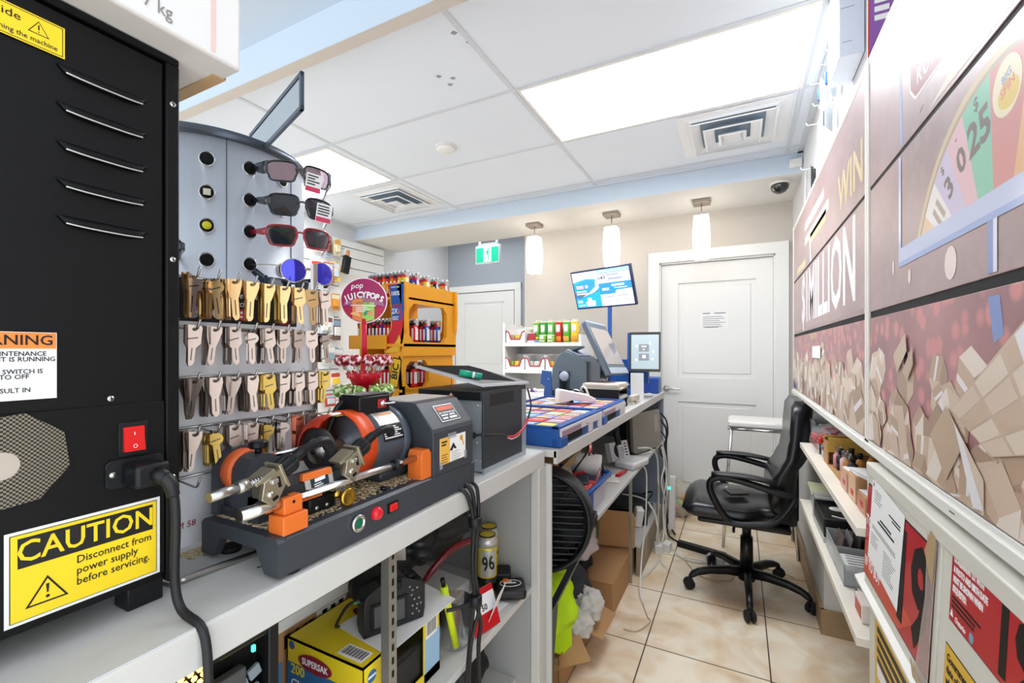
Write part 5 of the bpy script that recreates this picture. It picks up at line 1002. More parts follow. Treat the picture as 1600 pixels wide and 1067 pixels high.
p = MB(BLUEP).bx(-.655, -.615, 3.2, 3.3, 1.0, 1.12, .003); p.m(M('led_green', '#3fd6a0', .4, emit=1.5)).box((-.6145, 3.21, 1.04), (.004, .01, .006)); p.build('card_reader', None, 'slim blue box with a small green light left of the ribbed blue box', 'box')
MB(M('mouse_white', '#e3e3e3', .35)).sph((-.53, 3.02, 1.009), .03, (.9, 1.5, .45)).build('computer_mouse', None, 'pale computer mouse on the counter before the blue boxes', 'mouse')
t = thing('white_leads', 'white leads arching from the terminal to the counter', 'cables', (-.7, 2.2, 1.0))
for pts in ([(-.72, 2.27, 1.03), (-.73, 2.22, 1.10), (-.70, 2.20, 1.11), (-.66, 2.20, 1.01)], [(-.75, 2.30, 1.08), (-.71, 2.25, 1.075), (-.68, 2.21, 1.05), (-.67, 2.19, 1.005)], [(-.82, 2.28, 1.07), (-.76, 2.24, 1.095), (-.71, 2.20, 1.06), (-.70, 2.18, 1.02)]): MB(WCABLE).tube(pts, .005).build('lead', t)
# ---- white shelf unit beyond the counter
t = thing('snack_shelf', 'white snack shelf unit behind the service counter', 'shelf unit', (-1.33, 3.2, 0))
SX0, SX1, SY0, SY1 = -1.66, -1.02, 3.10, 3.42
p = MB(WHITE); p.bx(SX0, SX0+.018, SY0, SY1, 0, 1.515); p.build('side_panel', t)
p = MB(WHITE); p.bx(SX1-.018, SX1, SY0, SY1, 0, 1.42); p.build('side_panel', t)
p = MB(M('pegboard', '#e2dfd8', .6)); p.bx(SX0, SX1, SY1-.012, SY1, 0, 1.50); p.build('back_panel', t)
for z in (1.362, 1.155, .955, .35): MB(WHITE).bx(SX0+.018, SX1-.018, SY0, SY1-.012, z-.028, z, .003).build('shelf', t)
# chip cans
def can(c, band, h, r, label, x, y, z):
    t = thing('chip_can', label, 'chip can', (0, 0, 0), 'chip cans on the snack shelf')
    p = MB(C(c, .35)); p.lathe([(0, 0), (r, 0), (r, h), (0, h)], Matrix(), 20); p.m(PAPER).lathe([(r+.0003, h*.5), (r+.0006, h*.5), (r+.0006, h*.86), (r+.0003, h*.86)], RZ(-PI/2), 10, -.55, .55); p.m(C(band)).lathe([(r+.0003, h*.06), (r+.0006, h*.06), (r+.0006, h*.3), (r+.0003, h*.3)], RZ(-PI/2), 10, -.8, .8); p.build('body', t)
    p = MB(M('can_lid', '#e9e2c9', .35)); p.lathe([(0, h+.006), (r+.001, h+.006), (r+.001, h-.002), (r, h-.003)], Matrix(), 20); p.build('lid', t)
    t.matrix_basis = T(x, y, z); return t
cl_ = [('#6fb33c', '#e2d23a', 'yellow green chip can, leftmost of the tall front row'), ('#3c9a3e', '#7fd04a', 'dark green chip can, second of the tall front row'), ('#58b33a', '#a7cf4f', 'green chip can left of the red one'), ('#c9281f', '#f08a2a', 'red chip can in the middle of the front row'), ('#4fae31', '#f0a23a', 'bright green chip can right of the red one'), ('#e8c12c', '#e08a22', 'yellow chip can at the right of the front row')]
for k, (c, b, lab) in enumerate(cl_): can(c, b, .155, .0285, lab, -1.405+.0625*k, SY0+.075 if k not in (0,) else SY0+.085, 1.363)
for k, c in enumerate((('#e6b63e', 'amber', 'far left'), ('#d9573a', 'orange red', 'second from left'), ('#c9403a', 'dark red', 'middle'), ('#e7c84a', 'golden', 'far right'))): can(c[0], '#f2e2b0', .172, .0285, f'{c[1]} chip can in the back row, {c[2]}', -1.42+.10*k, SY0+.17, 1.363)
can('#8fbf4a', '#d9d7c0', .052, .0285, 'short green chip can in front, left one', -1.33, SY0+.026, 1.363); can('#9ac552', '#d9d7c0', .052, .0285, 'short green chip can in front, right one', -1.265, SY0+.026, 1.363)
def tray_box(x, y, z, w_, d_, h_, label, fill):
    t = thing('display_box', label, 'snack box', (x, y, z), 'snack boxes on the snack shelf')
    p = MB(PAPER); hw = w_/2; q = fy(x, y, z)
    p.prism([(-hw, 0), (hw, 0), (hw, h_), (hw*.68, h_*.85), (hw*.5, h_*.28), (-hw*.5, h_*.28), (-hw*.68, h_*.85), (-hw, h_)], -.003, q); p.bx(x-hw, x-hw+.003, y, y+d_, z, z+h_*1.15); p.bx(x+hw-.003, x+hw, y, y+d_, z, z+h_*1.15); p.bx(x-hw, x+hw, y+d_-.003, y+d_, z, z+h_*1.25); p.bx(x-hw, x+hw, y, y+d_, z, z+.003); p.build('box', t)
    p = MB(C('#bd2333', .4)); qq = q @ T(0, 0, .0005)
    p.tube([qq @ Vector(v+(0,)) for v in ((-hw, h_*.95), (-hw*.72, h_*.85), (-hw*.5, h_*.28), (hw*.5, h_*.28), (hw*.72, h_*.85), (hw, h_*.95))], .0055, 6, False); p.build('red_trim', t)
    for k, c in enumerate(fill):
        nm = {'#e2c04a': 'yellow', '#c9a888': 'tan', '#dcd8cf': 'white', '#9fb84a': 'green', '#d96a35': 'orange'}[c]
        MB(C(c, .25)).box((x-hw*.55+w_*.36*(k % 3)*.75, y+.035+.05*(k//3)+.012*(k % 2), z+h_*.36), (w_*.24, .03, h_*.6), RX(-.25) @ RZ(.15*((k % 3)-1)), .006).build('snack_pack', None, f'{nm} snack pack in the {label}', 'snack pack', 'snack packs in the '+label)
tray_box(-1.555, SY0+.01, 1.363, .16, .2, .095, 'red trimmed snack box at the left of the top shelf', ['#c9a888', '#e2c04a', '#c9a888'])
tray_box(-1.56, SY0+.01, 1.156, .16, .2, .095, 'leftmost red trimmed snack box of the lower shelf', ['#9fb84a', '#e2c04a', '#d96a35', '#e2c04a', '#9fb84a'])
tray_box(-1.39, SY0+.01, 1.156, .16, .2, .095, 'middle red trimmed snack box of the lower shelf', ['#dcd8cf', '#dcd8cf', '#c9a888'])
tray_box(-1.22, SY0+.01, 1.156, .16, .2, .095, 'right red trimmed snack box of the lower shelf', ['#e2c04a', '#d96a35', '#e2c04a'])
p = MB(C('#b6323f', .4)); p.box((-1.445, SY0+.10, 1.40), (.05, .16, .07), RZ(.3), .002); p.m(PAPER).box((-1.447, SY0+.095, 1.437), (.05, .14, .004), RZ(.3)); p.build('candy_carton', None, 'red and white candy carton beside the top shelf snack box', 'carton')
p = MB(C('#d7dde4', .4)); p.box((-1.40, SY0+.03, 1.371), (.10, .05, .014), RZ(.05)); p.m(C('#5e94c4', .4)).box((-1.37, SY0+.028, 1.372), (.04, .05, .0145), RZ(.05)); p.build('gum_pack', None, 'flat white and blue pack lying before the tall cans', 'pack')
rnd.seed(11)
for k in range(14):
    c, nm = rnd.choice([('#6b3a8f', 'purple'), ('#e8e4e2', 'white'), ('#c52f4c', 'crimson'), ('#2a2740', 'dark'), ('#d97ba8', 'pink')])
    MB(C(c, .25)).box((-1.53+.033*k, SY0+.05+rnd.uniform(-.02, .03), .985+rnd.uniform(0, .01)), (.045, .05, .028), RZ(rnd.uniform(-.6, .6)) @ RX(rnd.uniform(-.4, .4)), .008).build('candy', None, f'{nm} wrapped candy heaped on the low snack shelf', 'candy', f'{nm} candies on the low snack shelf')
p = MB(PAPER); p.bx(-1.56, -1.06, SY0-.004, SY0+.002, .955, .985); p.build('shelf_lip', None, 'white card strip along the front of the low snack shelf', 'shelf strip')
# ================================================================ right hand cabinets
def poster_mat(name, c0, c1, bok, bamt):
    m = bpy.data.materials.new(name); m.use_nodes = True; nt = m.node_tree; L = nt.links; N = nt.nodes; b = N['Principled BSDF']
    tc = N.new('ShaderNodeTexCoord'); n = N.new('ShaderNodeTexNoise'); n.inputs['Scale'].default_value = 3.5; n.inputs['Detail'].default_value = 3
    L.new(tc.outputs['Object'], n.inputs[0]); r = N.new('ShaderNodeValToRGB'); e = r.color_ramp.elements
    e[0].position = .35; e[0].color = lin(c0); e[1].position = .65; e[1].color = lin(c1); L.new(n.outputs[0], r.inputs[0])
    v = N.new('ShaderNodeTexVoronoi'); v.inputs['Scale'].default_value = 26; L.new(tc.outputs['Object'], v.inputs[0])
    r2 = N.new('ShaderNodeValToRGB'); e = r2.color_ramp.elements; e[0].position = .28; e[0].color = (bamt, bamt, bamt, 1); e[1].position = .5; e[1].color = (0, 0, 0, 1); L.new(v.outputs[0], r2.inputs[0])
    mx = N.new('ShaderNodeMix'); mx.data_type = 'RGBA'; L.new(r2.outputs[0], mx.inputs[0]); L.new(r.outputs[0], mx.inputs[6]); mx.inputs[7].default_value = lin(bok); L.new(mx.outputs[2], b.inputs['Base Color'])
    b.inputs['Roughness'].default_value = .45; b.inputs['Coat Weight'].default_value = .55; b.inputs['Coat Roughness'].default_value = .36
    MATS[name] = m; return m
PM1 = poster_mat('poster_mauve', '#9c8180', '#ad9190', '#b99a97', .3)
PM2 = poster_mat('poster_red_sparkle', '#8f5a5f', '#b57e7e', '#e08a86', .75)
FR = M('cabinet_white', '#e9e6de', .38, var=.04, scale=10)
def I(h): return M('gloss_'+h.strip('#'), h, .45, coat=.3)
CX = .29
def cab(y0, y1, label, flaps):
    t = thing('display_cabinet', label, 'cabinet', (.42, (y0+y1)/2, 1.05), 'poster covered wall cabinets')
    p = MB(FR); p.bx(CX+.006, .34, y0, y1, 1.052, 2.028); p.bx(CX+.006, .345, y0, y1, 2.018, 2.034); p.build('body', t)
    p = MB(FR); p.bx(CX-.010, CX+.006, y0, y1, 1.050, 1.070, .002); p.bx(CX-.004, CX+.006, y0, y1, 1.070, 1.078, .001); p.m(M('scuff', '#4d4b48')).rect(-.01, .008, -.0008, .0008, fxn(CX-.0102, y0+(y1-y0)*.45, 1.061), .0004); p.build('bottom_rail', t)
    p = MB(FR); p.bx(CX-.004, CX+.006, y0, y0+.016, 1.05, 2.03, .001); p.bx(CX-.004, CX+.006, y1-.016, y1, 1.05, 2.03, .001); p.bx(CX-.002, CX+.006, y0, y1, 2.012, 2.032, .001); p.build('frame_edge', t)
    for z0, z1, fn, nm in flaps:
        p = MB(PM2 if z1 < 1.45 else PM1); p.bx(CX-.001, CX+.006, y0+.012, y1-.012, z0, z1, .001); f_ = p.build('flap_panel', t)
        q = fxn(CX-.0012, 0, 0)
        a = MB(); fn(a, q, y0+.012, y1-.012); 
        if a.bm.faces: a.build('flap_artwork', f_)
        else: a.bm.free()
    p = MB(M('gap_black', '#0d0c0b', .7)); p.bx(CX+.001, CX+.005, y0+.012, y1-.012, 1.378, 1.398).bx(CX+.001, CX+.005, y0+.012, y1-.012, 1.692, 1.706); p.build('handle_gap', t)
    return t
def P(mb, pts, q, h=.0003, dz=0): return mb.prism([(-y, z) for y, z in pts], h, q @ T(0, 0, dz))
def clipY(pts, lo, hi): return [(min(hi, max(lo, y)), z) for y, z in pts]
TAN = ['#d6bda6', '#cbb096', '#e2cebb', '#bd9f86', '#eadbcd', '#d2b8a2', '#ab8e77']
def boxes_art(mb, q, y0, y1, n, smin, smax, zlo, zhi, seed, dz0=0.0):
    r = random.Random(seed); items = []
    for k in range(n):
        items.append((r.uniform(y0, y1), r.uniform(zlo, zhi), r.uniform(smin, smax), r.uniform(0, 6.28), r.random()))
    items.sort(key=lambda a: -a[1])
    for k, (y, z, s, a, u) in enumerate(items):
        dz = dz0+k*.00003
        w_ = [(.9, .15), (-.35, .75), (-.3, -.55)]
        vx = [(s*(x*math.cos(a)-v*math.sin(a)), s*(x*math.sin(a)+v*math.cos(a))) for x, v in w_]
        cs = r.sample(TAN, 3)
        for f in range(3):
            A, B = vx[f], vx[(f+1) % 3]
            pts = [(y, z), (y+A[0], z+A[1]), (y+A[0]+B[0], z+A[1]+B[1]), (y+B[0], z+B[1])]
            pts = [(min(y1, max(y0, p_[0])), min(1.37, max(1.081, p_[1]))) for p_ in pts]
            if abs(sum(pts[i][0]*pts[(i+1) % 4][1]-pts[(i+1) % 4][0]*pts[i][1] for i in range(4))) < 1e-6: continue
            mb.m(I(cs[f])); P(mb, pts, q, .00002, dz)
            if f == 0 and u < .55:
                t0, t1 = .4, .58; mb.m(I('#ece4e4'))
                l2 = lambda i, j: (y+A[0]*i+B[0]*j, z+A[1]*i+B[1]*j)
                pp = [l2(t0, 0), l2(t1, 0), l2(t1, 1), l2(t0, 1)]; pp = [(min(y1, max(y0, p_[0])), min(1.37, max(1.081, p_[1]))) for p_ in pp]
                if abs(sum(pp[i][0]*pp[(i+1) % 4][1]-pp[(i+1) % 4][0]*pp[i][1] for i in range(4))) > 1e-6: P(mb, pp, q, .00002, dz+.00001)
            if f == 1 and u > .72 and y0+.03 < y < y1-.03 and z < 1.33:
                c_ = (y+(A[0]+B[0])*.5, z+(A[1]+B[1])*.5)
                if y0+.02 < c_[0] < y1-.02 and 1.1 < c_[1] < 1.35: mb.m(I('#2b2320')); P(mb, [(c_[0]+s*.16*math.cos(t_), c_[1]+s*.26*math.sin(t_)) for t_ in [PI*i/7 for i in range(14)]], q, .00002, dz+.00001)
def near_low(mb, q, y0, y1):
    mb.m(I('#7f93c9')); P(mb, [(.80, 1.37), (.77, 1.37), (.76, 1.32), (.785, 1.31)], q, .00002)
    boxes_art(mb, q, y0+.002, y1-.002, 26, .035, .075, 1.18, 1.27, 4)
    boxes_art(mb, q, y0+.002, y1-.002, 52, .04, .085, 1.085, 1.17, 9, .0010)
    # flying boxes
    mb.m(I('#cdb59c')); P(mb, [(1.19, 1.29), (1.115, 1.335), (1.105, 1.30), (1.165, 1.255)], q, .00002, .0031); mb.m(I('#bfa58b')); P(mb, [(1.13, 1.26), (1.075, 1.31), (1.07, 1.275), (1.105, 1.24)], q, .00002, .0031)
    # large stacked pallet, a grid of cartons with white wrap
    big = [(.90, 1.215), (.60, 1.405-.035), (.44, 1.37), (.44, 1.15), (.70, 1.13)]
    mb.m(I('#cfb59d')); P(mb, [(.905, 1.21), (.66, 1.365), (.46, 1.365), (.46, 1.24), (.78, 1.165)], q, .00002, .0034)
    for i in range(6):
        for j in range(4):
            u0, u1, v0, v1 = i/6+.008, (i+1)/6-.008, j/4+.012, (j+1)/4-.012
            def bl(u, v):
                a = (.905+(.46-.905)*u, 1.21+(1.365-1.21)*min(1, u*1.75)); b = (.78+(.46-.78)*u, 1.165+(1.24-1.165)*u); return (a[0]+(b[0]-a[0])*v, a[1]+(b[1]-a[1])*v)
            mb.m(I(['#dac4af', '#cdb299', '#e0cdba'][(i*2+j) % 3])); P(mb, [bl(u0, v0), bl(u1, v0), bl(u1, v1), bl(u0, v1)], q, .00002, .0036)
    mb.m(I('#ebe6ea')); P(mb, [bl(.40, 0), bl(.50, 0), bl(.50, 1), bl(.40, 1)], q, .00002, .0038)
    mb.m(I('#c4a88e')); P(mb, [(.985, 1.16), (.92, 1.215), (.86, 1.165), (.92, 1.10)], q, .00002, .0040); mb.m(I('#dac5b0')); P(mb, [(.92, 1.215), (.80, 1.13), (.80, 1.085), (.86, 1.165)], q, .00002, .0040); mb.m(I('#ece8ea')); P(mb, [(.89, 1.192), (.86, 1.17), (.80, 1.09), (.83, 1.085)], q, .00002, .0042)
def near_mid(mb, q, y0, y1):
    c0, z0, R_ = .775, 1.36, .305
    def arc(r, a0, a1, n=16): return [(c0+r*math.cos(a0+(a1-a0)*k/n), z0+r*math.sin(a0+(a1-a0)*k/n)) for k in range(n+1)]
    zt = 1.688
    clip = lambda pts: [(max(y0+.002, y), min(zt, z)) for y, z in pts]
    mb.m(I('#d8c3a0')); P(mb, clip(arc(R_+.014, .4, 2.4)+[(c0-.2, 1.50), (c0+.2, 1.50)]), q, .00002)
    mb.m(I('#b6a48c')); P(mb, clip(arc(R_+.002, .4, 2.4)+[(c0-.2, 1.50), (c0+.2, 1.50)]), q, .00002, .00005)
    seg_ = [(.40, .62, '#e8c6a4', None, 0), (.62, .82, '#efe9e6', '', 0), (.82, 1.03, '#cfc3dc', '3', .048), (1.03, 1.23, '#e6bcc2', '0', .05), (1.23, 1.50, '#8cc9ad', '25', .06), (1.50, 1.82, '#d8938f', 'logo', 0), (1.82, 2.05, '#e9b78a', '6', .05)]
    ri = lambda a: min(R_-.012, .13/max(.2, math.sin(a)))
    for a0, a1, c, tx, hs in seg_:
        mb.m(I(c)); P(mb, clip([(c0+ri(a1)*math.cos(a1), z0+ri(a1)*math.sin(a1)), (c0+ri(a0)*math.cos(a0), z0+ri(a0)*math.sin(a0))]+arc(R_-.006, a0, a1, 8)), q, .00002, .0001)
        am = (a0+a1)/2; r = R_-.065
        qq = q @ T(-(c0+r*math.cos(am)), z0+r*math.sin(am), .0002)
        if tx == 'logo':
            mb.m(I('#efe3c0')); mb.prism([(.034*math.cos(k*PI/10), .036*math.sin(k*PI/10)) for k in range(20)], .00002, qq @ T(0, .022, 0)); mb.m(I('#e7c766')); mb.prism([(.024*math.cos(k*PI/10)+.004, .018*math.sin(k*PI/10)-.006) for k in range(20)], .00002, qq @ T(0, .018, .00004)); mb.m(I('#8fa2c8')).text('BIG', .015, qq @ T(0, .034, .0001) @ RZ(.3), .00005, bold=.02); mb.m(I('#e0847c')).text('SPIN', .017, qq @ T(.002, .020, .0001) @ RZ(.3), .00005, bold=.02)
        elif tx:
            mb.m(I('#7a6d66')); mb.text(tx, hs*1.1, qq @ RZ(PI/2-am), .00004, bold=.03)
            mb.text('$' if tx != '0' else '-', hs*.45, q @ T(-(c0+(R_-.022)*math.cos(am)), z0+(R_-.022)*math.sin(am), .0002) @ RZ(PI/2-am), .00004, bold=.02)
        elif tx == '':
            mb.m(I('#b7a79c')); mb.lines(-.03, .03, .01, 2, .018, .010, qq @ RZ(-.75), .00004, .2)
    mb.m(I('#c3cbe6')); P(mb, [(1.163, 1.688), (1.148, 1.688), (1.148, 1.505), (.46, 1.505), (.46, 1.468), (1.163, 1.468)], q, .00002, .0006)
    mb.m(I('#9fb0dc')); P(mb, [(1.163, 1.478), (.46, 1.478), (.46, 1.468), (1.163, 1.468)], q, .00002, .0007)
    mb.m(I('#8c9cc8')); P(mb, [(.80, 1.468), (.785, 1.468), (.785, 1.40), (.80, 1.40)], q, .00002, .0006); mb.m(I('#e8e6f2')); P(mb, [(.785, 1.468), (.775, 1.468), (.775, 1.40), (.785, 1.40)], q, .00002, .0006)
    mb.m(I('#f1dcd8'))
    for y, z, r1, r2 in ((.915, 1.435, .022, .026), (1.10, 1.442, .008, .014), (1.20, 1.475, .006, .016)): P(mb, [(y+r1*math.cos(k*PI/9), z+r2*math.sin(k*PI/9)) for k in range(18)], q, .00002, .0003)
def near_top(mb, q, y0, y1):
    mb.m(I('#a9b8dc')); P(mb, [(1.155, 1.71), (1.14, 1.71), (1.145, 1.80), (1.15, 1.9), (1.16, 2.0), (1.175, 2.0), (1.165, 1.85)], q, .00002)
    mb.m(I('#efe6e4')); P(mb, [(1.105, 1.98), (1.10, 1.79), (1.07, 1.762), (.46, 1.762), (.46, 1.98)], q, .00002, .00003); mb.m(I('#a87472')); P(mb, [(1.099, 1.976), (1.094, 1.792), (1.067, 1.767), (.46, 1.767), (.46, 1.976)], q, .00002, .00006)
    mb.m(I('#d6a296')); P(mb, [(1.06, 1.91), (.46, 1.91), (.46, 1.83), (1.06, 1.83)], q, .00002, .0001); mb.m(I('#f0e9e8')); mb.text('RUBY', .045, q @ T(-1.0, 1.797, .0001), .00005, bold=.015, spacing=1.2); mb.text('R', .045, q @ T(-.82, 1.797, .0001), .00005, bold=.015)
    mb.m(I('#e4d2cf')); mb.text('BIG', .075, q @ T(-.96, 1.87, .0002), .00005, bold=.02)
    mb.m(I('#e5d9c4')); P(mb, [(1.0, 1.712), (.80, 1.755), (.60, 1.755), (.46, 1.712)], q, .00002, .0001); mb.m(INK); P(mb, [(1.045, 1.728), (1.03, 1.735), (1.03, 1.733), (1.045, 1.726)], q, .00002, .0001)
def far_mid(mb, q, y0, y1):
    mb.m(I('#f3eff0')); mb.text('$1MILLION', .335, q @ T(-2.14, 1.548, 0), .0001, bold=.022, sx=.74)
    mb.m(I('#9d8483')); P(mb, [(3.08, 1.41), (1.45, 1.41), (1.45, 1.399), (3.08, 1.399)], q, .00002)
def far_low(mb, q, y0, y1):
    mb.m(I('#e3cf8f')); mb.text('ONE SPOT', .036, q @ T(-2.35, 1.362, 0), .0001, bold=.02)
    boxes_art(mb, q, y0+.002, y1-.002, 46, .05, .10, 1.09, 1.25, 21); boxes_art(mb, q, y0+.002, 2.2, 26, .06, .11, 1.085, 1.2, 31, .0016)
    mb.m(PAPER); P(mb, [(2.34, 1.32), (2.12, 1.32), (2.12, 1.27), (2.34, 1.27)], q, .0003, .0040); mb.m(M('box_indigo', '#2b4fa0')); P(mb, [(3.11, 1.14), (2.98, 1.085), (3.11, 1.085)], q, .00002, .0042)
def far_top(mb, q, y0, y1):
    mb.m(I('#d7cdc9')); mb.lines(-2.62, -1.95, 1.905, 2, .07, .04, q, .0001, .25); mb.m(I('#dcc795')); mb.lines(-2.45, -1.95, 1.81, 1, .05, .045, q, .0001, .2); mb.text('WIN', .16, q @ T(-1.62, 1.80, 0), .0001, bold=.02); mb.lines(-2.95, -2.55, 1.735, 1, .03, .035, q, .0001, .2)
    mb.m(FR); P(mb, [(2.46, 1.84), (2.44, 1.84), (2.40, 1.706), (2.44, 1.706)], q, .0006)
cab(1.412, 3.14, 'far poster cabinet with $1MILLION lettering, nearest the panelled door', [(1.079, 1.380, far_low, 0), (1.396, 1.694, far_mid, 0), (1.704, 2.014, far_top, 0)])
cab(.45, 1.408, 'near poster cabinet showing a prize wheel and falling cartons', [(1.079, 1.380, near_low, 0), (1.396, 1.694, near_mid, 0), (1.704, 2.014, near_top, 0)])
MB(M('shelf_wood_white', '#e4ddd0', .45)).bx(.34, .618, .45, 3.138, 1.052, 2.032).build('wall_right_cabinet_carcass', kind='structure') if False else None
# -------------------------------------------------- lower cabinet with age posters
lc = thing('lower_cabinet', 'low cream cabinet with red 19 posters below the prize wheel', 'cabinet', (.42, .9, 0))
p = MB(CREAM); p.bx(.272, .615, .40, 1.312, .02, 1.036); p.build('body', lc)
p = MB(CREAM); p.bx(.266, .30, .40, 1.314, 1.012, 1.040, .003); p.bx(.268, .274, 1.296, 1.314, .78, 1.012, .001); p.build('top_rail', lc)
UPD = Vector((.045, 0, 1)).normalized()
def flapq(y, z): return face((.2695-.045*(1.012-z), y, z), (0, -1, 0), UPD)
def door(y0, y1, nm):
    p = MB(CREAM); q = flapq((y0+y1)/2, .888); hw = (y1-y0)/2; p.prism([(-hw, -.122), (hw, -.122), (hw, .122), (-hw, .122)], -.012, q, bev=.0015); return p.build('flap_door', lc)
d1 = door(.884, 1.294, 0); d2 = door(.42, .878, 1)
AR = M('age_red', '#c2212b', .3, coat=.3); AR2 = M('age_red_light', '#d5553f', .35)
q = flapq(1.10, .891)
p = MB(INK); p.rect(-.202, .20, -.104, .104, q, .0006); p.m(AR).rect(-.199, .197, -.101, .101, q @ T(0, 0, .0006), .0003); p.m(AR2).prism([(-.199, -.101), (.05, -.101), (.12, -.055), (.05, -.045), (-.05, .01), (-.199, -.03)], .0002, q @ T(0, 0, .0009))
p.m(INK).text('19', .225, q @ T(.10, -.008, .0012), .0003, bold=.03, sx=.8); p.m(PAPER).text('TO BUY OR', .032, q @ T(-.198, .02, .0012), .0003, 'LEFT', bold=.02).text('19 TO BUY', .030, q @ T(-.195, -.072, .0012), .0003, 'LEFT', bold=.02, sx=.85)
ps = p.build('age_poster', d1)
p = MB(M('loose_film', '#c9b8b0', .15, alpha=.45)); p.prism([(.15, -.115), (.20, -.12), (.205, .12), (.17, .118), (.175, .02)], .0015, q @ T(0, 0, .002)); p.m(M('torn_tape', '#b79c74', .5)).prism([(.165, .09), (.185, .13), (.205, .125), (.20, .05), (.188, .06)], .0008, q @ T(0, 0, .0036)).prism([(.13, -.105), (.18, -.12), (.2, -.128), (.15, -.135)], .0008, q @ T(0, 0, .0036)); p.build('torn_film', d1)
q = flapq(1.15, .923) @ RZ(-.02)
p = MB(PAPER); p.prism([(-.112, -.088), (.098, -.102), (.108, .080), (-.108, .094)], .0006, q @ T(0, 0, .0022)); nt_ = p.build('pinned_notice', d1)
p = MB(PAPERG); qq = q @ T(0, 0, .0029); p.m(INK).rect(.02, .09, .050, .053, qq, .0003).rect(.04, .09, .044, .047, qq, .0003).rect(-.035, .04, .018, .022, qq, .0003).rect(-.05, .06, .010, .014, qq, .0003); p.m(PAPERG).lines(-.085, -.03, .07, 5, .006, .0015, qq, .0003).lines(-.09, .08, -.008, 2, .005, .0018, qq, .0003).lines(-.095, -.04, -.026, 5, .006, .0015, qq, .0003).lines(.0, .08, -.03, 9, .006, .0014, qq, .0003); p.rect(-.1, -.093, .075, .083, qq, .0003); p.build('print', nt_)
q = flapq(.715, .973)
p = MB(INK); p.rect(-.13, .16, -.052, .052, q, .0006); p.m(AR).rect(-.1285, .1585, -.0505, .0505, q @ T(0, 0, .0006), .0003); p.m(PAPER)
for k, s_ in enumerate(('GOVERNMENT I.D. WITH', 'A PHOTO AND BIRTH DATE', 'MUST BE SHOWN WHEN', 'REQUESTED.')): p.text(s_, .0125, q @ T(-.122, .036-k*.0135, .001), .0003, 'LEFT', bold=.03, sx=.60)
p.m(INK).lines(-.122, -.03, -.016, 3, .0065, .003, q @ T(0, 0, .0009), .0003, .3).text('19', .112, q @ T(.035, -.006, .001), .0003, bold=.035, sx=.8); p.m(PAPER).text('Ontario', .011, q @ T(-.094, -.043, .001), .0003, bold=.01, sx=.9).prism([(-.126, -.044), (-.121, -.034), (-.116, -.044)], .0003, q @ T(0, 0, .0009)); p.m(C('#7f9bb5')).prism([(-.062+.006*math.cos(k*PI/6), -.042+.007*math.sin(k*PI/6)) for k in range(12)], .0003, q @ T(0, 0, .0009)); p.build('age_poster', d2)
AY = M('age_yellow', '#e5b63c', .4)
q = flapq(.715, .83); p = MB(INK); p.rect(-.135, .16, -.07, .055, q, .0006); p.m(AY).rect(-.1335, .1585, -.0685, .0535, q @ T(0, 0, .0006), .0003); p.m(INK)
for k, s_ in enumerate(('Government', 'date of birth', 'when requested')): p.text(s_, .016, q @ T(-.127, .038-k*.0165, .001), .0003, 'LEFT', bold=.02, sx=.8)
p.build('age_poster', d2)
p = MB(FR); p.prism([(.010, 0), (.03, .010), (.03, .016), (.010, .006)], .90, face((.238, 1.335, .755), (1, 0, 0), (0, 0, 1)) @ T(0, 0, 0), bev=0) ; p.bx(.262, .275, .40, 1.312, .735, .765); p.build('drip_ledge', lc)
q = fxn(.2715, 1.08, .60); p = MB(INK); p.rect(-.18, .10, -.13, .12, q, .0006); p.m(AY).rect(-.178, .098, -.128, .118, q @ T(0, 0, .0006), .0003); p.m(INK).text('OR MORE', .05, q @ T(-.16, .075, .001), .0003, 'LEFT', bold=.03, sx=.8) if False else p.m(INK).lines(-.16, .06, .09, 4, .022, .013, q @ T(0, 0, .0009), .0003, .15); p.m(PAPER).lines(-.16, .05, .0, 1, .03, .028, q @ T(0, 0, .0009), .0003, .1); p.build('yellow_poster', lc)
# -------------------------------------------------- open shelves by the chair
t = thing('wall_shelf', 'cream wall shelves holding boxes behind the office chair', 'shelf', (.42, 1.9, .6))
WS = M('worn_white_shelf', '#e8e0d2', .45, var=.09, scale=7)
p = MB(WS); p.prism([(.25, 2.445), (.25, 1.33), (.615, 1.33), (.615, 2.445)], -.022, T(0, 0, .877), bev=.002); p.build('upper_shelf', t)
p = MB(WS); p.prism([(.25, 2.455), (.25, 1.33), (.615, 1.33), (.615, 2.455)], -.022, T(0, 0, .613), bev=.002); p.build('lower_shelf', t)
p = MB(M('shelf_back', '#b9b3a8', .6)); p.bx(.60, .618, 1.33, 2.46, .0, 1.045); p.bx(.34, .60, 2.44, 2.455, .62, .855); p.build('back_board', t)
# things on the shelves
t = thing('plastic_bag', 'clear plastic bag of red items on the upper wall shelf', 'bag', (.36, 2.25, .877))
p = MB(M('bag_film', '#e6e9ee', .12, trans=.85, ior=1.15, alpha=.55)); p.crumple((.335, 2.26, .932), (.13, .34, .11), 3, .10, 20); p.prism([(-.04, -.01), (-.015, .035), (.03, .045), (.02, -.02)], .002, face((.30, 2.43, .945), (-.3, 1, 0), (0, 0, 1))); p.build('film', t)
rnd.seed(21)
for k in range(16): MB(M('glossy_red', '#cf2318', .2)).box((.325+rnd.uniform(-.04, .04), 2.24+rnd.uniform(-.11, .11), .925+rnd.uniform(-.02, .025)), (.05, .018, .012), Euler((rnd.uniform(0, 3), rnd.uniform(-.5, .5), rnd.uniform(0, 3))).to_matrix().to_4x4(), .004).build('red_packet', None, 'glossy red packet inside the clear bag on the upper shelf', 'packet', 'red packets in the bag')
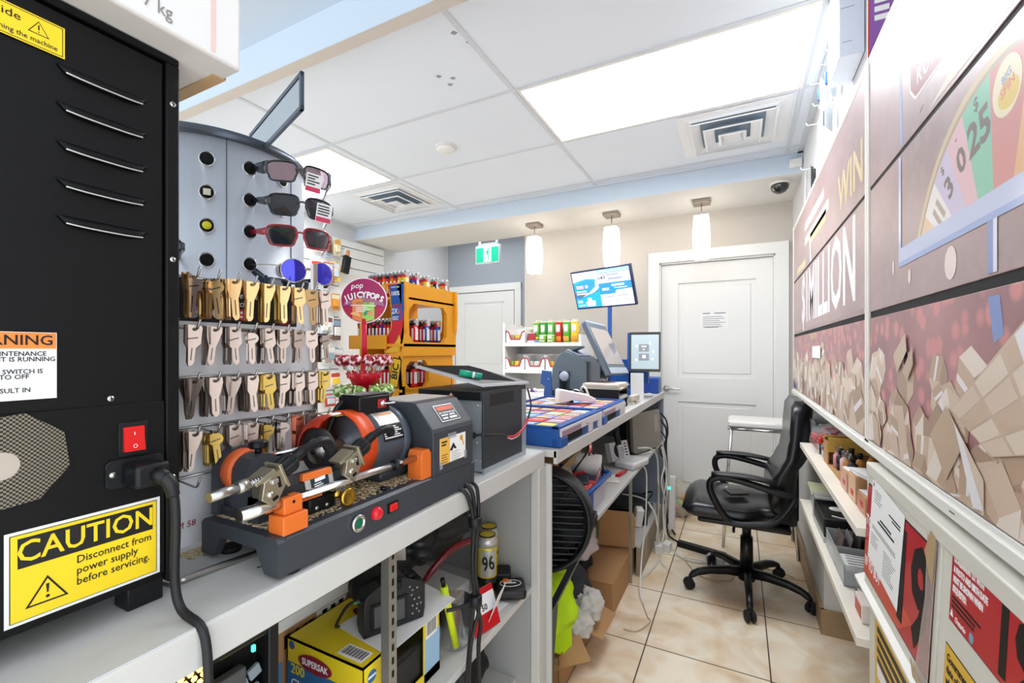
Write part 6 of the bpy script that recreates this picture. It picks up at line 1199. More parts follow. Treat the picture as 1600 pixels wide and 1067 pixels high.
p = MB(PAPER); p.box((.315, 2.165, .909), (.05, .04, .062), RZ(.2), .002); p.m(BLACKP).box((.2895, 2.158, .909), (.002, .018, .05), RZ(.2)); p.build('small_carton', None, 'small white carton with a black stripe before the red bag', 'carton')
t = thing('open_carton', 'brown open carton of cosmetics on the upper wall shelf', 'carton', (.4, 1.85, .877))
p = MB(CARD); p.bx(.29, .58, 2.075, 2.08, .878, .975); p.bx(.29, .295, 2.0, 2.08, .878, .965); p.bx(.29, .295, 1.70, 1.78, .878, .91); p.bx(.575, .58, 1.70, 2.08, .878, .975); p.bx(.29, .58, 1.70, 1.705, .878, .93); p.bx(.29, .58, 1.70, 2.08, .878, .881); p.m(M('manila', '#c9a24a', .7)).box((.43, 2.03, .978), (.29, .09, .003), RX(-.25)).box((.43, 1.99, .955), (.28, .003, .06), RX(.3)); p.build('box', t)
for k, (x, y, c, nm) in enumerate(((.315, 1.955, '#d98aa0', 'pink'), (.318, 1.918, '#27242a', 'black'), (.322, 1.88, '#e2b8b4', 'pale pink'), (.352, 1.94, '#1d1c20', 'dark'), (.325, 1.84, '#b9742c', 'amber'), (.36, 1.86, '#c98a3a', 'tan'), (.40, 1.90, '#b07a34', 'brown'), (.33, 1.80, '#222126', 'black'))):
    t = thing('cosmetic_bottle', f'{nm} cosmetic bottle standing in the brown open carton, {ORD[k]} from its far end', 'bottle', (x, y, .881), 'bottles in the open carton')
    p = MB(C(c, .2)); p.lathe([(0, 0), (.014, 0), (.014, .045), (.007, .052), (.007, .056), (0, .056)], T(x, y, .882), 16); p.build('body', t); p = MB(BLACKP if k % 2 else CLEAR); p.lathe([(0, .056), (.0085, .056), (.0085, .075), (0, .075)], T(x, y, .882), 14); p.build('cap', t)
for k, (y, c, h, lab) in enumerate(((1.67, '#d3a48c', .06, 'peach flat carton next along from the cosmetics'), (1.56, '#e0b896', .075, 'cream carton with a red mark near the red posters'), (1.45, '#c9886a', .05, 'low coral carton nearest the cabinet posters'))):
    p = MB(CARD); p.bx(.285, .35, y-.045, y+.045, .878, .878+h, .002); p.m(C(c)).bx(.283, .2855, y-.042, y+.042, .882, .875+h); p.m(C('#c22a2a')).bx(.2825, .2835, y-.02, y+.012, .895, .91); p.m(PAPER).box((.318, y, .88+h), (.06, .07, .002), RZ(.1)); p.build('goods_carton', None, lab, 'carton')
p = MB(M('paper_white_curl', '#f4f2ee', .6)); p.box((.29, 1.50, .965), (.05, .07, .001), RY(.5) @ RZ(.3)); p.build('paper_slip', None, 'curled white paper slip sticking up from the cartons', 'paper slip')
t = thing('plastic_tray', 'frosted tray with a pale green lid on the lower wall shelf', 'tray', (.36, 2.31, .613))
p = MB(M('frosted', '#cfd2cb', .3)); p.bx(.285, .45, 2.22, 2.40, .6135, .668, .004); p.build('tub', t); p = MB(M('lid_pale_green', '#c9cda6', .4)); p.box((.36, 2.33, .69), (.17, .19, .008), RY(.05) @ RX(.08), .002); p.build('lid', t)
t = thing('cash_box', 'black box with a silver band and round emblem on the lower shelf', 'box', (.36, 2.05, .613))
p = MB(M('box_satin_black', '#17181a', .3)); p.bx(.27, .48, 1.93, 2.17, .632, .70, .003); b_ = p.build('body', t); p = MB(M('box_silver', '#bfbfba', .35, .3)); p.bx(.268, .482, 1.928, 2.172, .6135, .633, .002); p.bx(.27, .40, 2.172, 2.215, .6135, .72, .002) ; p.box((.34, 2.16, .712), (.14, .07, .006), RX(-.1)); p.build('silver_band', t)
p = MB(PAPER); q = T(.33, 2.06, .7005); p.lathe([(.012, 0), (.026, 0), (.026, .001), (.012, .001)], q, 24); p.tube([(.30, 1.97, .7008), (.33, 1.955, .701), (.37, 1.97, .7008)], .0025, 6); p.build('emblem', b_)
t = thing('parts_tray', 'clear divided tray with cards on the lower wall shelf', 'tray', (.36, 1.75, .613))
p = MB(M('tray_clear', '#c4c7c8', .2, alpha=.6)); p.bx(.272, .275, 1.60, 1.90, .614, .675); p.bx(.272, .48, 1.60, 1.603, .614, .675); p.bx(.272, .48, 1.897, 1.90, .614, .68); p.bx(.272, .48, 1.60, 1.90, .614, .617); p.bx(.272, .48, 1.76, 1.763, .614, .67); p.build('tray', t)
for k in range(6): MB(C(('#6d5a56', '#8e8a88', '#4a4546')[k % 3])).box((.30+.022*k, 1.84, .655), (.004, .09, .07), RY(.2), .001).build('card', None, f'dark card standing in the divided clear tray, {ORD[k]} from the aisle', 'card', 'cards in the clear tray')
p = MB(PAPER); p.box((.33, 1.69, .645), (.09, .10, .012), RX(.1)); p.m(PAPERG)
for k in range(5): p.box((.33, 1.655+.016*k, .653+.0016*k), (.07, .003, .001), RX(.1))
p.build('note_pad', None, 'lined white note pad in the divided clear tray', 'note pad')
p = MB(BLACKP); p.lathe([(.0, 0), (.034, 0), (.036, .02), (.03, .028), (0, .028)], T(.32, 1.53, .613), 28); p.m(STEEL).lathe([(.022, .0285), (.031, .0285), (.031, .030), (.022, .030)], T(.32, 1.53, .613), 24); p.build('round_tin', None, 'round black tin with a silver ring on the lower shelf', 'tin')
p = MB(C('#e6d8cf')); p.bx(.275, .33, 1.40, 1.48, .6135, .66, .002); p.m(C('#c9543a')).bx(.274, .276, 1.41, 1.47, .62, .65); p.build('goods_carton', None, 'pale carton with an orange face at the near end of the lower shelf', 'carton')
# -------------------------------------------------- above the cabinets
t = thing('hook_panel_packs', 'x', 'x', (0, 0, 0)) if False else None
PEGW = M('peg_white', '#e6e8ea', .4)
def hang(y, z, w_, h_, c, fn, lab, cat='blister pack', n=1, x=.325):
    t = thing('hanging_pack', lab, cat, (x, y, z-h_), 'packs above the wall cabinets')
    p = MB(C(c)); q = fxn(x, y, z-h_/2) @ RY(-.5); p.rect(-w_/2, w_/2, -h_/2, h_/2, q, .003)
    fn(p, q @ T(0, 0, .003)); p.build('card', t)
    p = MB(PEGW); p.tube([(RW-.001, y, z-.006), (x-.05, y, z-.004), (x-.056, y, z+.008)], .0022, 6, False); p.build('peg', t)
def f1(p, q): p.m(C('#1d5ea8')).box((0, .0, .008), (.05, .05, .016), q, .004); p.m(INK).rect(-.03, .03, -.055, -.04, q, .0005)
def f2(p, q): p.m(C('#c7485a')).lines(-.02, .02, .03, 4, .02, .008, q, .0005, .1); p.m(INK).lines(-.022, .022, .02, 4, .02, .006, q, .0005, .4)
def f3(p, q): p.m(PAPER).text('2', .02, q @ T(0, .03, 0), .0004, bold=.03).lines(-.012, .012, .01, 4, .016, .008, q, .0005, .3)
hang(2.30, 2.45, .08, .12, '#dfe3ea', f1, 'blue and white pack hanging above the far cabinet'); hang(2.12, 2.43, .08, .13, '#cfd6dd', f1, 'second blue and white pack above the cabinet, nearer the hanging card')
hang(2.40, 2.32, .05, .13, '#ece8e6', f2, 'narrow white card with red and black marks above the far cabinet'); hang(2.62, 2.20, .05, .11, '#16161a', f3, 'black card with white figures above the $1MILLION cabinet')
hang(2.2, 2.31, .07, .11, '#b9bec2', lambda p, q: p.m(C('#3a3f45')).box((0, -.01, .006), (.04, .06, .012), q, .003), 'grey pack with a dark insert above the far cabinet')
def carton_face(p, q): p.m(C('#3fa6b4')).lathe([(.010, 0), (.02, 0), (.02, .001), (.010, .001)], q @ T(-.02, .15, 0), 20).lathe([(0, 0), (.006, 0), (.006, .001), (0, .001)], q @ T(-.02, .15, 0), 12); p.m(PAPERG).lines(-.06, .05, .06, 1, .01, .003, q, .0004).lines(-.05, .02, -.16, 1, .01, .003, q, .0004)
t = thing('white_carton', 'tall white carton with a teal eye mark on top of the cabinets', 'carton', (.33, 1.85, 2.034))
p = MB(M('carton_pale', '#dfe6f2', .5)); p.bx(.288, .353, 1.76, 1.95, 2.245, 2.54, .002); p.m(M('carton_cream', '#efeae0', .5)).bx(.2865, .2885, 1.765, 1.948, 2.248, 2.537); b_ = p.build('box', t); p = MB(); carton_face(p, fy(.321, 1.7595, 2.37) @ Matrix.Diagonal((.5, .5, 1, 1))); p.build('print', t)
t = thing('promo_card', 'purple promotional card with a yellow 5X above the near cabinet', 'sign', (.33, 1.5, 2.034)); p = MB(C('#8d5aa8')); q = fy(.322, 1.43, 2.22) @ Matrix.Diagonal((.27, 1, 1, 1)); p.rect(-.11, .11, -.185, .18, q, .002); p.m(C('#c9463a')).rect(-.11, -.095, -.185, .18, q @ T(0, 0, .002), .0005); p.build('card', t)
p = MB(C('#4f9a4a')); q = q @ T(0, 0, .0026); p.prism([(-.05, .11), (.0, .15), (.05, .12), (.02, .17), (-.04, .175)], .0004, q); p.m(C('#e9e23a')).text('5X', .07, q @ T(.02, .09, .0005), .0004, bold=.03); p.m(INK).rect(-.08, .09, .02, .05, q, .0004); p.m(PAPER).lines(-.07, .08, .04, 1, .01, .006, q @ T(0, 0, .0005), .0004, .1).lines(-.06, .06, -.01, 4, .022, .014, q, .0004, .2); p.build('print', t)
t = thing('wall_clip_rail', 'white wire hooks on the wall above the cabinets', 'hooks', (.34, 2.2, 2.4))
for y, z in ((2.0, 2.5), (2.0, 2.44), (2.12, 2.47), (2.2, 2.38), (2.3, 2.33)): MB(PEGW).tube([(RW-.001, y, z), (.31, y, z+.002), (.303, y, z+.014)], .002, 6, False).build('hook', t)
p = MB(PEGW); p.tube([(RW-.006, 3.12, 2.36), (.345, 3.15, 2.1), (.347, 3.17, 1.7), (.344, 3.16, 1.3), (.347, 3.15, .95)], .004, 8); p.build('wall_cable', None, 'thin white cable running down beside the far cabinet', 'cord')
# ================================================================ office chair
ch = thing('office_chair', 'black leather office chair facing the service counter', 'chair', (.05, 2.72, 0))
LEA = M('black_leather', '#15161a', .3, bump=.12, scale=60, coat=.15); CP = M('chair_plastic', '#121316', .35)
CXX, CYY = .035, 2.72
p = MB(CP); p.cyl((CXX, CYY, .07), (CXX, CYY, .13), .042, .036, 24); p.cyl((CXX, CYY, .13), (CXX, CYY, .30), .033, .030, 24); p.cyl((CXX, CYY, .30), (CXX, CYY, .40), .022, n=20); p.build('gas_column', ch)
for k in range(5):
    a = math.radians(-88+72*k); c_, s_ = math.cos(a), math.sin(a); R = []
    for r, z, w_, h_ in ((.025, .112, .030, .030), (.10, .116, .026, .026), (.19, .110, .023, .022), (.25, .096, .021, .02), (.285, .078, .02, .02), (.298, .058, .018, .018)):
        R.append([(CXX+c_*(r+dx)-s_*w_*sx, CYY+s_*(r+dx)+c_*w_*sx, z+h_*sz) for sx, sz, dx in ((-.5, -.9, 0), (.5, -.9, 0), (.75, 0, 0), (.5, .7, 0), (-.5, .7, 0), (-.75, 0, 0))])
    p = MB(CP); p.rings(R); lg = p.build('base_leg', ch)
    cx, cy = CXX+c_*.298, CYY+s_*.298; wa = a+1.9+.7*k; wx, wy = math.cos(wa), math.sin(wa)
    p = MB(RUBBER)
    for s2 in (-1, 1): p.lathe([(0, -.009), (.022, -.009), (.028, -.004), (.028, .004), (.022, .009), (0, .009)], face((cx+wx*.014*s2, cy+wy*.014*s2, .0285), (-wy, wx, 0), (0, 0, 1)), 22)
    p.m(CP).cyl((cx, cy, .03), (cx, cy, .062), .010, n=12).bx(cx-.006, cx+.006, cy-.006, cy+.006, .022, .04); p.build('caster', lg)
p = MB(CP); p.bx(CXX-.09, CXX+.13, CYY-.085, CYY+.085, .395, .43, .01); p.tube([(CXX-.05, CYY-.08, .405), (CXX-.06, CYY-.2, .40), (CXX-.06, CYY-.23, .395)], .007, 8); p.build('tilt_mechanism', ch)
# seat: thick cushion, waterfall front at -X
R = []
for i in range(17):
    u = i/16; x = CXX-.305+.52*u; hw = .245*min(1, .80+.6*math.sin(PI*min(1, u*1.3+.1)))*(1-.10*max(0, u-.7)); zt = .552-.06*(1-min(1, u/.16))**2-.022*math.sin(PI*u); zb = .428+.045*(1-min(1, u/.12))**2
    if u < .02 or u > .98: hw *= .90
    ring = []
    for j in range(28):
        t_ = 2*PI*j/28; cc, ss = math.cos(t_), math.sin(t_); e = .42
        yy = hw*math.copysign(abs(cc)**e, cc); v = math.copysign(abs(ss)**(.6), ss); z = (zt+zb)/2+(zt-zb)/2*v
        if v > 0: z += .008*math.cos(yy/hw*PI*1.0)-.006*abs(math.sin(3.2*u*PI))*abs(math.cos(yy*9))
        ring.append((x, CYY+yy, z))
    R.append(ring)
p = MB(LEA); p.rings(R); p.build('seat', ch)
p = MB(CP); p.bx(CXX-.23, CXX+.19, CYY-.21, CYY+.21, .41, .44, .012); p.build('seat_pan', ch)
# backrest leaning back toward the wall
R = []
for i in range(19):
    u = i/18; z = .50+.555*u; xc = CXX+.165+.075*u+.018*math.sin(PI*u*.9)-.035*math.sin(PI*min(1, u/.5)); hw = .235*(1-.16*abs(u-.45))*(1 if .06 < u < .90 else (.93 if u < .5 else (.9 if u < .97 else .72))); th = .052+.014*math.sin(PI*min(1, u/.4))-(.022 if u > .96 else 0)
    seam = .010*math.exp(-((u-.40)/.02)**2)+.010*math.exp(-((u-.68)/.02)**2)
    ring = []
    for j in range(26):
        t_ = 2*PI*j/26; cc, ss = math.cos(t_), math.sin(t_)
        xx = (th-seam)*math.copysign(abs(cc)**.7, cc)
        ring.append((xc+xx*(.9 if xx > 0 else 1)+.03*(ss*ss)*(-1), CYY+hw*math.copysign(abs(ss)**.5, ss), z))
    R.append(ring)
p = MB(LEA); p.rings(R); p.build('backrest', ch)
p = MB(CP); p.bx(CXX+.20, CXX+.235, CYY-.05, CYY+.05, .43, .70, .01) ; p.build('back_bracket', ch)
def armrest(sy, nm):
    y = CYY+sy*.262
    p = MB(CP); pts = [(CXX+.20, y-sy*.01, .615), (CXX+.15, y, .62), (CXX+.0, y, .655), (CXX-.10, y, .668), (CXX-.155, y, .654), (CXX-.168, y, .615), (CXX-.15, y, .56), (CXX-.10, y, .475), (CXX-.06, y, .448), (CXX+.02, y, .455), (CXX+.11, y-sy*.0, .48), (CXX+.17, y, .55), (CXX+.20, y-sy*.01, .61)]
    p.tube(pts, .0165, 12); ar = p.build('arm_loop', ch)
    p = MB(LEA); R = []
    for i in range(11):
        u = i/10; x = CXX-.160+.285*u; z = .684-.01*u+.012*math.sin(PI*u); w_ = .030*(.5+.5*min(1, 5*min(u, 1-u)+.2)); R.append([(x, y+w_*math.cos(t_), z-.004+.013*math.sin(t_)) for t_ in [2*PI*j/16 for j in range(16)]])
    p.rings(R); p.build('arm_pad', ch)
    p = MB(CP); p.bx(CXX-.03, CXX+.05, y-sy*.10-.05, y-sy*.0+.01 if sy > 0 else y+.06, .447, .463); p.build('arm_bracket', ch)
armrest(-1, 0); armrest(1, 1)
t = thing('wallet', 'small black wallet lying on the seat of the office chair', 'wallet', (-.02, 2.66, .55)); MB(M('wallet_black', '#2a2725', .35)).box((-.015, 2.63, .556), (.10, .075, .012), RZ(.5) @ RX(.05), .003).build('body', t)
# ================================================================ white stool with steel frame
t = thing('white_stool', 'white padded stool with steel tube legs in front of the panelled door', 'stool', (.10, 3.42, 0))
p = MB(M('stool_vinyl', '#eae7df', .4)); p.prism([(-.18, -.15), (.17, -.15), (.18, -.13), (.18, .13), (.17, .15), (-.18, .15), (-.19, .12), (-.19, -.12)], .045, T(.12, 3.42, .795), bev=.014); p.build('seat', t)
p = MB(CHROME); z = .785; p.tube([(-.05, 3.285, z), (.28, 3.285, z), (.29, 3.295, z), (.29, 3.545, z), (.28, 3.555, z), (-.05, 3.555, z), (-.06, 3.545, z), (-.06, 3.295, z), (-.05, 3.285, z)], .010, 10, False); p.build('seat_frame', t)
for (x, y) in ((-.045, 3.29), (.275, 3.29), (-.045, 3.55), (.275, 3.55)): MB(CHROME).tube([(x, y, .79), (x-.05*(1 if x < .1 else -1)*.6, y+(.02 if y > 3.4 else -.02), .4), (x-.05*(1 if x < .1 else -1), y+(.03 if y > 3.4 else -.03), 0)], .010, 10, False).build('leg', t)
# ================================================================ under the near counter
SZ = .604
t = thing('desktop_computer', 'black desktop computer tower with a lit mesh panel under the counter', 'computer', (-.76, .29, SZ))
p = MB(BLACKM); p.bx(-.95, -.60, .15, .405, SZ, .935, .004); b_ = p.build('case', t)
p = MB(BLACKP); p.bx(-.60, -.575, .15, .405, SZ, .625); p.bx(-.60, -.575, .15, .405, .915, .935); p.bx(-.60, -.572, .392, .407, SZ, .935, .002); p.bx(-.60, -.575, .15, .165, SZ, .935); p.bx(-.60, -.59, .165, .20, .625, .915); p.m(M('case_grey', '#4a4b4d', .4)).bx(-.592, -.578, .17, .365, .625, .885, .002); p.build('front_frame', t)
p = MB(M('panel_grid', '#7f8a92', .35))
for k in range(9): p.box((-.583, .378, .66+.026*k), (.006, .016, .015), RX(.3), .001); p.box((-.583, .366, .652+.026*k), (.006, .006, .015), RX(.3), .001)
p.build('drive_grid', t)
p = MB(M('warm_led', '#ffc14a', .4, emit=6))
for a in range(7):
    for b in range(3): p.lathe([(0, 0), (.0035, 0), (.0035, .001), (0, .001)], fx(-.574, .245+.010*a+.004*(b % 2), .905+.0075*b), 6)
p.build('lit_grille', t)
p = MB(M('led_green', '#3fd6a0')).box((-.575, .372, .905), (.004, .004, .008)).build('status_light', t)
p = MB(M('olive_trim', '#8f8a3c', .4)).bx(-.60, -.576, .33, .39, .914, .922).build('trim_strip', t)
p = MB(M('warm_card', '#c9b5a4', .7)); p.box((-.65, .36, .945), (.13, .09, .008)); p.build('card_sheet', None, 'pale card sheet lying on top of the desktop computer', 'card')
# brown printer media carton
t = thing('media_carton', 'brown carton with a white printed band behind the yellow bag box', 'carton', (-.87, .65, SZ))
p = MB(CARD); p.bx(-.96, -.80, .50, .74, SZ, .752, .002); p.m(PAPER).bx(-.963, -.797, .495, .745, .748, .772, .002); p.build('box', t)
p = MB(INK); q = fx(-.7995, .62, .70); p.text('DNP', .036, q @ T(-.005, .022, 0), .0004, bold=.03); p.m(PAPER).rect(.035, .115, .018, .046, q, .0004); p.m(INK)
for k in range(3): p.rect(.05+.022*k, .062+.022*k, .022, .042, q @ T(0, 0, .0004), .0003)
p.m(M('print_blue', '#5f86b0', .6)).rect(-.075, -.045, -.06, -.01, q, .0004); p.m(INK).rect(-.11, -.085, -.075, .0, q, .0004); p.build('print', t)
# yellow bag box
t = thing('bag_box', 'yellow and blue bag box with a maroon oval on the counter shelf', 'box', (-.675, .69, SZ))
YB2 = M('bag_box_yellow', '#f0d424', .4); BB = M('bag_box_blue', '#2c6ba0', .4); SKY = M('bag_box_sky', '#9cc0dd', .4)
x0, x1, y0, y1, z1 = -.785, -.585, .575, .80, .744
p = MB(YB2); p.bx(x0, x1, y0, y0+.003, SZ, z1); p.bx(x0, x0+.003, y0, y1, SZ, z1); p.bx(x0, x1, y1-.003, y1, SZ, z1); p.bx(x0, x1, y0, y1, z1-.003, z1); p.bx(x1-.003, x1, y0, y0+.045, SZ, z1); p.bx(x1-.003, x1, y1-.055, y1, SZ, z1); p.bx(x1-.003, x1, y0, y1, SZ, SZ+.02); b_ = p.build('carton', t)
p = MB(BB); q = fy(0, y0-.0005, 0); p.rect(x0+.002, x1-.002, SZ, z1-.045, q, .0005); p.m(M('bag_box_maroon', '#8d2033', .4)).prism([(-.705+.045*math.cos(k*PI/12), .712+.016*math.sin(k*PI/12)) for k in range(24)], .0004, q @ T(0, 0, .0006)); p.m(PAPER).text('SUPERSAK', .017, q @ T(-.705, .712, .0011), .0003, bold=.02, sx=.9).text('Clear', .026, q @ T(-.772, .660, .0006), .0003, 'LEFT', bold=.01).text('Kitchen', .026, q @ T(-.772, .632, .0006), .0003, 'LEFT', bold=.01); p.m(YB2).text('200', .026, q @ T(-.772, .688, .0006), .0003, 'LEFT', bold=.02); p.m(C('#2a5fa5')).prism([(-.77+.008*math.cos(k*PI/8), .732+.008*math.sin(k*PI/8)) for k in range(16)], .0004, q); p.build('front_print', b_)
p = MB(PAPER); q = T(0, 0, z1); p.prism([(-.66, .585), (-.60, .585), (-.60, .615), (-.66, .615)], .0005, q); p.m(INK)
for k in range(14): p.bx(-.655+.0037*k, -.655+.0037*k+(.0012, .0022)[k % 2], .590, .611, z1+.0005, z1+.0009)
p.build('barcode', b_); p = MB(M('bag_box_maroon', '#8d2033')).prism([(-.70+.04*math.cos(k*PI/10+.1), .70+.014*math.sin(k*PI/10)) for k in range(20)], .0005, q); p.build('top_print', b_)
p = MB(SKY); q = fx(x1, 0, 0); p.rect(y1-.053, y1-.002, SZ+.02, z1-.045, q, .0005); p.m(PAPER).rect(y1-.05, y1-.012, z1-.05, z1-.008, q @ T(0, 0, .0005), .0004); p.m(INK)
for k in range(9): p.rect(y1-.047+.0037*k, y1-.047+.0037*k+(.0012, .0022)[k % 2], z1-.044, z1-.014, q @ T(0, 0, .0009), .0003)
p.m(BB).prism([(y0+.022+.011*math.cos(k*PI/8), z1-.025+.011*math.sin(k*PI/8)) for k in range(16)], .0004, q); p.m(PAPER).rect(y0+.012, y0+.032, z1-.027, z1-.023, q @ T(0, 0, .0004), .0003).text('NO', .026, q @ T(y0+.022, z1-.06, .0), .0004, bold=.03); p.build('end_print', b_)
p = MB(M('bag_roll', '#1a1b1e', .4)); p.bx(x0+.01, x1-.008, y0+.006, y1-.006, SZ+.003, z1-.05, .01); p.build('bag_roll', t)
p = MB(PAPER); p.prism([(-.57, .62), (-.565, .83), (-.70, .86), (-.72, .64)], .001, T(0, 0, z1+.0013)); p.build('loose_sheet', None, 'white sheet lying under the camera on the yellow box', 'paper')
p = MB(CARD); p.box((-.585, .75, z1+.0035), (.06, .19, .002), RZ(.03)); p.build('card_strip', None, 'torn brown card strip under the white sheet edge', 'card') if False else p.bm.free()
# camera
t = thing('dslr_camera', 'black digital camera on the yellow bag box', 'camera', (-.63, .70, z1+.0025))
CB_ = M('camera_black', '#1b1c1e', .45, bump=.1, scale=800)
q = T(-.628, .695, z1+.0028) @ RZ(math.radians(64))    # local x: along the body, -y: screen side
p = MB(CB_); p.prism([(-.062, 0), (.062, 0), (.066, .02), (.066, .07), (.058, .082), (.03, .084), (.022, .098), (-.012, .102), (-.028, .09), (-.058, .084), (-.064, .07), (-.064, .015)], .040, q @ face((0, .02, 0), (1, 0, 0), (0, 0, 1)), bev=.005); p.box((.05, .028, .045), (.03, .03, .07), q, .008); b_ = p.build('body', t)
p = MB(BLACKP); p.rect(-.05, .024, .012, .062, q @ face((0, -.0198, 0), (1, 0, 0), (0, 0, 1)), .003); p.m(M('lcd_glass', '#55585c', .1, .2)).rect(-.044, .018, .017, .057, q @ face((0, -.0228, 0), (1, 0, 0), (0, 0, 1)), .0006); p.build('screen', b_)
p = MB(M('button_grey', '#8f9194', .4)); qf = q @ face((0, -.0205, 0), (1, 0, 0), (0, 0, 1))
for x, y in ((.036, .066), (.046, .068), (.034, .056), (.040, .046), (.05, .046), (.036, .034), (.046, .034), (.054, .034), (.045, .025), (.05, .018), (.036, .018), (.03, .074)): p.lathe([(0, 0), (.0022, 0), (.002, .0012), (0, .0014)], qf @ T(x, y, 0), 10)
p.build('button', b_) if False else p.build('button_group', b_)
p = MB(BLACKP); p.lathe([(0, 0), (.011, 0), (.012, .002), (.012, .008), (.010, .010), (0, .010)], q @ T(.038, 0, .083), 24); p.build('mode_dial', b_)
p = MB(BLACKP); p.box((-.004, -.024, .088), (.030, .012, .018), q, .004); p.build('viewfinder', b_)
p = MB(CB_); ql = q @ T(-.012, .018, .046) @ RX(-PI/2); p.lathe([(.0, 0), (.032, 0), (.034, .004), (.034, .03), (.037, .032), (.037, .055), (.040, .056), (.044, .085), (.042, .085), (.036, .057), (.0, .055)], ql, 32); p.build('lens', t)
p = MB(BCABLE); p.tube([q @ Vector((-.064, 0, .07)), q @ Vector((-.085, .01, .06)), q @ Vector((-.10, .03, .02)), q @ Vector((-.09, .05, .003))], .003); p.m(C('#3f8f5f')).box((-.07, .002, .066), (.012, .004, .003), q); p.build('strap', t)
# glass with bits in it, pen, cutter handle, booklet
t = thing('drinking_glass', 'clear glass holding odds and ends on the counter shelf', 'glass', (-.605, .885, SZ))
p = MB(M('glass_thin', '#eef2f4', .03, trans=.96, ior=1.12)); p.lathe([(0, .001), (.031, .001), (.033, .006), (.040, .105), (.0385, .105), (.031, .008), (0, .007)], T(-.603, .885, SZ), 28); p.build('tumbler', t)
p = MB(M('highlighter', '#d5e61c', .4)); p.cyl((-.585, .862, SZ+.012), (-.60, .835, SZ+.16), .0085); p.m(BLACKP).cyl((-.600, .835, SZ+.16), (-.602, .832, SZ+.178), .005); p.build('highlighter_pen', None, 'neon yellow marker pen leaning in the glass', 'pen')
p = MB(REDP); p.box((-.60, .90, SZ+.04), (.02, .012, .06), RZ(.3), .003); p.build('red_tag', None, 'small red tag standing in the glass', 'tag')
p = MB(M('metal_clip', '#77797c', .3, .8)); p.box((-.613, .88, SZ+.075), (.03, .03, .02), RZ(.6) @ RX(.4), .004); p.build('metal_clip', None, 'grey metal clip sticking out of the glass', 'clip')
p = MB(M('oxblood', '#6d1220', .25, coat=.4)); p.tube([(-.70, .845, SZ+.10), (-.665, .885, SZ+.165), (-.64, .94, SZ+.20), (-.61, 1.0, SZ+.205)], [.006, .008, .009, .008], 10); p.build('pruning_saw', None, 'curved dark red handle behind the glass', 'handle tool')
p = MB(PAPER); p.prism([(-.78, .82), (-.585, .92), (-.565, 1.09), (-.76, 1.10)], .001, T(0, 0, SZ+.0005)); p.build('paper_sheet', None, 'white paper sheet lying flat in front of the yellow cans', 'paper')
p = MB(PAPER); p.prism([(-.90, .80), (-.72, .80), (-.70, 1.10), (-.90, 1.12)], .03, T(0, 0, SZ+.0)); p.build('paper_pile', None, 'pile of pale papers at the back of the counter shelf', 'papers')
p = MB(C('#e8d7c0')); p.lathe([(.024, 0), (.03, 0), (.03, .012), (.024, .012)], T(-.69, .985, SZ+.002), 24); p.build('tape_roll', None, 'tan tape roll lying behind the glass', 'tape')
t = thing('lottery_slip', 'red and white leaflet reading 50 leaning on the shelf edge', 'leaflet', (-.57, .97, SZ)); q = face((-.572, .965, SZ+.045), (.25, 1, .0), (-.35, .1, 1)); p = MB(PAPER); p.rect(-.045, .045, -.046, .05, q, .001); p.m(REDP).rect(-.045, .045, -.046, -.008, q @ T(0, 0, .001), .0003).rect(-.03, .045, .035, .05, q @ T(0, 0, .001), .0003); p.m(C('#4a8fc4')).rect(-.045, -.03, .03, .05, q @ T(0, 0, .001), .0003); p.m(INK).text('50', .02, q @ T(.004, .004, .0013), .0003, bold=.02); p.build('leaflet', t)
p = MB(PAPER); p.box((-.556, 1.005, SZ+.045), (.001, .07, .088), RZ(.2) @ RY(.35)); p.build('leaflet', None, 'white leaflet leaning behind the red 50 leaflet', 'leaflet')
for (x, y, lab, w96) in ((-.650, 1.118, 'yellow and black drink can with 96 on it', True), (-.676, 1.172, 'second yellow drink can standing behind the 96 can', False)):
    t = thing('drink_can', lab, 'drink can', (x, y, SZ)); p = MB(M('can_yellow', '#efd22c', .3, .3)); p.lathe([(.024, 0), (.028, .006), (.028, .150), (.0235, .162), (.0235, .166)], T(x, y, SZ), 32); b_ = p.build('can_body', t)
    p = MB(M('can_black', '#232322', .3, .3)); p.lathe([(.0283, .012), (.0284, .05)], T(x, y, SZ), 32) if w96 else p.lathe([(.0283, .085), (.0284, .094)], T(x, y, SZ), 32)
    p.m(M('can_silver', '#d3d3cd', .3, .5)).lathe([(.0284, .135), (.0284, .15), (.0237, .1622)], T(x, y, SZ), 32)
    if not w96: p.m(PAPER).lathe([(.0284, .06), (.0284, .125)], T(x, y, SZ), 14, -2.2, -.6)
    p.build('printed_bands', b_)
    p = MB(M('can_top', '#2b2c2e', .3, .6)); p.lathe([(0, .161), (.02, .161), (.0215, .1665), (.0238, .1665), (.0238, .163)], T(x, y, SZ), 28); p.build('can_top', t)
    if w96:
        p = MB(M('can_silver', '#d3d3cd')); p.lathe([(.0285, .055), (.0285, .13)], T(x, y, SZ), 14, -1.75, -.1); p.m(INK); a = -.93
        p.text('96', .058, face((x+.0287*math.cos(a), y+.0287*math.sin(a), SZ+.092), (-math.sin(a), math.cos(a), .12), (0, -.1, 1)), .0008, bold=.012, sx=.62); p.build('figure_print', b_)
t = thing('tape_measure', 'black and orange tape measure beside the drink can', 'tape measure', (-.62, 1.14, SZ)); p = MB(BLACKP); p.box((-.63, 1.168, SZ+.024), (.055, .06, .048), RZ(.5), .006); p.build('case', t); p = MB(M('tape_orange', '#ef7a22', .4)); p.box((-.610, 1.155, SZ+.020), (.018, .05, .028), RZ(.5), .004); p.build('grip', t)
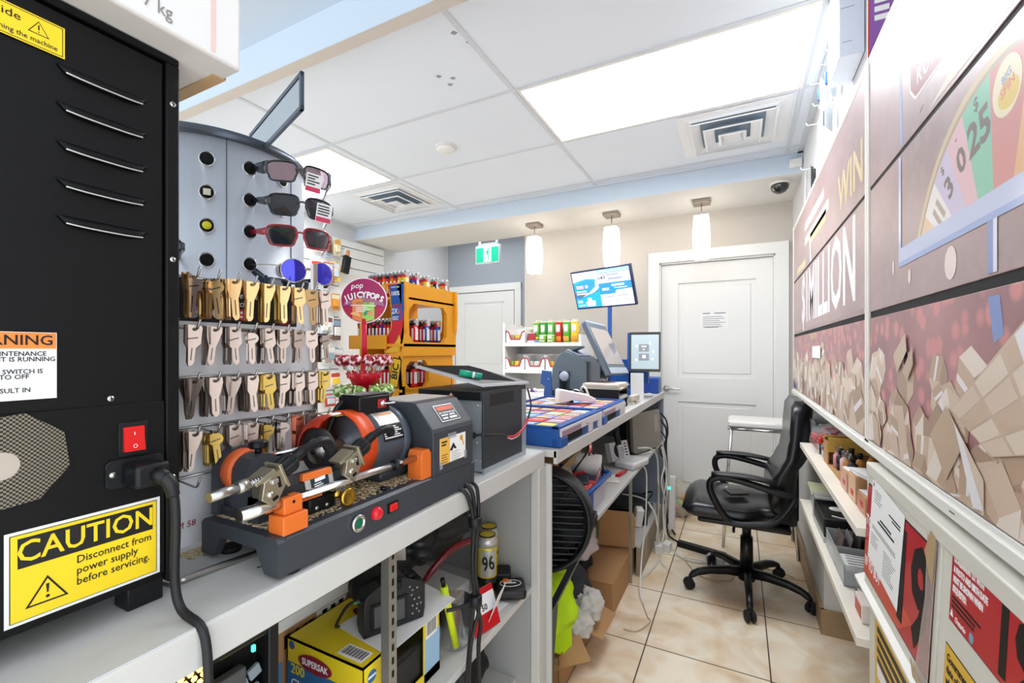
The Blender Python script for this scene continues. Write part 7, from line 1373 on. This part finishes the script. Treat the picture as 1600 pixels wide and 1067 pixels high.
t = thing('black_pouch', 'square black pouch with a white oval logo on the shelf corner', 'pouch', (-.575, 1.09, SZ)); q = T(-.583, 1.135, SZ+.016) @ RZ(.55) @ RX(-.05); p = MB(M('pouch_black', '#19191a', .45)); p.box((0, 0, 0), (.085, .085, .03), q, .010, 3); b_ = p.build('case', t)
p = MB(PAPER); qq = q @ T(0, 0, .0152); p.tube([qq @ Vector((.030*math.cos(k*PI/12), .020*math.sin(k*PI/12), 0)) for k in range(25)], .0011, 5, False); p.text('shush', .018, qq @ RZ(-.3) @ T(0, 0, 0), .0004, bold=.02) if False else p.lines(-.02, .018, .002, 1, .01, .007, qq, .0004, .1).rect(-.006, .004, .008, .013, qq, .0004); p.build('logo', b_)
p = MB(M('bag_black', '#222326', .35)); p.crumple((-.79, .95, .83), (.26, .32, .17), 8, .16, 30, 3.4); p.build('black_bag', None, 'crumpled black plastic bag stuffed under the countertop', 'bag')
p = MB(M('envelope_pale', '#cfc6bb', .7)); p.box((-.70, .745, .885), (.10, .002, .10), RZ(.5) @ RX(.15)); p.build('envelope', None, 'pale envelope tucked below the countertop behind the post', 'envelope')
p = MB(M('dark_bundle', '#17181a', .5)); p.crumple((-.74, 1.06, .39), (.20, .18, .13), 12, .12, 24); p.build('dark_bundle', None, 'dark bundle on the lowest shelf of the near counter', 'bundle')
p = MB(M('grey_case', '#6f6f70', .5)); p.bx(-.80, -.64, .84, .98, .316, .36, .01); p.build('grey_case', None, 'flat grey case on the lowest shelf of the near counter', 'case')
# ================================================================ under the service counter
rr_fan = 0
t = thing('drum_fan', 'black round floor fan tilted beside the counter post', 'fan', (-.60, 1.42, 0))
FB = M('fan_black', '#17181a', .42)
fc = Vector((-.615, 1.455, .715)); ax = Vector((.25, -.95, .12)).normalized(); qf = Matrix.Translation(fc) @ ax.to_track_quat('Z', 'Y').to_matrix().to_4x4()
p = MB(FB); p.lathe([(.150, -.085), (.168, -.08), (.172, -.05), (.172, .05), (.166, .075), (.158, .08), (.152, .06), (.150, -.06)], qf, 48); p.build('drum_housing', t)
p = MB(FB)
for k in range(15):
    yy = -.14+.02*k; hw = math.sqrt(max(.0004, .151**2-yy*yy)); p.tube([qf @ Vector((-hw, yy, .056)), qf @ Vector((-hw*.5, yy, .068)), qf @ Vector((0, yy, .073)), qf @ Vector((hw*.5, yy, .068)), qf @ Vector((hw, yy, .056))], .0042, 6)
for k in range(4): p.cyl(qf @ Vector((.15*math.cos(k*PI/4), .15*math.sin(k*PI/4), .060)), qf @ Vector((-.15*math.cos(k*PI/4), -.15*math.sin(k*PI/4), .060)), .0022, n=6)
p.lathe([(0, .07), (.03, .069), (.032, .06), (0, .058)], qf, 24); p.build('front_grille', t)
p = MB(M('fan_blade', '#2b2c2f', .4))
for k in range(5):
    a = 2*PI*k/5; p.prism([(.02, -.02), (.13, -.055), (.14, .0), (.13, .045), (.03, .02)], .004, qf @ RZ(a) @ RX(.5))
p.build('blades', t)
p = MB(FB); p.cyl((-.458, 1.50, .715), (-.437, 1.505, .712), .026, .022, 20); p.build('pivot_knob', t)
p = MB(FB); p.rings([[(x-.010, y-w_, z), (x+.010, y-w_, z), (x+.010, y+w_, z), (x-.010, y+w_, z)] for x, y, w_, z in ((-.452, 1.502, .018, .742), (-.455, 1.50, .024, .70), (-.488, 1.435, .024, .60), (-.535, 1.335, .026, .48), (-.56, 1.31, .03, .05))], False); p.build('stand_arm', t)
p = MB(FB); p.tube([(-.545, 1.28, .016), (-.545, 1.34, .016), (-.57, 1.46, .016), (-.70, 1.48, .016), (-.75, 1.45, .016), (-.75, 1.30, .016)], .014, 12); p.build('floor_base', t)
# bin on the middle shelf
MZ = .6435
t = thing('storage_bin', 'translucent bin with a blue rim on the middle shelf', 'bin', (-.62, 1.80, MZ)); BIN = M('bin_frost', '#b9b5cc', .3)
p = MB(BIN); R = [[(x, y, z) for x, y in ((-.77+d, 1.64+d), (-.535-d, 1.64+d), (-.52-d, 1.66+d), (-.52-d, 1.95-d), (-.535-d, 1.97-d), (-.77+d, 1.97-d))] for z, d in ((MZ, .012), (MZ+.11, 0))]; p.rings(R, False, True, False); p.build('body', t)
p = MB(BLUEP); p.tube([(-.77, 1.63, MZ+.113), (-.525, 1.63, MZ+.113), (-.512, 1.645, MZ+.113), (-.512, 1.96, MZ+.113), (-.525, 1.975, MZ+.113), (-.77, 1.975, MZ+.113), (-.775, 1.96, MZ+.113), (-.775, 1.64, MZ+.113), (-.77, 1.63, MZ+.113)], .010, 8, False); p.bx(-.515, -.508, 1.64, 1.70, MZ, MZ+.11); p.build('rim', t)
t = thing('paper_roll', 'white receipt paper roll lying in the blue rimmed bin', 'paper roll', (-.60, 1.93, MZ+.1)); p = MB(PAPER); p.cyl((-.69, 1.90, MZ+.165), (-.55, 1.945, MZ+.145), .048, n=32); p.build('roll', t); p = MB(CARDD); p.cyl((-.5502, 1.945, MZ+.1452), (-.548, 1.9455, MZ+.1448), .011, n=16); p.build('core', t)
t = thing('snack_bag', 'red and white carton torn open in the blue rimmed bin', 'carton', (-.55, 1.75, MZ+.1)); p = MB(C('#c4263a', .35)); p.prism([(-.07, 0), (.06, 0), (.065, .03), (.05, .085), (.03, .095), (.012, .04), (-.06, .035)], .004, face((-.535, 1.77, MZ+.085), (-.15, 1, 0), (.3, 0, 1))); p.prism([(-.06, 0), (.03, 0), (.02, .05), (-.05, .05)], .004, face((-.60, 1.80, MZ+.10), (.5, 1, 0), (0, -.3, 1))); p.m(PAPER).prism([(.045, .0), (.055, .002), (.058, .03), (.042, .08), (.036, .07), (.05, .03)], .005, face((-.5335, 1.77, MZ+.087), (-.15, 1, 0), (.3, 0, 1))); p.build('torn_carton', t)
rnd.seed(2)
for k in range(6): MB(C('#e0524a', .3)).box((-.555+rnd.uniform(-.01, .01), 1.685+.02*k, MZ+.105+rnd.uniform(-.004, .006)), (.05, .024, .02), RZ(rnd.uniform(-.5, .5)), .006).build('candy_pack', None, 'small red candy pack in the front of the blue rimmed bin', 'candy', 'candy packs in the bin')
p = MB(M('card_cream', '#e2dccb', .6)); p.box((-.645, 1.72, MZ+.128), (.09, .10, .05), Euler((.35, -.2, .5)).to_matrix().to_4x4(), .002); p.build('cream_box', None, 'cream card box tilted in the blue rimmed bin', 'box')
p = MB(M('dark_gadget', '#3b3f44', .4)); p.box((-.575, 1.765, MZ+.12), (.05, .07, .03), Euler((.3, .1, .4)).to_matrix().to_4x4(), .006); p.build('gadget', None, 'dark gadget between the cards in the blue rimmed bin', 'gadget')
p = MB(CARD); p.bx(-.80, -.64, 2.02, 2.024, MZ, MZ+.11); p.bx(-.80, -.64, 2.19, 2.194, MZ, MZ+.11); p.bx(-.80, -.796, 2.02, 2.194, MZ, MZ+.11); p.bx(-.64, -.636, 2.02, 2.194, MZ, MZ+.11); p.bx(-.80, -.64, 2.02, 2.194, MZ, MZ+.004); p.box((-.61, 2.02, MZ+.115), (.06, .17, .003), RY(-.4)); p.build('small_carton', None, 'small open brown carton behind the paper roll', 'carton')
p = MB(M('kraft_paper', '#9c865c', .8, var=.1, scale=20)); p.crumple((-.77, 1.70, .80), (.22, .20, .18), 5, .14, 24); p.m(M('kraft_light', '#c9b184', .8)).prism([(-.12, .0), (.16, .05), (.30, .13), (.28, .145), (.14, .08), (-.10, .03)], .003, face((-.66, 1.70, .76), (.1, 1, 0), (0, 0, 1))); p.build('paper_bag', None, 'crumpled brown paper bag behind the black fan', 'bag')
# phone, router, pen, adaptor
t = thing('cordless_phone', 'silver cordless phone standing in its base on the middle shelf', 'phone', (-.57, 2.58, MZ)); SV = M('phone_silver', '#d5d5d6', .35)
q = face((-.60, 2.56, MZ), (.42, .9, 0), (-.25, 0.1, 1))
p = MB(SV); p.rect(-.075, .085, .03, .135, q @ T(0, 0, -.03), .035); p.box((-.545, 2.575, MZ+.02), (.12, .20, .04), RZ(-.25), .012); b_ = p.build('base_unit', t); p = MB(BLACKP); p.lathe([(0, 0), (.04, 0), (.038, .004), (0, .005)], q @ T(-.005, .085, .005), 28); 
for k in range(5): p.rect(.05, .07, .05+.016*k, .056+.016*k, q @ T(0, 0, .005), .002)
p.build('keypad', b_)
p = MB(SV); p.box((-.005, .075, .016), (.036, .085, .018), q, .006); b2 = p.build('handset', t); p = MB(BLACKP); p.box((-.005, .155, .014), (.038, .085, .018), q, .006); p.build('earpiece', b2); p = MB(M('key_grey', '#9b9c9f', .4))
for i in range(3):
    for j in range(5): p.rect(-.018+.010*i, -.011+.010*i, .042+.013*j, .05+.013*j, q @ T(0, 0, .0252), .0008)
p.build('number_keys', b2)
t = thing('network_box', 'flat grey network box standing on edge on the middle shelf', 'router', (-.55, 3.0, MZ)); q = face((-.535, 3.0, MZ+.135), (.30, 1, 0), (-.05, 0, 1)); p = MB(M('taupe_grey', '#938d82', .35, .2)); p.prism(rr(.19, .125), -.02, q, bev=.003); p.m(M('taupe_light', '#a9a397', .35)).rect(.10, .15, -.02, .09, q, .0006); p.build('box', t); p = MB(BLACKP); p.prism(rr(.17, .12), -.05, q @ T(-.06, -.005, -.022)); p.build('rear_cover', t)
p = MB(REDP); p.cyl((-.565, 2.30, MZ+.010), (-.545, 2.42, MZ+.010), .009); p.m(PAPER).cyl((-.59, 2.28, MZ+.006), (-.56, 2.36, MZ+.006), .005); p.build('red_marker', None, 'red marker lying on the middle shelf before the phone', 'marker')
p = MB(M('white_sheet', '#e6e3dc', .6)); p.box((-.60, 2.27, MZ+.003), (.10, .16, .003), RZ(.3)); p.build('paper_sheet', None, 'small white sheet under the red marker', 'paper')
t = thing('black_adaptor', 'black adaptor with leads fixed under the service counter', 'adaptor', (-.70, 1.95, .9)); p = MB(BLACKP); p.bx(-.62, -.56, 1.86, 1.96, .91, .957, .004); p.build('case', t); p = MB(BCABLE)
for k in range(3): p = MB(BCABLE); p.tube([(-.59, 1.90+.01*k, .91), (-.60+.01*k, 1.90+.012*k, .85), (-.64+.05*k, 1.90+.05*(k-1), .78), (-.68+.06*k, 1.90+.08*(k-1), .72)], .0035); p.build('lead', t)
# leads of the far end
rnd.seed(9)
def lead(name, mat, r, pts, lab): return MB(mat).tube(pts, r).build(name, None, lab, 'cable')
lead('white_lead', WCABLE, .006, [(-.56, 2.80, .70), (-.50, 2.92, .68), (-.478, 3.02, .60), (-.475, 3.05, .45), (-.475, 3.06, .28), (-.48, 3.08, .10), (-.46, 3.0, .012)], 'thick white lead falling from the phone to the floor')
lead('white_lead', WCABLE, .006, [(-.49, 3.30, .62), (-.47, 3.28, .5), (-.475, 3.18, .40), (-.45, 3.22, .25), (-.46, 3.25, .12), (-.43, 3.15, .01), (-.30, 2.95, .007), (-.12, 2.98, .007), (.06, 3.02, .007)], 'long white lead crossing the floor toward the chair')
lead('white_lead', WCABLE, .0045, [(-.50, 2.60, .645), (-.482, 2.66, .60), (-.48, 2.66, .45), (-.485, 2.64, .28), (-.49, 2.58, .15), (-.47, 2.42, .02), (-.44, 2.34, .006)], 'thin white lead hanging over the middle shelf edge')
lead('white_lead', WCABLE, .005, [(-.49, 3.33, .55), (-.46, 3.30, .42), (-.45, 3.26, .30), (-.47, 3.30, .18), (-.46, 3.2, .05), (-.44, 2.95, .006), (-.46, 2.72, .006), (-.50, 2.58, .006)], 'looped white lead beside the counter end panel')
lead('white_lead', WCABLE, .0055, [(-.70, 3.0, .34), (-.60, 3.02, .33), (-.52, 3.0, .30), (-.46, 2.92, .20), (-.47, 2.95, .10), (-.45, 3.0, .04)], 'white lead curving off the bottom deck')
lead('grey_lead', M('grey_cable', '#8c857a', .5), .006, [(-.49, 3.08, .66), (-.478, 3.06, .50), (-.478, 3.04, .32), (-.48, 3.0, .16)], 'grey lead hanging straight at the counter end')
lead('black_lead', BCABLE, .006, [(-.52, 3.36, .86), (-.47, 3.37, .80), (-.46, 3.37, .70), (-.48, 3.36, .62), (-.47, 3.36, .50), (-.47, 3.34, .35), (-.46, 3.34, .15), (-.43, 3.25, .015), (-.25, 3.15, .01)], 'black lead looping down the counter end')
lead('black_lead', BCABLE, .005, [(-.60, 3.20, .76), (-.50, 3.33, .72), (-.465, 3.34, .64), (-.50, 3.30, .58), (-.46, 3.33, .50), (-.48, 3.34, .42), (-.46, 3.30, .32)], 'tangled black lead below the network box')
lead('black_lead', BCABLE, .005, [(-.75, 2.75, .30), (-.62, 2.82, .34), (-.55, 2.95, .31), (-.52, 3.1, .35), (-.60, 3.2, .30)], 'black lead lying across the bottom deck')
lead('beige_lead', M('beige_cable', '#c9b493', .5), .003, [(-.44, 2.34, .004), (-.40, 2.24, .004), (-.38, 2.20, .004), (-.42, 2.10, .004), (-.48, 2.09, .004)], 'thin beige lead curled on the tiles beside the carton')
lead('beige_lead', M('beige_cable', '#c9b493'), .003, [(-.30, 2.95, .004), (-.2, 2.78, .004), (-.05, 2.80, .004), (.0, 2.95, .004), (.15, 3.05, .004), (.28, 3.0, .004)], 'thin beige lead meandering under the office chair')
for k, (x, y, rz, lab) in enumerate(((-.465, 2.98, .3, 'white power adaptor on the floor, left of its twin'), (-.415, 3.03, -.2, 'white power adaptor on the floor, right of its twin'))):
    MB(M('adaptor_white', '#e9e7e4', .4)).box((x, y, .032), (.045, .055, .062), RZ(rz) @ RX(.15), .006).build('power_adaptor', None, lab, 'adaptor')
t = thing('power_strip', 'white power strip with a green light leaning at the counter end', 'power strip', (-.45, 3.3, 0)); p = MB(M('adaptor_white', '#e9e7e4')); p.box((-.425, 3.34, .22), (.04, .05, .38), RY(.02), .005); p.build('body', t); MB(M('led_green', '#3fd6a0')).box((-.442, 3.314, .33), (.02, .004, .02)).build('light', t)
MB(BLACKP).box((-.22, 3.12, .018), (.30, .05, .035), RZ(-.25), .006).build('power_bar', None, 'black power bar lying on the floor behind the chair', 'power bar'); MB(M('adaptor_clear', '#c9ccd0', .2)).box((-.13, 2.99, .03), (.10, .06, .035), RZ(-.3), .006).build('socket_block', None, 'silvery socket block on the floor left of the chair base', 'socket')
lead('white_lead', WCABLE, .005, [(-.49, 3.30, .66), (-.462, 3.31, .52), (-.458, 3.28, .38), (-.47, 3.22, .24), (-.45, 3.12, .10), (-.44, 2.9, .006), (-.40, 2.8, .006)], 'white lead twisting down beside the black leads')
lead('white_lead', WCABLE, .0045, [(-.52, 2.98, .30), (-.47, 2.93, .26), (-.46, 2.95, .16), (-.455, 3.0, .07)], 'short white lead running to the floor adaptors')
lead('black_lead', BCABLE, .007, [(-.53, 3.37, .82), (-.468, 3.355, .74), (-.47, 3.365, .60), (-.462, 3.355, .46), (-.475, 3.36, .30), (-.46, 3.35, .10), (-.40, 3.3, .012)], 'thick black lead bundled at the counter end')
# bottom deck
t = thing('equipment_pile', 'x', 'x') if False else None
MB(M('modem_dark', '#33373b', .4)).bx(-.80, -.54, 2.95, 3.25, .186, .23, .006).build('modem', None, 'dark flat modem on the bottom deck', 'modem'); MB(M('modem_dark', '#33373b')).box((-.66, 3.1, .27), (.22, .26, .04), RZ(.2), .006).build('modem', None, 'second dark modem stacked crosswise on the bottom deck', 'modem')
p = MB(PAPER); p.box((-.57, 2.88, .25), (.05, .06, .12), Euler((.2, .1, .5)).to_matrix().to_4x4(), .008); p.m(BLACKP).box((-.54, 2.93, .235), (.03, .05, .09), RZ(.3), .006); p.build('plug_adaptor', None, 'white and black plug pack on the bottom deck', 'adaptor')
t = thing('brown_carton', 'brown carton flap standing at the near end of the bottom deck', 'carton', (-.60, 2.62, .0)); p = MB(CARD); p.prism([(-.10, 0), (.11, 0), (.115, .17), (.10, .20), (-.095, .205)], .006, face((-.64, 2.56, .175), (1, .22, 0), (0, .05, 1)), bev=.001); p.bx(-.76, -.60, 2.60, 2.74, .187, .27); p.build('box', t)
p = MB(M('carton_white_green', '#d9dcd2', .5)); p.box((-.735, 2.50, .31), (.02, .20, .25), RZ(.15) @ RX(.06), .003); p.m(M('forest', '#55705c', .5)).box((-.722, 2.49, .31), (.004, .10, .17), RZ(.15) @ RX(.06)); p.build('flat_carton', None, 'slim white and green carton leaning by the brown flap', 'carton')
# floor cartons
t = thing('floor_carton', 'closed brown carton on the tiles beside the service counter', 'carton', (-.64, 2.40, 0)); p = MB(CARD); p.bx(-.735, -.55, 2.16, 2.66, .001, .162, .002); p.build('box', t); p = MB(CARD); p.box((-.64, 2.30, .168), (.19, .30, .004), RX(.03)); p.m(CARDD).box((-.64, 2.16, .160), (.18, .005, .006)); p.build('top_flap', t)
t = thing('open_floor_carton', 'open brown carton with folded out flaps on the floor', 'carton', (-.70, 1.78, 0)); p = MB(CARD); x0, x1, y0, y1, h = -.86, -.60, 1.56, 2.02, .15
p.bx(x0, x1, y0, y0+.004, .001, h); p.bx(x0, x1, y1-.004, y1, .001, h); p.bx(x0, x0+.004, y0, y1, .001, h); p.bx(x1-.004, x1, y0, y1, .001, h); p.bx(x0, x1, y0, y1, .001, .005); p.build('box', t)
p = MB(CARD); p.prism([(0, 0), (.23, 0), (.22, .11), (.01, .105)], .003, face((x1, y0+.22, h), (0, 1, 0), (.85, 0, -.25))); p.build('side_flap', t); p = MB(CARD); p.prism([(0, 0), (.24, -.01), (.25, .11), (.02, .115)], .003, face((x0+.10, y0, h), (.8, .6, .1), (.55, -.7, -.35))); p.build('end_flap', t)
p = MB(M('cloth_charcoal', '#3b3d45', .8)); p.crumple((-.72, 1.90, .22), (.26, .34, .24), 14, .16, 28); p.build('dark_cloth', None, 'dark grey clothing bundled above the open carton', 'clothing')
p = MB(M('cloth_navy', '#24262c', .8)); p.crumple((-.76, 2.22, .215), (.16, .20, .11), 19, .15, 24); p.build('dark_cloth', None, 'black cloth heaped on the closed carton', 'clothing')
p = MB(M('hi_vis', '#c6ef12', .55)); p.crumple((-.70, 1.62, .32), (.26, .26, .30), 23, .2, 32, 2.6); p.prism([(-.08, .0), (.06, -.10), (.10, .10), (.06, .24), (-.06, .26)], .012, face((-.63, 1.60, .20), (.5, 1, 0), (-.25, 0, 1)), bev=.004); p.build('hi_vis_vest', None, 'neon yellow safety vest crumpled behind the counter post', 'vest')
BAGF = M('bag_film_cloudy', '#f6f3ee', .25, trans=.35, ior=1.1)
for (c, d, s, lab) in (((-.585, 1.86, .21), (.13, .15, .12), 31, 'upper crumpled clear plastic bag on the open carton'), ((-.60, 1.76, .18), (.13, .13, .10), 33, 'lower crumpled clear plastic bag on the carton flap')): MB(BAGF).crumple(c, d, s, .18, 26, 3.5).build('clear_bag', None, lab, 'bag')
p = MB(M('bag_white_film', '#dfdbd6', .4)); p.crumple((-.66, 1.36, .23), (.12, .10, .10), 35, .18, 20); p.build('clear_bag', None, 'small white plastic bag beside the counter post', 'bag')
p = MB(M('pink_bag', '#cfc2c6', .6)); p.crumple((-.72, 2.10, .36), (.20, .26, .12), 41, .16, 22); p.build('pale_bag', None, 'pale bag under the middle shelf behind the fan arm', 'bag')
t = thing('garbage_bag', 'translucent bag of litter on the floor beside the panelled door', 'bag', (-.42, 3.76, 0)); p = MB(M('litter_film', '#d9d2c4', .3, trans=.3, ior=1.1)); p.crumple((-.43, 3.74, .13), (.22, .20, .28), 44, .12, 26); p.build('film', t)
for k, (c, lab) in enumerate((('#cfa9a6', 'pink'), ('#b7cf9a', 'green'), ('#d8a66a', 'tan'))): MB(C(c)).sph((-.44+.03*k, 3.65, .10+.035*k), .035, (1, .5, 1), 10).build('litter', None, f'{lab} litter showing through the bag by the door', 'litter')
